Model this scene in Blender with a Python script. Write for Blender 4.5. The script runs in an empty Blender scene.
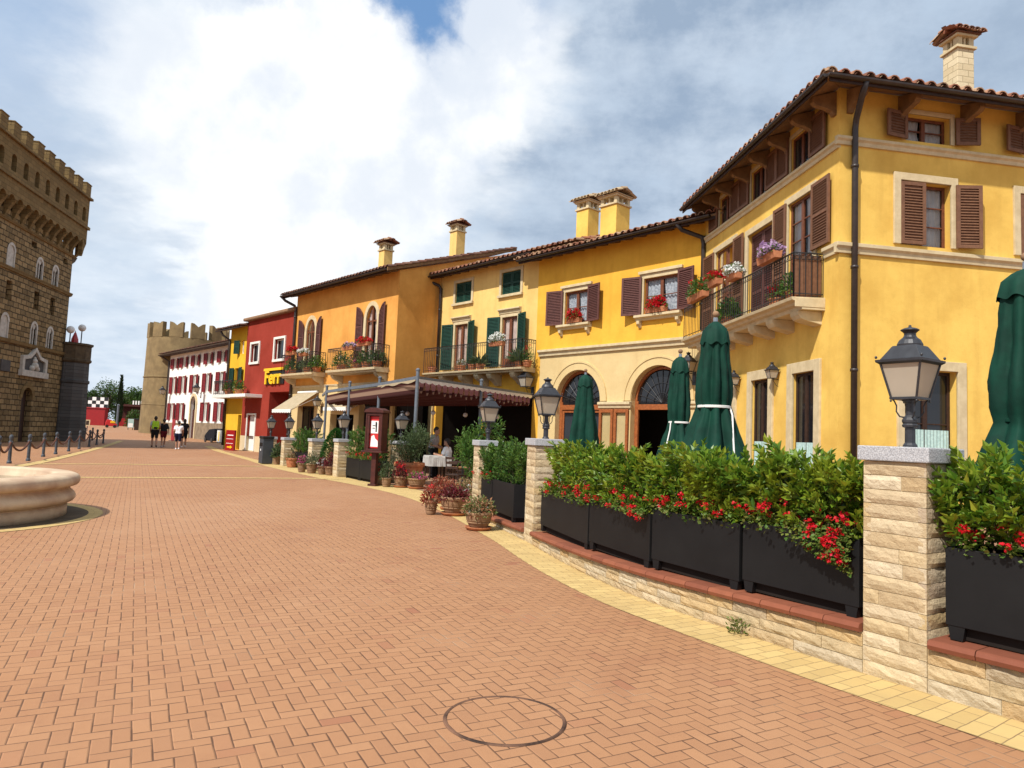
import bpy, bmesh, math, random
import numpy as np
from mathutils import Vector, Matrix, noise

S = bpy.context.scene
COL = S.collection
R = math.radians
# ------------------------------------------------------------------ camera
FOC, CAMH = 700.0, 1.5
PIT, RHO = math.atan(52 / 700.0), math.atan(0.041)
_f = Vector((0, math.cos(PIT), math.sin(PIT)))
_r0 = Vector((1, 0, 0)); _u0 = Vector((0, -math.sin(PIT), math.cos(PIT)))
_r = _r0 * math.cos(RHO) + _u0 * math.sin(RHO)
_u = _u0 * math.cos(RHO) - _r0 * math.sin(RHO)
cam = bpy.data.cameras.new("camera"); camo = bpy.data.objects.new("camera", cam); COL.objects.link(camo)
cam.sensor_width = 36.0; cam.lens = FOC / 1024 * 36; cam.clip_end = 3000; cam.clip_start = 0.05
camo.matrix_world = Matrix(((_r.x, _u.x, -_f.x, 0), (_r.y, _u.y, -_f.y, 0), (_r.z, _u.z, -_f.z, CAMH), (0, 0, 0, 1)))
S.camera = camo

def ray(px, py):
    return (_f * FOC + _r * (px - 512) + _u * (384 - py)).normalized()
def gnd(px, py, z=0.0):
    d = ray(px, py); t = (z - CAMH) / d.z
    return Vector((d.x * t, d.y * t, z))
def proj_x(p):
    d = Vector(p) - Vector((0, 0, CAMH)); return 512 + FOC * d.dot(_r) / d.dot(_f)

# ------------------------------------------------------------------ sun + sky
SUN_AZ = Vector((-0.64, -0.768)); SUN_EL = R(50)
sd = Vector((SUN_AZ.x * math.cos(SUN_EL), SUN_AZ.y * math.cos(SUN_EL), math.sin(SUN_EL))).normalized()
sl = bpy.data.lights.new("sun", 'SUN'); sl.energy = 3.7; sl.angle = R(1.0); sl.color = (1.0, 0.955, 0.885)
so = bpy.data.objects.new("sun", sl); COL.objects.link(so); so.location = (-40, -30, 60)
so.rotation_euler = sd.to_track_quat('Z', 'Y').to_euler()
S.view_settings.view_transform = 'Standard'; S.view_settings.look = 'None'
S.view_settings.exposure = 0.62; S.view_settings.gamma = 1.0
W = bpy.data.worlds.new("World"); S.world = W; W.use_nodes = True

class NT:
    """tiny node helper"""
    def __init__(s, nt): s.nt = nt
    def n(s, t, ins=None, **kw):
        nd = s.nt.nodes.new(t)
        for k, v in kw.items(): setattr(nd, k, v)
        for k, v in (ins or {}).items():
            if isinstance(v, bpy.types.NodeSocket): s.nt.links.new(v, nd.inputs[k])
            else: nd.inputs[k].default_value = v
        return nd
    def m(s, op, a, b=None, c=None, clamp=False):
        ins = {0: a}
        if b is not None: ins[1] = b
        if c is not None: ins[2] = c
        nd = s.n('ShaderNodeMath', ins, operation=op); nd.use_clamp = clamp
        return nd.outputs[0]
    def vm(s, op, a, b=None, out=0):
        ins = {0: a}
        if b is not None: ins[1] = b
        return s.n('ShaderNodeVectorMath', ins, operation=op).outputs[out]
    def mix(s, f, a, b, mode='MIX'):
        nd = s.n('ShaderNodeMix', data_type='RGBA', blend_type=mode)
        for i, v in ((0, f), (6, a), (7, b)):
            if isinstance(v, bpy.types.NodeSocket): s.nt.links.new(v, nd.inputs[i])
            else: nd.inputs[i].default_value = v if i == 0 else (*v[:3], 1)
        return nd.outputs[2]
    def sstep(s, x, a, b):
        nd = s.n('ShaderNodeMapRange', {0: x, 1: a, 2: b, 3: 0.0, 4: 1.0}, interpolation_type='SMOOTHSTEP')
        return nd.outputs[0]
    def noise(s, vec, scale, detail=4, rough=.55, out=0):
        return s.n('ShaderNodeTexNoise', {'Vector': vec, 'Scale': scale, 'Detail': detail, 'Roughness': rough}).outputs[out]
    def ramp(s, fac, stops, interp='LINEAR'):
        nd = s.n('ShaderNodeValToRGB', {0: fac}); cr = nd.color_ramp; cr.interpolation = interp
        while len(cr.elements) < len(stops): cr.elements.new(0.5)
        for e, (p, c) in zip(cr.elements, stops): e.position = p; e.color = (*c[:3], 1)
        return nd.outputs[0]

w = NT(W.node_tree); W.node_tree.nodes.clear()
sky = w.n('ShaderNodeTexSky', sky_type='NISHITA')
sky.sun_disc = False; sky.sun_elevation = SUN_EL; sky.sun_rotation = math.atan2(SUN_AZ.x, SUN_AZ.y)
sky.air_density = 1.0; sky.dust_density = 1.0; sky.ozone_density = 2.0
tc = w.n('ShaderNodeTexCoord'); D = tc.outputs['Generated']
dz = w.n('ShaderNodeSeparateXYZ', {0: D}).outputs
# clouds lie on a high layer: perspective-correct layer coordinates from the direction
inv = w.m('DIVIDE', 1.0, w.m('MAXIMUM', w.m('ADD', dz[2], 0.16), 0.05))
layer = w.n('ShaderNodeCombineXYZ', {0: w.m('MULTIPLY', dz[0], inv), 1: w.m('MULTIPLY', dz[1], inv), 2: 0.0}).outputs[0]
n1 = w.m('MULTIPLY', w.m('ADD', w.noise(layer, 1.3, 9, .6), w.noise(D, 2.6, 9, .6)), .5); n2 = w.m('MULTIPLY', w.m('ADD', w.noise(layer, 3.6, 8, .62), w.noise(w.vm('ADD', D, (3., 1., 5.)), 6.5, 9, .62)), .5)
n3 = w.noise(w.vm('ADD', layer, (7.3, 2.1, 4.4)), 0.9, 5, .5)
warp = w.n('ShaderNodeTexNoise', {'Vector': layer, 'Scale': 2.2, 'Detail': 7.0, 'Roughness': .6}).outputs[1]
Dw = w.vm('ADD', D, w.vm('MULTIPLY', w.vm('SUBTRACT', warp, (.5, .5, .5)), (.34, .34, .34)))
def blob(px, py, r_in, r_out):
    d = ray(px, py)
    dist = w.vm('LENGTH', w.vm('SUBTRACT', Dw, tuple(d)), out=1)
    return w.m('SUBTRACT', 1.0, w.sstep(dist, r_in, r_out))
def bsum(*bs):
    r_ = bs[0]
    for b in bs[1:]: r_ = w.m('MAXIMUM', r_, b)
    return r_
blue = bsum(blob(425, 5, .06, .20), w.m('MULTIPLY', blob(340, 30, .0, .16), .7), w.m('MULTIPLY', blob(20, 30, .0, .22), .45))
grey = bsum(blob(650, 110, .10, .42), blob(800, 60, .05, .40), w.m('MULTIPLY', blob(560, 170, .05, .26), .8), w.m('MULTIPLY', blob(1000, -60, .1, .5), .8))
brt = bsum(blob(330, 120, .05, .30), blob(190, 100, .03, .20), blob(500, 70, .02, .14), w.m('MULTIPLY', blob(400, 235, .0, .2), .7), blob(270, 290, .02, .16))
left = bsum(blob(90, 150, .02, .16), w.m('MULTIPLY', blob(200, 205, .01, .13), .9))
grey = w.m('MAXIMUM', grey, w.m('MULTIPLY', left, .55))
lite = bsum(blob(985, 120, .02, .22), blob(610, 150, .0, .16), w.m('MULTIPLY', blob(760, 150, .0, .15), .6))
gr = w.m('MULTIPLY', w.m('SUBTRACT', w.m('SUBTRACT', grey, w.m('MULTIPLY', brt, .75)), w.m('MULTIPLY', lite, w.m('MULTIPLY', w.sstep(n1, .42, .6), .7))), w.m('ADD', .15, w.m('MULTIPLY', w.sstep(n2, .36, .62), .95)), clamp=True)
k = 10.0
base = w.mix(w.sstep(w.m('ADD', w.m('MULTIPLY', n1, .6), w.m('MULTIPLY', n2, .5)), .38, .70), (.44 * k, .55 * k, .69 * k), (.74 * k, .81 * k, .89 * k))
col = w.mix(gr, base, (.30 * k, .39 * k, .52 * k))
shade = w.m('MULTIPLY', brt, w.sstep(w.m('ADD', n1, w.m('MULTIPLY', n2, .5)), .38, .85), clamp=True)
col = w.mix(w.m('MULTIPLY', shade, .95), col, (.98 * k, .985 * k, .98 * k))
tinted = w.mix(.55, sky.outputs[0], (.20 * k, .40 * k, .74 * k))
cov = w.m('MULTIPLY', blue, w.m('SUBTRACT', 1.0, w.m('MULTIPLY', w.sstep(n2, .56, .75), .6)), clamp=True)
col = w.mix(cov, col, tinted)
# the cumulus bank: crisp edged on its right side, softly shaded in its hollows
wv = w.n('ShaderNodeTexNoise', {'Vector': D, 'Scale': 7.5, 'Detail': 12.0, 'Roughness': .62}).outputs[1]
Dw = w.vm('ADD', D, w.vm('MULTIPLY', w.vm('SUBTRACT', wv, (.5, .5, .5)), (.17, .17, .17)))
def puff(px, py, r_): return blob(px, py, r_ - .030, r_ + .014)
bank = bsum(puff(508, 38, .065), puff(468, 104, .090), puff(404, 148, .105), puff(335, 112, .150), puff(240, 118, .13), puff(160, 96, .075), puff(300, 215, .12), puff(255, 285, .09), puff(425, 205, .055), puff(365, 245, .06))
hollow = w.sstep(w.noise(w.vm('ADD', D, (.06, .05, -.05)), 6.0, 9, .58), .40, .66)
bcol = w.mix(hollow, (.73 * k, .78 * k, .85 * k), (1.02 * k, 1.02 * k, 1.0 * k))
col = w.mix(w.m('MULTIPLY', bank, .9), col, bcol)
# below the horizon: dull ground colour, so undersides are not lit like sky
col = w.mix(w.sstep(dz[2], -.02, -.12), col, (1.6, 1.3, 1.0))
bg = w.n('ShaderNodeBackground', {0: col, 1: 0.075})
wo = w.n('ShaderNodeOutputWorld', {0: bg.outputs[0]})

# ------------------------------------------------------------------ materials
MATS = {}
def newmat(name):
    m = bpy.data.materials.new(name); m.use_nodes = True
    nt = m.node_tree; b = nt.nodes['Principled BSDF']; MATS[name] = m
    return m, NT(nt), b
def link(n, out, b, key): n.nt.links.new(out, b.inputs[key])
def pos(n): return n.n('ShaderNodeNewGeometry').outputs['Position']
def bump(n, b, h, strength=.3, dist=.02):
    bp = n.n('ShaderNodeBump', {'Height': h, 'Strength': strength, 'Distance': dist}); link(n, bp.outputs[0], b, 'Normal')
def mat_noise(name, c1, c2, scale=3., rough=.8, bstr=.25, bscale=40., bdist=.01, metal=0., spec=.3, detail=6, obj=False, stain=0.):
    m, n, b = newmat(name)
    p = n.n('ShaderNodeTexCoord').outputs['Object'] if obj else pos(n)
    f = n.sstep(n.noise(p, scale, detail, .6), .3, .7)
    c = n.mix(f, c1, c2)
    if stain:
        st = n.sstep(n.noise(n.vm('MULTIPLY', p, (1, 1, .35)), scale * 2.7, 5, .65), .55, .8)
        c = n.mix(n.m('MULTIPLY', st, stain), c, tuple(x * .55 for x in c1))
    link(n, c, b, 'Base Color')
    b.inputs['Roughness'].default_value = rough; b.inputs['Metallic'].default_value = metal
    b.inputs['Specular IOR Level'].default_value = spec
    if bstr: bump(n, b, n.noise(p, bscale, 5, .6), bstr, bdist)
    return m
def stucco(name, c, var=.10, warm=0.):
    """painted render: faint cloudy limewash, vertical rain streaks, sandy grain"""
    m, n, b = newmat(name); p = pos(n)
    a = n.sstep(n.noise(p, .8, 6, .62), .30, .72)
    s2 = n.sstep(n.noise(n.vm('MULTIPLY', p, (2.6, 2.6, .22)), 1.6, 5, .6), .45, .8)
    s3 = n.noise(p, 7., 6, .65)
    c1 = tuple(min(1, x * (1 + var)) for x in c); c2 = (c[0] * (1 - var * .9), c[1] * (1 - var * 1.5), c[2] * (1 - var * 2.2))
    cc = n.mix(a, c1, c2)
    cc = n.mix(n.m('MULTIPLY', s2, .42), cc, (c[0] * .78, c[1] * .70, c[2] * .66))
    cc = n.mix(n.m('MULTIPLY', n.sstep(s3, .50, .75), .30), cc, (c[0] * .80, c[1] * .76, c[2] * .7))
    link(n, cc, b, 'Base Color'); b.inputs['Roughness'].default_value = .92; b.inputs['Specular IOR Level'].default_value = .15
    h = n.m('ADD', n.noise(p, 60., 4, .6), n.m('MULTIPLY', n.noise(p, 6., 4, .6), 1.5))
    bump(n, b, h, .30, .012)
    return m
def mat_island(name, cols, rough=.7, trans=0., spec=.3, bstr=0., bscale=30., bdist=.01, vary=0., clump=None):
    m, n, b = newmat(name); g = n.n('ShaderNodeNewGeometry')
    k = len(cols); c = n.ramp(g.outputs['Random Per Island'], [(i / max(1, k - 1), cc) for i, cc in enumerate(cols)])
    if vary:
        f = n.sstep(n.noise(g.outputs['Position'], 9., 6, .65), .35, .72)
        c = n.mix(n.m('MULTIPLY', f, vary), c, tuple(x * .5 for x in cols[0]))
    if clump:       # patches of yellower and darker leaf tone
        f = n.sstep(n.noise(g.outputs['Position'], 2.6, 4, .6), .50, .66); c = n.mix(n.m('MULTIPLY', f, .6), c, clump[0])
        f = n.sstep(n.noise(n.vm('ADD', g.outputs['Position'], (5., 2., 8.)), 3.4, 4, .6), .52, .68); c = n.mix(n.m('MULTIPLY', f, .65), c, clump[1])
    link(n, c, b, 'Base Color'); b.inputs['Roughness'].default_value = rough; b.inputs['Specular IOR Level'].default_value = spec
    if bstr: bump(n, b, n.noise(g.outputs['Position'], bscale, 6, .65), bstr, bdist)
    if trans:
        t = n.n('ShaderNodeBsdfTranslucent', {0: c}); mx = n.n('ShaderNodeMixShader', {0: trans, 1: b.outputs[0], 2: t.outputs[0]})
        out = [x for x in n.nt.nodes if x.type == 'OUTPUT_MATERIAL'][0]; n.nt.links.new(mx.outputs[0], out.inputs[0])
    return m
def plain(name, c, rough=.5, metal=0., spec=.5, var=.12):
    return mat_noise(name, tuple(min(1, x * (1 + var)) for x in c), tuple(x * (1 - var) for x in c), 4., rough, .08, 50., .004, metal, spec)

stucco('yellow_stucco', (.70, .465, .110), .13)
stucco('amber_stucco', (.70, .385, .050), .09)
stucco('pale_yellow_stucco', (.72, .49, .17), .09)
stucco('orange_stucco', (.62, .305, .075), .12)
stucco('cream_stucco', (.60, .46, .23), .06)
stucco('red_stucco', (.27, .038, .024), .12)
stucco('lemon_stucco', (.76, .45, .035), .07)
stucco('white_stucco', (.80, .78, .74), .04)
stucco('ivory_base', (.62, .52, .34), .07)
mat_noise('trim_stone', (.60, .49, .30), (.49, .39, .23), 5., .85, .3, 70., .006, stain=.25)
mat_noise('white_trim', (.78, .76, .70), (.68, .66, .60), 5., .7, .15)
mat_noise('shutter_brown', (.185, .088, .046), (.135, .062, .033), 12., .6, .2, 60., .004)
mat_noise('shutter_plum', (.125, .050, .040), (.085, .034, .03), 12., .6, .2, 60., .004)
mat_noise('shutter_green', (.010, .050, .034), (.007, .034, .024), 12., .55, .2, 60., .004)
mat_noise('shutter_red', (.21, .010, .014), (.15, .008, .010), 12., .6, .2)
mat_noise('window_wood', (.17, .058, .026), (.115, .038, .018), 14., .5, .2, 60., .004)
mat_noise('dark_wood', (.045, .020, .012), (.025, .012, .008), 10., .6, .25, 50., .005)
mat_noise('orange_wood', (.34, .105, .030), (.22, .065, .02), 14., .5, .2, 60., .004)
mat_noise('soffit_wood', (.24, .135, .058), (.16, .088, .04), 6., .8, .3, 40., .01)
mat_noise('board_wood', (.075, .018, .012), (.045, .012, .010), 9., .5, .2, 60., .004)
mat_noise('black_iron', (.022, .021, .022), (.012, .012, .013), 20., .45, .2, 90., .003, spec=.5)
mat_noise('lamp_iron', (.030, .031, .036), (.018, .018, .022), 14., .42, .2, 80., .003, spec=.5)
mat_noise('gutter_metal', (.040, .028, .024), (.022, .016, .015), 6., .45, .15, 30., .004, spec=.5)
mat_noise('post_steel', (.13, .15, .18), (.09, .105, .125), 8., .45, .1, 60., .003, spec=.5)
mat_noise('planter_steel', (.0075, .0075, .008), (.0045, .0045, .005), 2.2, .58, .12, 20., .004, spec=.28, stain=.5)
mat_noise('bollard_iron', (.075, .085, .10), (.045, .05, .06), 9., .55, .3, 60., .004)
mat_noise('granite', (.50, .50, .51), (.22, .22, .235), 130., .75, .5, 60., .01, detail=3)
mat_noise('fountain_stone', (.56, .43, .29), (.40, .27, .18), 2.6, .8, .35, 45., .01, stain=.45)
mat_noise('clay_pot', (.30, .175, .095), (.20, .115, .065), 9., .85, .3, 60., .006, stain=.3)
mat_noise('terracotta', (.48, .19, .085), (.36, .13, .06), 7., .8, .25, 60., .006, stain=.2)
mat_noise('base_rubble', (.27, .20, .13), (.17, .125, .08), 2., .9, .5, 14., .03, stain=.4)
mat_noise('soil', (.03, .02, .012), (.015, .010, .007), 30., .95, .8, 60., .02)
mat_noise('bark', (.10, .065, .040), (.05, .035, .022), 20., .9, .6, 50., .01)
mat_noise('parasol_green', (.0025, .040, .024), (.0016, .024, .015), 5., .75, .25, 200., .003, spec=.2)
mat_noise('white_fabric', (.72, .70, .66), (.62, .60, .56), 8., .8, .2, 150., .003)
mat_noise('shaded_linen', (.46, .44, .41), (.38, .36, .34), 6., .9, .2, 60., .005)  # white tablecloth, with the pergola shade greyed into its base colour
mat_noise('cream_canvas', (.40, .32, .21), (.33, .27, .17), 5., .85, .2, 150., .003)
mat_noise('tower_sand', (.24, .170, .080), (.165, .115, .055), 1.2, .9, .6, 9., .04, stain=.4)
mat_noise('old_marble', (.50, .47, .42), (.36, .33, .29), 5., .8, .3, 50., .01, stain=.4)
mat_noise('dark_slate', (.080, .075, .072), (.050, .047, .047), 1.5, .85, .4, 12., .03)
mat_noise('dark_stone', (.10, .07, .04), (.06, .042, .025), 3., .9, .5, 20., .03)
mat_noise('concrete_floor', (.30, .17, .10), (.22, .12, .075), 3., .85, .3)
plain('interior_dark', (.018, .014, .012), .9, spec=.1)
plain('white_paint', (.78, .77, .74), .5, var=.04)
plain('sign_red', (.28, .008, .010), .4, var=.08)
plain('poster_red', (.52, .018, .018), .5, var=.05)
plain('sign_yellow', (.85, .50, .01), .4, var=.03)
plain('sign_black', (.012, .012, .012), .4)
plain('bin_grey', (.042, .050, .060), .45)
plain('skin', (.38, .20, .13), .6, spec=.35)
plain('hair_dark', (.018, .012, .010), .7)
plain('cloth_black', (.016, .016, .020), .9, spec=.1)
plain('cloth_white', (.74, .74, .76), .9, spec=.1)
plain('cloth_grey', (.34, .33, .36), .9, spec=.1)
plain('cloth_maroon', (.10, .012, .018), .9, spec=.1)
plain('cloth_navy', (.015, .018, .045), .9, spec=.1)
plain('pack_green', (.32, .55, .03), .7, spec=.2)
plain('globe_glass', (.62, .60, .58), .25)
mat_noise('curtain', (.62, .58, .56), (.44, .41, .40), 3., .9, .2, 30.)
mat_noise('curtain_pink', (.62, .47, .42), (.46, .34, .30), 3., .9, .2, 30.)
mat_noise('cafe_curtain', (.42, .56, .52), (.30, .42, .40), 20., .9, .2, 60.)
mat_noise('lace_curtain', (.50, .52, .56), (.22, .24, .28), 16., .9, .2, 60.)
m_, n_, b_ = newmat('pane_glass')
b_.inputs['Base Color'].default_value = (.012, .012, .014, 1); b_.inputs['Roughness'].default_value = .06; b_.inputs['Specular IOR Level'].default_value = .55
m_, n_, b_ = newmat('clear_glass')          # glass in front of curtains
gl = n_.n('ShaderNodeBsdfGlossy', {0: (1, 1, 1, 1), 1: .05}); tr = n_.n('ShaderNodeBsdfTransparent', {0: (.86, .88, .88, 1)})
fr_ = n_.n('ShaderNodeFresnel', {0: 1.22})
mx = n_.n('ShaderNodeMixShader', {0: fr_.outputs[0], 1: tr.outputs[0], 2: gl.outputs[0]})
n_.nt.links.new(mx.outputs[0], [x for x in n_.nt.nodes if x.type == 'OUTPUT_MATERIAL'][0].inputs[0])
m_, n_, b_ = newmat('lamp_glass')           # milky lantern glass
p_ = n_.n('ShaderNodeTexCoord').outputs['Object']
link(n_, n_.mix(n_.noise(p_, 6., 3), (.70, .62, .50), (.60, .53, .42)), b_, 'Base Color')
b_.inputs['Roughness'].default_value = .22; b_.inputs['Specular IOR Level'].default_value = .5
t_ = n_.n('ShaderNodeBsdfTranslucent', {0: (.75, .64, .50, 1)})
mx = n_.n('ShaderNodeMixShader', {0: .5, 1: b_.outputs[0], 2: t_.outputs[0]})
n_.nt.links.new(mx.outputs[0], [x for x in n_.nt.nodes if x.type == 'OUTPUT_MATERIAL'][0].inputs[0])
m_, n_, b_ = newmat('water')
b_.inputs['Base Color'].default_value = (.03, .035, .02, 1); b_.inputs['Roughness'].default_value = .05
bump(n_, b_, n_.noise(pos(n_), 9., 3), .15, .02)

mat_island('pale_tile', [(.46, .34, .20), (.40, .28, .16), (.52, .40, .24), (.34, .22, .13)], .85, bstr=.3, vary=.4)
mat_island('roof_tile', [(.20, .085, .050), (.33, .13, .075), (.13, .062, .042), (.50, .33, .20), (.27, .10, .055), (.44, .24, .14)], .85, bstr=.3, vary=.45)
mat_island('roof_tile_dark', [(.11, .055, .038), (.20, .085, .052), (.08, .045, .035), (.28, .15, .10)], .85, bstr=.3, vary=.5)
mat_island('wall_stone', [(.46, .34, .19), (.58, .46, .29), (.38, .26, .13), (.62, .52, .36), (.50, .36, .18), (.55, .45, .31), (.42, .32, .22)], .88, bstr=.7, bscale=38., bdist=.02, vary=.28)
mat_island('low_stone', [(.42, .31, .17), (.54, .42, .25), (.46, .30, .14), (.56, .46, .31), (.40, .32, .22), (.52, .36, .17), (.50, .41, .28)], .88, bstr=.8, bscale=34., bdist=.022, vary=.4)
mat_island('coping_tile', [(.22, .068, .034), (.26, .084, .042), (.195, .060, .032), (.24, .075, .038)], .75, bstr=.2, vary=.25)
mat_island('hedge_leaf', [(.050, .125, .012), (.11, .215, .016), (.18, .285, .020), (.065, .150, .014), (.25, .33, .028), (.13, .235, .018), (.32, .31, .030)], .42, trans=.30, spec=.45, clump=((.30, .33, .022), (.030, .085, .012)))
mat_island('shrub_leaf', [(.035, .105, .018), (.065, .155, .024), (.11, .205, .034), (.040, .095, .018), (.14, .22, .045)], .45, trans=.28, spec=.4, clump=((.16, .26, .03), (.025, .075, .014)))
mat_island('olive_leaf', [(.050, .085, .030), (.085, .125, .050), (.12, .165, .075), (.040, .070, .025)], .5, trans=.25)
mat_island('tree_leaf', [(.022, .060, .010), (.040, .090, .014), (.065, .120, .018), (.030, .070, .010)], .5, trans=.25)
mat_island('cypress_leaf', [(.012, .030, .010), (.018, .040, .012), (.010, .024, .008)], .6, trans=.15)
mat_island('topiary_leaf', [(.015, .075, .012), (.030, .110, .016), (.045, .14, .018)], .45, trans=.25)
mat_island('geranium_leaf', [(.055, .125, .018), (.10, .18, .028), (.16, .20, .035), (.13, .11, .025), (.07, .15, .02)], .55, trans=.3)
mat_island('red_petal', [(.60, .006, .014), (.50, .004, .010), (.68, .020, .030), (.54, .008, .035)], .55, trans=.3)
mat_island('white_petal', [(.82, .82, .80), (.74, .76, .72)], .55, trans=.3)
mat_island('pink_petal', [(.66, .10, .30), (.55, .05, .22), (.70, .22, .42)], .55, trans=.3)
mat_island('lilac_petal', [(.55, .36, .58), (.62, .45, .62), (.45, .28, .50)], .55, trans=.3)
mat_island('rust_leaf', [(.30, .060, .030), (.24, .035, .028), (.36, .14, .06), (.16, .030, .025)], .55, trans=.25)
mat_island('maroon_leaf', [(.14, .012, .024), (.20, .022, .035), (.09, .012, .018), (.10, .05, .02)], .55, trans=.2)
mat_island('salmon_leaf', [(.46, .20, .11), (.36, .20, .10), (.16, .19, .06), (.12, .17, .05), (.50, .28, .18)], .55, trans=.25)

def brick_uv(name, c1, c2, mortar, bw, bh, msize, bstr, noise_c, nsc=2., bdist=.03, offset=.5, amt=.35):
    m, n, b = newmat(name); uv = n.n('ShaderNodeUVMap').outputs[0]; p = pos(n)
    wv = n.vm('ADD', uv, n.vm('MULTIPLY', n.vm('SUBTRACT', n.n('ShaderNodeTexNoise', {'Vector': p, 'Scale': 3., 'Detail': 3.}).outputs[1], (.5, .5, .5)), (bh * .3,) * 3))
    bt = n.n('ShaderNodeTexBrick', {'Vector': wv, 'Color1': (*c1, 1), 'Color2': (*c2, 1), 'Mortar': (*mortar, 1), 'Scale': 1., 'Mortar Size': msize, 'Mortar Smooth': .4, 'Bias': 0., 'Brick Width': bw, 'Row Height': bh}, offset=offset)
    c = n.mix(n.m('MULTIPLY', n.sstep(n.noise(p, nsc, 6, .65), .4, .75), amt), bt.outputs[0], noise_c)
    link(n, c, b, 'Base Color'); b.inputs['Roughness'].default_value = .9; b.inputs['Specular IOR Level'].default_value = .2
    h = n.m('SUBTRACT', n.m('MULTIPLY', n.noise(p, 8., 6, .65), .9), bt.outputs['Fac'])
    bump(n, b, h, bstr, bdist)
    return m
brick_uv('palazzo_stone', (.30, .205, .098), (.135, .090, .040), (.04, .027, .014), .56, .30, .03, 1.0, (.33, .235, .12), 2.6, .08)
brick_uv('palazzo_smooth', (.21, .140, .058), (.145, .096, .038), (.075, .05, .022), .5, .25, .012, .5, (.14, .095, .045), 1.6, .03)
brick_uv('chimney_stone', (.66, .56, .37), (.54, .44, .27), (.40, .33, .2), .32, .16, .012, .5, (.5, .4, .25), 4., .02)
brick_uv('yellow_paver', (.55, .395, .165), (.46, .32, .13), (.24, .165, .08), .22, .105, .004, .5, (.38, .26, .12), 2.2, .006, .5, .4)
brick_uv('slate_siding', (.095, .090, .088), (.065, .062, .061), (.03, .03, .03), 3., .22, .012, .5, (.07, .055, .045), 1.2, .03)

def herring():
    m, n, b = newmat('terracotta_pavers'); p = pos(n)
    rot = n.n('ShaderNodeVectorRotate', {'Vector': p, 'Angle': R(-28.0)}, rotation_type='Z_AXIS').outputs[0]
    wob = n.vm('MULTIPLY', n.vm('SUBTRACT', n.n('ShaderNodeTexNoise', {'Vector': p, 'Scale': 4., 'Detail': 2.}).outputs[1], (.5, .5, .5)), (.008,) * 3)
    sp = n.n('ShaderNodeSeparateXYZ', {0: n.vm('MULTIPLY', n.vm('ADD', rot, wob), (11.8, 11.8, 1.))}).outputs
    x, y = sp[0], sp[1]
    i, j = n.m('FLOOR', x), n.m('FLOOR', y); fx, fy = n.m('SUBTRACT', x, i), n.m('SUBTRACT', y, j)
    k = n.m('FLOORED_MODULO', n.m('SUBTRACT', i, j), 4.0)
    Hm = n.m('LESS_THAN', k, 1.5); V = n.m('SUBTRACT', 1.0, Hm)
    def sel(a, c): return n.m('ADD', n.m('MULTIPLY', Hm, a), n.m('MULTIPLY', V, c))
    k3 = n.m('SUBTRACT', 3.0, k)
    u = sel(n.m('ADD', fx, k), n.m('ADD', fy, k3)); v = sel(fy, fx)
    dist = n.m('MINIMUM', n.m('MINIMUM', u, n.m('SUBTRACT', 2.0, u)), n.m('MINIMUM', v, n.m('SUBTRACT', 1.0, v)))
    ida = sel(n.m('SUBTRACT', i, k), i); idb = sel(j, n.m('SUBTRACT', j, k3))
    wn = n.n('ShaderNodeTexWhiteNoise', {0: n.n('ShaderNodeCombineXYZ', {0: ida, 1: idb, 2: n.m('MULTIPLY', Hm, 7.0)}).outputs[0]}, noise_dimensions='3D').outputs
    c = n.ramp(wn[0], [(0, (.315, .154, .076)), (.35, (.348, .173, .084)), (.65, (.335, .165, .080)), (.95, (.366, .186, .092)), (.992, (.315, .143, .072)), (1, (.28, .112, .060))])
    big = n.sstep(n.noise(p, .35, 5, .6), .35, .7)
    c = n.mix(n.m('MULTIPLY', big, .35), c, (.36, .190, .100))
    fine = n.sstep(n.noise(p, 14., 6, .7), .42, .75)
    c = n.mix(n.m('MULTIPLY', fine, .22), c, (.25, .125, .066))
    spots = n.sstep(n.noise(n.vm('ADD', p, (3., 9., 0)), 1.7, 6, .75), .60, .76)
    c = n.mix(n.m('MULTIPLY', spots, .50), c, (.20, .10, .06))
    damp = n.sstep(n.noise(n.vm('ADD', p, (20., 3., 0)), .55, 7, .7), .54, .70)
    c = n.mix(n.m('MULTIPLY', damp, .40), c, (.25, .105, .055))
    worn = n.sstep(n.noise(n.vm('ADD', n.vm('MULTIPLY', p, (.16, .07, 1.)), (1., 4., 0)), 1.6, 5, .6), .46, .66)
    c = n.mix(n.m('MULTIPLY', worn, .40), c, (.40, .225, .125))
    gum = n.n('ShaderNodeTexVoronoi', {'Vector': p, 'Scale': 1.15, 'Randomness': 1.0}).outputs['Distance']
    c = n.mix(n.m('MULTIPLY', n.m('SUBTRACT', 1.0, n.sstep(gum, .018, .034)), .5), c, (.10, .06, .045))
    jw = n.m('ADD', .012, n.m('MULTIPLY', n.sstep(n.noise(p, 5., 4), .35, .7), .045))
    face = n.sstep(dist, n.m('MULTIPLY', jw, .4), n.m('ADD', jw, .02))
    jc = n.mix(n.sstep(n.noise(p, 1.3, 4), .52, .72), (.105, .052, .03), (.34, .23, .15))
    c = n.mix(face, jc, c)
    link(n, c, b, 'Base Color')
    rg = n.m('ADD', .62, n.m('MULTIPLY', n.noise(p, 5., 4), .25)); link(n, rg, b, 'Roughness')
    b.inputs['Specular IOR Level'].default_value = .25
    h = n.m('ADD', n.m('ADD', n.sstep(dist, 0., .10), n.m('MULTIPLY', wn[0], .5)), n.m('MULTIPLY', n.noise(p, 60., 5, .7), .35))
    bump(n, b, h, .55, .006)
herring()
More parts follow.
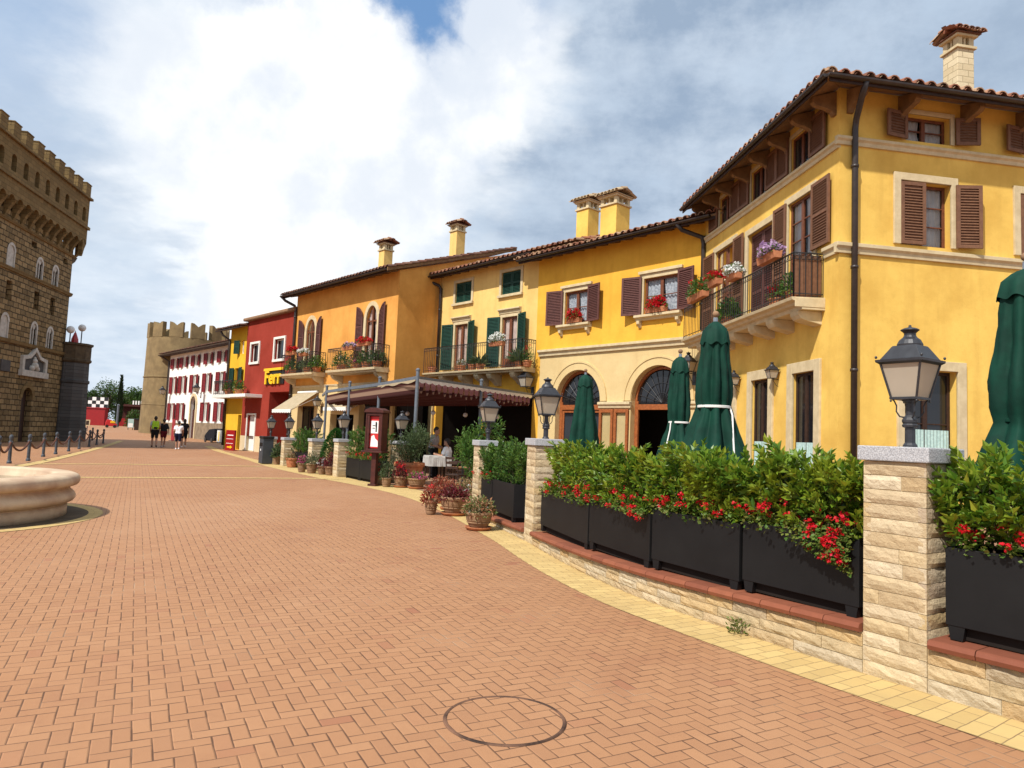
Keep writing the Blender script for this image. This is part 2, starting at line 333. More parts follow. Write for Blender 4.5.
def canopy_mat():
    m, n, b = newmat('canopy_stripe'); uv = n.n('ShaderNodeSeparateXYZ', {0: n.n('ShaderNodeUVMap').outputs[0]}).outputs
    t = n.m('FRACT', n.m('MULTIPLY', uv[0], 2.0)); s = n.sstep(t, .68, .78)
    link(n, n.mix(s, (.085, .020, .018), (.40, .25, .17)), b, 'Base Color'); b.inputs['Roughness'].default_value = .9
    tr = n.n('ShaderNodeBsdfTranslucent', {0: n.mix(s, (.10, .022, .018), (.45, .28, .18))})
    mx = n.n('ShaderNodeMixShader', {0: .35, 1: b.outputs[0], 2: tr.outputs[0]})
    n.nt.links.new(mx.outputs[0], [q for q in n.nt.nodes if q.type == 'OUTPUT_MATERIAL'][0].inputs[0])
canopy_mat()

# ------------------------------------------------------------------ geometry helpers
class Fr:
    """upright facade frame: u runs along the heading, o out of the wall, z up"""
    def __init__(s, P, head, side=1):
        s.P = Vector((P[0], P[1], P[2] if len(P) > 2 else 0)); a = R(head)
        s.d = Vector((math.sin(a), math.cos(a), 0)); s.n = Vector((-s.d.y, s.d.x, 0)) * side
    def w(s, u, o, z): return s.P + s.d * u + s.n * o + Vector((0, 0, z))
    def uv(s, p): q = Vector(p) - s.P; return (q.dot(s.d), p[2])
    def at(s, px, py, o=0.0):
        d = ray(px, py); Q = s.w(0, o, 0); t = (Q - Vector((0, 0, CAMH))).dot(s.n) / d.dot(s.n)
        h = Vector((0, 0, CAMH)) + d * t; return (h - s.P).dot(s.d), h.z
ID = Fr((0, 0, 0), 90, -1)      # u = x, o = ... see below
class IdFr:
    P = Vector((0, 0, 0)); d = Vector((1, 0, 0)); n = Vector((0, 1, 0))
    def w(s, u, o, z): return Vector((u, o, z))
ID = IdFr()
BOXF = ((0, 1, 3, 2), (4, 6, 7, 5), (0, 4, 5, 1), (2, 3, 7, 6), (0, 2, 6, 4), (1, 5, 7, 3))
class MB:
    def __init__(s): s.v = []; s.f = []
    def add(s, vs, fs):
        k = len(s.v); s.v += [tuple(p) for p in vs]; s.f += [tuple(i + k for i in f) for f in fs]; return s
    def box(s, fr, u0, u1, o0, o1, z0, z1):
        return s.add([fr.w(u, o, z) for u in (u0, u1) for o in (o0, o1) for z in (z0, z1)], BOXF)
    def quad(s, a, b, c, d): return s.add([a, b, c, d], [(0, 1, 2, 3)])
    def prism(s, fr, poly, o0, o1):
        """outline in (u, z) extruded along o"""
        k = len(poly)
        return s.add([fr.w(u, o0, z) for u, z in poly] + [fr.w(u, o1, z) for u, z in poly],
                     [tuple(range(k)), tuple(range(2 * k - 1, k - 1, -1))] + [(i, (i + 1) % k, k + (i + 1) % k, k + i) for i in range(k)])
    def profile(s, fr, prof, u0, u1):
        """outline in (o, z) run along u"""
        k = len(prof)
        return s.add([fr.w(u0, o, z) for o, z in prof] + [fr.w(u1, o, z) for o, z in prof],
                     [tuple(range(k)), tuple(range(2 * k - 1, k - 1, -1))] + [(i, (i + 1) % k, k + (i + 1) % k, k + i) for i in range(k)])
    def tube(s, pts, r, seg=6, cap=True):
        pts = [Vector(p) for p in pts]; rs = r if isinstance(r, (list, tuple)) else [r] * len(pts)
        rings = []; up = None
        for i, p in enumerate(pts):
            t = (pts[min(i + 1, len(pts) - 1)] - pts[max(i - 1, 0)]).normalized()
            if up is None or abs(t.dot(up)) > .95: up = Vector((0, 0, 1)) if abs(t.z) < .9 else Vector((1, 0, 0))
            a = t.cross(up).normalized(); b = a.cross(t).normalized(); up = b
            rings.append([p + (a * math.cos(2 * math.pi * q / seg) + b * math.sin(2 * math.pi * q / seg)) * rs[i] for q in range(seg)])
        vs = [v for rg in rings for v in rg]; fs = []
        for i in range(len(pts) - 1):
            for q in range(seg): fs.append((i * seg + q, i * seg + (q + 1) % seg, (i + 1) * seg + (q + 1) % seg, (i + 1) * seg + q))
        if cap: fs += [tuple(range(seg - 1, -1, -1)), tuple((len(pts) - 1) * seg + q for q in range(seg))]
        return s.add(vs, fs)
    def lathe(s, prof, seg=16, c=(0, 0, 0), rot=0., sx=1., sy=1., ripple=None):
        vs = []; c = Vector(c)
        for i, (r, z) in enumerate(prof):
            for q in range(seg):
                a = 2 * math.pi * q / seg + rot; rr = r * (ripple(a, z) if ripple else 1.)
                vs.append(c + Vector((rr * math.cos(a) * sx, rr * math.sin(a) * sy, z)))
        fs = [(i * seg + q, i * seg + (q + 1) % seg, (i + 1) * seg + (q + 1) % seg, (i + 1) * seg + q) for i in range(len(prof) - 1) for q in range(seg)]
        fs += [tuple(range(seg - 1, -1, -1)), tuple((len(prof) - 1) * seg + q for q in range(seg))]
        return s.add(vs, fs)
    def ball(s, c, r, seg=12, rings=8, sz=1.):
        return s.lathe([(max(r * math.sin(math.pi * i / rings), .0008), -r * math.cos(math.pi * i / rings) * sz) for i in range(rings + 1)], seg, c)
    def build(s, name, mat, parent=None, smooth=False, bevel=0., uvfn=None, fix=True):
        me = bpy.data.meshes.new(name); off = parent_world(parent) if parent else Vector((0, 0, 0))
        vs = s.v if off.length == 0 else [(x - off.x, y - off.y, z - off.z) for x, y, z in s.v]
        me.from_pydata(vs, [], s.f); me.materials.append(MATS[mat])
        if fix and len(s.f) < 60000:
            bm = bmesh.new(); bm.from_mesh(me); bmesh.ops.recalc_face_normals(bm, faces=bm.faces); bm.to_mesh(me); bm.free()
        if uvfn:
            uvl = me.uv_layers.new(name='UVMap')
            for lp in me.loops: uvl.data[lp.index].uv = uvfn(s.v[lp.vertex_index])
        if smooth: me.polygons.foreach_set('use_smooth', [True] * len(me.polygons))
        o = bpy.data.objects.new(name, me); COL.objects.link(o)
        if parent: o.parent = parent
        if bevel:
            bv = o.modifiers.new('bevel', 'BEVEL'); bv.width = bevel; bv.segments = 2; bv.limit_method = 'ANGLE'; bv.angle_limit = R(50)
        return o
def parent_world(p):
    v = Vector((0, 0, 0))
    while p is not None: v += p.location; p = p.parent
    return v
def tag(o, label, cat, group=None):
    o['label'] = label; o['category'] = cat
    if group: o['group'] = group
    return o
def thing(name, loc, label, cat, group=None):
    o = bpy.data.objects.new(name, None); COL.objects.link(o); o.location = loc; o.empty_display_size = .1
    return tag(o, label, cat, group)
def struct(o, kind='structure'): o['kind'] = kind; return o
def dup(root, loc, rotz=0., label=None, scale=None):
    r = root.copy(); COL.objects.link(r); r.location = loc; r.rotation_euler = (0, 0, rotz)
    if label: r['label'] = label
    if scale: r.scale = (scale,) * 3 if not isinstance(scale, tuple) else scale
    for ch in list(root.children):
        c = ch.copy(); COL.objects.link(c); c.parent = r
        for g in ch.children: d = g.copy(); COL.objects.link(d); d.parent = c
    return r
def leaf_mesh(C, Dv, L, Wd, rng, curl=.15, fold=.14):
    """numpy arrays of bases and directions -> folded two-triangle leaves"""
    C = np.asarray(C); Dv = np.asarray(Dv); k = len(C); Dv = Dv / (np.linalg.norm(Dv, axis=1, keepdims=True) + 1e-9)
    rv = rng.normal(size=(k, 3)) * .55 + np.array([0, 0, 1.]); sd_ = np.cross(Dv, rv); sd_ /= (np.linalg.norm(sd_, axis=1, keepdims=True) + 1e-9)
    up = np.cross(sd_, Dv); L = (np.ones(k) * L * rng.uniform(.65, 1.25, k))[:, None]; Wd = L * Wd
    b = C; t = C + Dv * L - up * L * curl
    l = C + Dv * L * .5 + sd_ * Wd / 2 + up * L * fold; r_ = C + Dv * L * .5 - sd_ * Wd / 2 + up * L * fold
    V = np.stack([b, l, t, r_], 1).reshape(-1, 3)
    i = np.arange(k) * 4; Fc = np.concatenate([np.stack([i, i + 1, i + 2], 1), np.stack([i, i + 2, i + 3], 1)])
    m = MB(); m.v = [tuple(x) for x in V.tolist()]; m.f = [tuple(x) for x in Fc.tolist()]; return m
def blossoms(centres, r, n, size, rng):
    """flower heads: a tight ball of small petals"""
    Cs = []; Ds = []
    for c in centres:
        d = rng.normal(size=(n, 3)); d[:, 2] += .35; d /= np.linalg.norm(d, axis=1, keepdims=True)
        Cs.append(np.asarray(c) + d * r * rng.uniform(.4, 1., (n, 1)) * np.array([1, 1, .75])); t = rng.normal(size=(n, 3)); Ds.append(np.cross(d, t) + d * .5)
    return leaf_mesh(np.concatenate(Cs), np.concatenate(Ds), size, .9, rng, .1, .05)
# ------------------------------------------------------------------ ground, borders, bands
def smooth(x, a, b):
    t = min(1, max(0, (x - a) / (b - a))); return t * t * (3 - 2 * t)
def gz(x, y): return .62 * smooth(math.hypot(x, y), 62, 108)
g = MB()
ys = [-30, -8, 0, 4, 8, 14, 20, 28, 36, 44, 52, 60, 66, 72, 78, 84, 90, 96, 102, 110, 130, 180, 300, 900]
xs = [-700, -300, -180, -130, -110, -95, -80, -70, -60, -50, -40, -30, -20, -10, -5, 0, 5, 10, 20, 40, 80, 160, 400, 800]
g.v = [(x, y, gz(x, y)) for y in ys for x in xs]; nx = len(xs)
g.f = [(j * nx + i, j * nx + i + 1, (j + 1) * nx + i + 1, (j + 1) * nx + i) for j in range(len(ys) - 1) for i in range(nx - 1)]
struct(g.build('ground', 'terracotta_pavers'))

# curve of the low wall (street side foot), from in front of the camera to the pergola entrance, then on past the far pillars
WP = [(4.35, 2.3), (3.62, 3.2), (2.94, 4.12), (2.6, 4.61), (2.26, 5.15), (1.80, 5.92), (1.32, 6.82), (.93, 7.85), (.62, 8.9), (.30, 10.15), (-.02, 11.2), (-.35, 12.3), (-.74, 13.5),
      (-1.45, 15.6), (-2.3, 17.6), (-3.5, 19.6), (-4.9, 21.5), (-6.6, 24.0), (-8.5, 26.9), (-10.6, 30.0), (-13.2, 34.4), (-16.2, 39.6), (-20., 47.)]
def catmull(P, step=.08):
    out = []
    for i in range(len(P) - 1):
        p0, p1, p2, p3 = [Vector(P[max(0, min(len(P) - 1, i + q))]) for q in (-1, 0, 1, 2)]
        k = max(2, int((p2 - p1).length / step))
        for q in range(k):
            t = q / k
            out.append(.5 * ((2 * p1) + (-p0 + p2) * t + (2 * p0 - 5 * p1 + 4 * p2 - p3) * t * t + (-p0 + 3 * p1 - 3 * p2 + p3) * t ** 3))
    out.append(Vector(P[-1])); return out
WC = catmull(WP); WS = [0.0]
for a_, b_ in zip(WC, WC[1:]): WS.append(WS[-1] + (b_ - a_).length)
def wc(s):
    i = max(0, min(len(WC) - 2, int(np.searchsorted(WS, s)) - 1)); t = (s - WS[i]) / (WS[i + 1] - WS[i])
    p = WC[i].lerp(WC[i + 1], t); q0, q1 = WC[max(0, i - 4)], WC[min(len(WC) - 1, i + 5)]
    tn = (q1 - q0).normalized(); return p, tn, Vector((-tn.y, tn.x))
def wpt(s, o, z): p, t, nn = wc(s); return Vector((p.x + nn.x * o, p.y + nn.y * o, z))
def s_at_px(px, o=0., z=.3, lo=0., hi=40.):
    for _ in range(50):
        m = (lo + hi) / 2
        if proj_x(wpt(m, o, z)) > px: lo = m
        else: hi = m
    return (lo + hi) / 2
class WFr:
    """curved frame along the low wall"""
    def w(s, u, o, z): return wpt(u, o, z)
WF = WFr()
yb = MB(); uvs = {}
steps = [WS[-1] * i / 400 for i in range(401)]
for s_ in steps:
    wdt = .46 + .34 * smooth(s_, 12, 20) - .45 * smooth(s_, 27, 33)
    for o_ in (-.35 + .25 * smooth(s_, 27, 33), .0, wdt): yb.v.append(tuple(wpt(s_, o_, .004 + .0)))
yb.f = [(3 * i + q, 3 * i + q + 1, 3 * i + q + 4, 3 * i + q + 3) for i in range(400) for q in (0, 1)]
uvl = []
for s_ in steps:
    wdt = .46 + .34 * smooth(s_, 12, 20) - .45 * smooth(s_, 27, 33)
    for o_ in (-.35 + .25 * smooth(s_, 27, 33), .0, wdt): uvl.append((o_ + 10, s_))
idx = {v: c for v, c in zip(yb.v, uvl)}
struct(yb.build('pavement_border', 'yellow_paver', uvfn=lambda p: idx[tuple(p)]))
def band(name, pts, wd, z):
    m = MB(); pts = catmull(pts, .3); acc = 0; ids = {}
    for i, p in enumerate(pts):
        t = (pts[min(i + 1, len(pts) - 1)] - pts[max(i - 1, 0)]).normalized(); nn = Vector((-t.y, t.x))
        if i: acc += (p - pts[i - 1]).length
        for s_ in (-.5, .5):
            q = p + nn * wd * s_; v = (q.x, q.y, z + gz(q.x, q.y)); m.v.append(v); ids[v] = (s_ * wd + 10, acc)
    m.f = [(2 * i, 2 * i + 1, 2 * i + 3, 2 * i + 2) for i in range(len(pts) - 1)]
    struct(m.build(name, 'yellow_paver', uvfn=lambda p: ids[tuple(p)]))
G2 = lambda x, y: tuple(gnd(x, y)[:2])
band('paving_band', [G2(20, 477.5), G2(81, 477.6), G2(190, 478), G2(300, 478.6), G2(345, 479.6)], .28, .008)
band('paving_band', [G2(30, 464), G2(100, 464.2), G2(170, 465), G2(262, 466.5)], .30, .008)
band('paving_band', [G2(0, 469.5), G2(40, 462.5), G2(80, 453), G2(106, 446), G2(121, 441)], .34, .012)
# terrace floor behind the low wall (orange tiles)
tf = MB(); tp = [wpt(s_, -.36, .008) for s_ in np.linspace(0, 34, 60)]
tf.v = [tuple(p) for p in tp] + [(-11, 37, .008), (1.5, 27, .008), (6, 22, .008), (16, 14, .008), (16, 2.2, .008)]
tf.f = [tuple(range(len(tf.v)))]
struct(tf.build('terrace_floor', 'concrete_floor'))
# manhole: a paved round lid, only its worn iron ring shows
mat_noise('rust_iron', (.020, .011, .008), (.17, .085, .05), 5., .8, .4, 60., .006)
mh = thing('manhole_cover', (.035, 3.835, 0), 'round manhole cover paved with terracotta bricks inside a thin rusty iron ring', 'manhole cover')
m = MB(); rr = [(.303, .001), (.310, .0065), (.321, .0072), (.328, .001)]
m.lathe(rr, 72, (.035, 3.835, 0)); m.f = [f for f in m.f if len(f) == 4]
m.build('ring', 'rust_iron', mh)
m = MB(); m.lathe([(.001, .002), (.307, .0021)], 48, (.035, 3.835, .001)); m.f = [f for f in m.f if len(f) == 4]
m.build('lid', 'terracotta_pavers', mh)

# ------------------------------------------------------------------ facade helpers
def wall(mb, fr, u0, u1, z0, z1, ops, depth=.24):
    us = sorted({u0, u1, *[x for o in ops for x in o[:2]]}); zs = sorted({z0, z1, *[x for o in ops for x in o[2:4]]})
    us = [x for x in us if u0 <= x <= u1]; zs = [x for x in zs if z0 <= x <= z1]
    for a, b in zip(us, us[1:]):
        for c, d in zip(zs, zs[1:]):
            cu, cz = (a + b) / 2, (c + d) / 2
            if any(o[0] < cu < o[1] and o[2] < cz < o[3] for o in ops): continue
            mb.quad(fr.w(a, 0, c), fr.w(b, 0, c), fr.w(b, 0, d), fr.w(a, 0, d))
    for o in ops:
        a, b, c, d = o[:4]; D_ = -depth
        if len(o) > 4 and o[4] is not None:
            sp = o[4]; cu, ru, rz = (a + b) / 2, (b - a) / 2, d - sp
            pt = lambda t: (cu - ru * math.cos(math.pi * t), sp + rz * math.sin(math.pi * t))
            K = 16; ps = [pt(i / K) for i in range(K + 1)]
            for i in range(K):
                (ua, za), (ub, zb) = ps[i], ps[i + 1]
                mb.quad(fr.w(ua, 0, za), fr.w(ub, 0, zb), fr.w(ub, 0, d), fr.w(ua, 0, d))
                mb.quad(fr.w(ua, 0, za), fr.w(ub, 0, zb), fr.w(ub, D_, zb), fr.w(ua, D_, za))
            for uu in (a, b): mb.quad(fr.w(uu, 0, c), fr.w(uu, D_, c), fr.w(uu, D_, sp), fr.w(uu, 0, sp))
        else:
            for uu in (a, b): mb.quad(fr.w(uu, 0, c), fr.w(uu, D_, c), fr.w(uu, D_, d), fr.w(uu, 0, d))
            mb.quad(fr.w(a, 0, d), fr.w(b, 0, d), fr.w(b, D_, d), fr.w(a, D_, d))
        mb.quad(fr.w(a, 0, c), fr.w(b, 0, c), fr.w(b, D_, c), fr.w(a, D_, c))
def back(mb, fr, a, b, c, d, o=-.55):
    """dark room behind an opening"""
    mb.box(fr, a - .15, b + .15, o - .05, o, c - .1, d + .1)
    for q in ((a - .2, a - .15), (b + .15, b + .2)): mb.box(fr, q[0], q[1], o, -.25, c - .1, d + .1)
    mb.box(fr, a - .15, b + .15, o, -.25, d + .1, d + .15); mb.box(fr, a - .15, b + .15, o, -.25, c - .15, c - .1)
def curtain_mb(fr, a, b, c, d, o, waves=5, amp=.018, gather=0.):
    m = MB(); k = max(8, waves * 6)
    for i in range(k + 1):
        t = i / k; u = a + (b - a) * t; oo = o + amp * math.sin(t * waves * 2 * math.pi)
        for z in (c, c + (d - c) * .45, d):
            uu = u
            if gather and abs(z - (c + (d - c) * .45)) < 1e-6: uu = a + (u - a) * (1 - gather)
            m.v.append(tuple(fr.w(uu, oo, z)))
    m.f = [(3 * i + q, 3 * i + 3 + q, 3 * i + 4 + q, 3 * i + 1 + q) for i in range(k) for q in (0, 1)]
    return m
def window(par, fr, a, b, c, d, mat='window_wood', cols=2, rows=2, inset=.15, curt='curtain', fw=.06, name='window', solid=0.):
    m = MB(); o0, o1 = -inset - .05, -inset
    m.box(fr, a, a + fw, o0, o1, c, d); m.box(fr, b - fw, b, o0, o1, c, d)
    m.box(fr, a + fw, b - fw, o0, o1, d - fw, d); m.box(fr, a + fw, b - fw, o0, o1, c, c + fw)
    W_ = (b - a) / cols
    for i in range(1, cols): m.box(fr, a + W_ * i - fw * .75, a + W_ * i + fw * .75, o0 - .002, o1 + .012, c + fw, d - fw)
    zb = c + fw + (d - c) * solid
    if solid: m.box(fr, a + fw, b - fw, o0 + .015, o1 - .01, c + fw, zb)
    for j in range(1, rows):
        z = zb + (d - fw - zb) * j / rows; m.box(fr, a + fw, b - fw, o0 + .012, o1 - .004, z - .014, z + .014)
    wn = m.build(name, mat, par, bevel=.004)
    p = MB(); p.quad(*[fr.w(x, -inset - .025, z) for x, z in ((a + .02, c + .02), (b - .02, c + .02), (b - .02, d - .02), (a + .02, d - .02))])
    p.build('pane', 'clear_glass' if curt else 'pane_glass', wn)
    if curt:
        mid = (a + b) / 2
        q = curtain_mb(fr, a + .03, mid - (b - a) * .03, max(zb, c) + .01, d - .02, -inset - .085, 4, gather=.10)
        q2 = curtain_mb(fr, b - .03, mid + (b - a) * .03, max(zb, c) + .01, d - .02, -inset - .085, 4, gather=.10)
        q.add(q2.v, q2.f); q.build('curtain', curt, wn, smooth=True)
    return wn
def surround(par, fr, a, b, c, d, w=.16, proud=.035, sill=True, head=.0, mat='trim_stone', name='window_surround'):
    m = MB()
    m.box(fr, a - w, a, -.02, proud, c, d + w); m.box(fr, b, b + w, -.02, proud, c, d + w); m.box(fr, a, b, -.02, proud, d, d + w)
    if head: m.box(fr, a - w - .05, b + w + .05, -.02, proud + .06, d + w + .002, d + w + head)
    if sill: m.box(fr, a - w - .03, b + w + .03, -.02, proud + .07, c - .11, c - .002)
    return m.build(name, mat, par, bevel=.008)
class AFr:
    def __init__(s, P, d, n): s.P, s.d, s.n = P, d, n
    def w(s, u, o, z): return s.P + s.d * u + s.n * o + Vector((0, 0, z))
def shutter(par, fr, hinge, width, c, d, mat, sgn, ang=10, panels=2, arch=False, off=.05, slat=.06):
    """louvred leaf hinged at u=hinge, opening towards sgn along u, standing off the wall by ang degrees"""
    a = R(ang); dd = fr.d * (sgn * math.cos(a)) + fr.n * math.sin(a); nn = fr.n * math.cos(a) - fr.d * (sgn * math.sin(a))
    f = AFr(fr.w(hinge, off, 0), dd, nn); m = MB(); st = min(.075, width * .16); t = .04
    rails = [(c, c + st)]; H = d - c
    for i in range(1, panels): z = c + H * i / panels; rails.append((z - st / 2, z + st / 2))
    if not arch:
        m.box(f, 0, st, 0, t, c, d); m.box(f, width - st, width, 0, t, c, d); rails.append((d - st, d))
        top = lambda u: d - st
    else:
        # quarter-arch leaf: the hinge side is low, the free side is high
        top = lambda u: c + H * (.76 + .24 * math.sqrt(max(0, 1 - (1 - min(1, max(0, u / width))) ** 2))) if arch == 1 else c + H * (.76 + .24 * math.sqrt(max(0, 1 - min(1, max(0, u / width)) ** 2)))
        m.box(f, 0, st, 0, t, c, top(0.02)); m.box(f, width - st, width, 0, t, c, top(width - .02))
        ps = [(u, top(u)) for u in np.linspace(0, width, 9)]
        for (ua, za), (ub, zb) in zip(ps, ps[1:]): m.prism(f, [(ua, za - st), (ub, zb - st), (ub, zb), (ua, za)], 0, t)
    for z0, z1 in rails: m.box(f, st, width - st, .002, t - .002, z0, z1)
    z = c + st + .02
    while z < d - st:
        if z < top(width / 2) - .03 and not any(r0 - .03 < z < r1 for r0, r1 in rails):
            if arch:
                us = [u for u in np.linspace(st, width - st, 9) if z < top(u) - st]
                ua, ub = (min(us), max(us)) if us else (st, st)
            else: ua, ub = st, width - st
            if ub - ua > .03:
                m.add([f.w(u, o, zz) for u in (ua, ub) for o, zz in ((.004, z + .028), (.034, z - .006), (.034, z + .002), (.004, z + .036))], [(0, 1, 5, 4), (1, 2, 6, 5), (2, 3, 7, 6), (3, 0, 4, 7)])
        z += slat
    m.add([f.w(u, .006, z) for u, z in ((st, c + st), (width - st, c + st), (width - st, top(width - st)), (st, top(st)))], [(0, 1, 2, 3)])
    return m.build('shutter', mat, par)
def tiles(fr, u0, u1, o_e, z_e, slope, length, rng, pitch=.275, row=.42, clip=None, sag=.0):
    m = MB(); sl_ = R(slope); cs, sn = math.cos(sl_), math.sin(sl_); k = int((u1 - u0) / pitch)
    P_ = lambda u, v, h: fr.w(u, o_e - v * cs - h * sn * -1 * 0 + 0, z_e + v * sn + h * cs)
    lim = clip or (lambda u: length)
    for i in range(k + 1):
        u = u0 + pitch * (i + .0); L = min(length, lim(u)); r_ = int(L / row) + 1
        for j in range(r_):
            v0, v1 = j * row - .03, min(L, (j + 1) * row + .05)
            if v1 - v0 < .1: continue
            ju, jh = rng.uniform(-.012, .012), rng.uniform(-.006, .010); lift0 = .055
            ring = []
            for v, rr, lf in ((v0, .112, lift0), (v1, .094, .014)):
                for q in range(6):
                    a = math.pi * q / 5; ring.append(P_(u + ju - rr * math.cos(a), v, lf + jh + rr * .95 * math.sin(a)))
            ring += [P_(u + ju - -1 * -.088 * math.cos(math.pi * q / 5), v0 + .002, lift0 + jh + .082 * math.sin(math.pi * q / 5)) for q in range(6)]
            m.add(ring, [(q, q + 1, q + 7, q + 6) for q in range(5)] + [(q, q + 1, q + 13, q + 12) for q in range(5)])
            # pan (channel) tile beside it
            up = u + pitch / 2; pr = []
            for v, lf in ((v0 - .02, .045), (v1, .0)):
                for q in range(4):
                    a = math.pi * q / 3; pr.append(P_(up - .105 * math.cos(a), v, lf + jh + .055 - .062 * math.sin(a)))
            m.add(pr, [(q, q + 1, q + 5, q + 4) for q in range(3)])
    return m
def deck(fr, u0, u1, o_e, z_e, slope, length, clip=None, th=.07):
    """boards under the tiles"""
    m = MB(); sl_ = R(slope); cs, sn = math.cos(sl_), math.sin(sl_)
    us = np.linspace(u0, u1, 25); lim = clip or (lambda u: length)
    for ua, ub in zip(us, us[1:]):
        La, Lb = max(.05, min(length, lim(ua))), max(.05, min(length, lim(ub))); vs = []
        for u, L in ((ua, La), (ub, Lb)):
            for v, h in ((0, -.005), (L, -.005), (L, -th), (0, -th)): vs.append(fr.w(u, o_e - v * cs, z_e + v * sn + h * cs))
        m.add(vs, [(0, 1, 5, 4), (1, 2, 6, 5), (2, 3, 7, 6), (3, 0, 4, 7), (0, 1, 2, 3), (4, 5, 6, 7)])
    return m
def roof(par, fr, u0, u1, o_e, z_e, slope, length, seed, mat='roof_tile', clip=None, name='roof'):
    r_ = tiles(fr, u0, u1, o_e, z_e, slope, length, random.Random(seed), clip=clip).build(name, mat, par, fix=False)
    deck(fr, u0, u1, o_e - .03, z_e, slope, length, clip).build('roof_boarding', 'soffit_wood', r_)
    return r_
def gutter(par, fr, u0, u1, o, z, r=.065):
    m = MB(); k = 7
    for u in (u0, u1):
        for q in range(k): a = math.pi * q / (k - 1); m.v.append(tuple(fr.w(u, o - r * math.cos(a), z - r * math.sin(a))))
        for q in range(k): a = math.pi * q / (k - 1); m.v.append(tuple(fr.w(u, o - (r - .01) * math.cos(a), z - (r - .01) * math.sin(a))))
    n2_ = 2 * k
    m.f = [(q, q + 1, n2_ + q + 1, n2_ + q) for q in range(k - 1)] + [(k + q, k + q + 1, n2_ + k + q + 1, n2_ + k + q) for q in range(k - 1)] + [(0, k, n2_ + k, n2_), (k - 1, 2 * k - 1, n2_ + 2 * k - 1, n2_ + k - 1)] + [tuple(range(k)), tuple(range(n2_, n2_ + k))]
    return m.build('gutter', 'gutter_metal', par, fix=False)
def downpipe(par, pts, r=.055):
    m = MB(); m.tube(pts, r, 12)
    for z in np.arange(pts[0][2] + .8, pts[-2][2] if len(pts) > 2 else pts[-1][2], 2.1):
        p = pts[0]; m.lathe([(r + .002, -.03), (r + .014, -.03), (r + .014, .03), (r + .002, .03)], 10, (p[0], p[1], z))
    return m.build('downpipe', 'gutter_metal', par, smooth=True)
def rafters(par, fr, us, o1, z_wall, slope, wd=.09, ht=.12, mat='soffit_wood'):
    for u in us:
        m = MB(); dz = math.tan(R(slope)) * o1
        m.profile(fr, [(-.05, z_wall), (-.05, z_wall - ht), (o1 * .72, z_wall - dz * .72 - ht), (o1 * .95, z_wall - dz * .95 - ht * .45), (o1 * .95, z_wall - dz * .95)], u - wd / 2, u + wd / 2)
        m.build('rafter', mat, par)
def railing_mb(pts, z0, h, gap=.11, r=.008, curl=True):
    """wrought-iron balustrade along a plan polyline"""
    m = MB(); pts = [Vector((p[0], p[1], 0)) for p in pts]
    for z, rr in ((z0 + h, .016), (z0 + .08, .012), (z0 + h - .13, .009)): m.tube([p + Vector((0, 0, z)) for p in pts], rr, 6)
    for a, b in zip(pts, pts[1:]):
        L = (b - a).length; k = max(1, round(L / gap))
        for i in range(k + 1):
            p = a.lerp(b, i / k); big = i in (0, k)
            m.tube([p + Vector((0, 0, z0)), p + Vector((0, 0, z0 + h))], .014 if big else r, 5)
            if curl and i < k:
                t = (b - a) / L; c = a.lerp(b, (i + .5) / k)
                cv = [c + t * (.04 * math.cos(x) * gap / .11) + Vector((0, 0, z0 + h - .06 + .045 * math.sin(x))) for x in np.linspace(0, 2 * math.pi, 9)]
                m.tube(cv, .005, 4, cap=False)
    return m
def chimney(par, base, w, h, z, body, head=45, cap='roof_tile', seed=0, name='chimney', stone=False):
    """square stack with a band, an open smoke head on four piers, and a small tiled roof"""
    f = Fr((base[0], base[1], 0), head, 1); m = MB(); hw = w / 2
    m.box(f, -hw, hw, -hw, hw, z, z + h)
    ch = m.build(name, body, par, bevel=.01, uvfn=(lambda p: ((Vector(p) - f.P).dot(f.d) + (Vector(p) - f.P).dot(f.n), p[2])) if stone else None)
    t = MB(); z1 = z + h
    t.box(f, -hw - .05, hw + .05, -hw - .05, hw + .05, z1 + .002, z1 + .07)
    for a in (-1, 1):
        for b in (-1, 1): t.box(f, a * hw - (.0 if a < 0 else .14), a * hw + (.14 if a < 0 else 0), b * hw - (.0 if b < 0 else .14), b * hw + (.14 if b < 0 else 0), z1 + .07, z1 + .30)
    t.box(f, -.03, .03, -hw + .03, hw - .03, z1 + .07, z1 + .3); t.box(f, -hw + .03, hw - .03, -.03, .03, z1 + .07, z1 + .3)
    t.box(f, -hw - .07, hw + .07, -hw - .07, hw + .07, z1 + .302, z1 + .36)
    t.build('smoke_head', 'trim_stone', ch, bevel=.006)
    rg = random.Random(seed); tm = MB(); sl_ = 24
    for sg in (1, -1):
        ff = AFr(f.P, f.d * sg, f.n * sg); q = tiles(ff, -hw - .12, hw + .13, hw + .16, z1 + .37, sl_, (hw + .16) / math.cos(R(sl_)) - .02, rg, pitch=.17, row=.3)
        tm.add(q.v, q.f)
    tm.prism(f, [(-.01, 0)] * 0 or [(-hw - .12, z1 + .36), (hw + .12, z1 + .36), (hw + .12, z1 + .38), (-hw - .12, z1 + .38)], -hw - .12, hw + .12)
    rz = z1 + .37 + math.tan(R(sl_)) * (hw + .16)
    tm.tube([f.w(-hw - .14, 0, rz), f.w(hw + .14, 0, rz)], .07, 8)
    tm.build('chimney_roof', cap, ch, fix=False)
    return ch
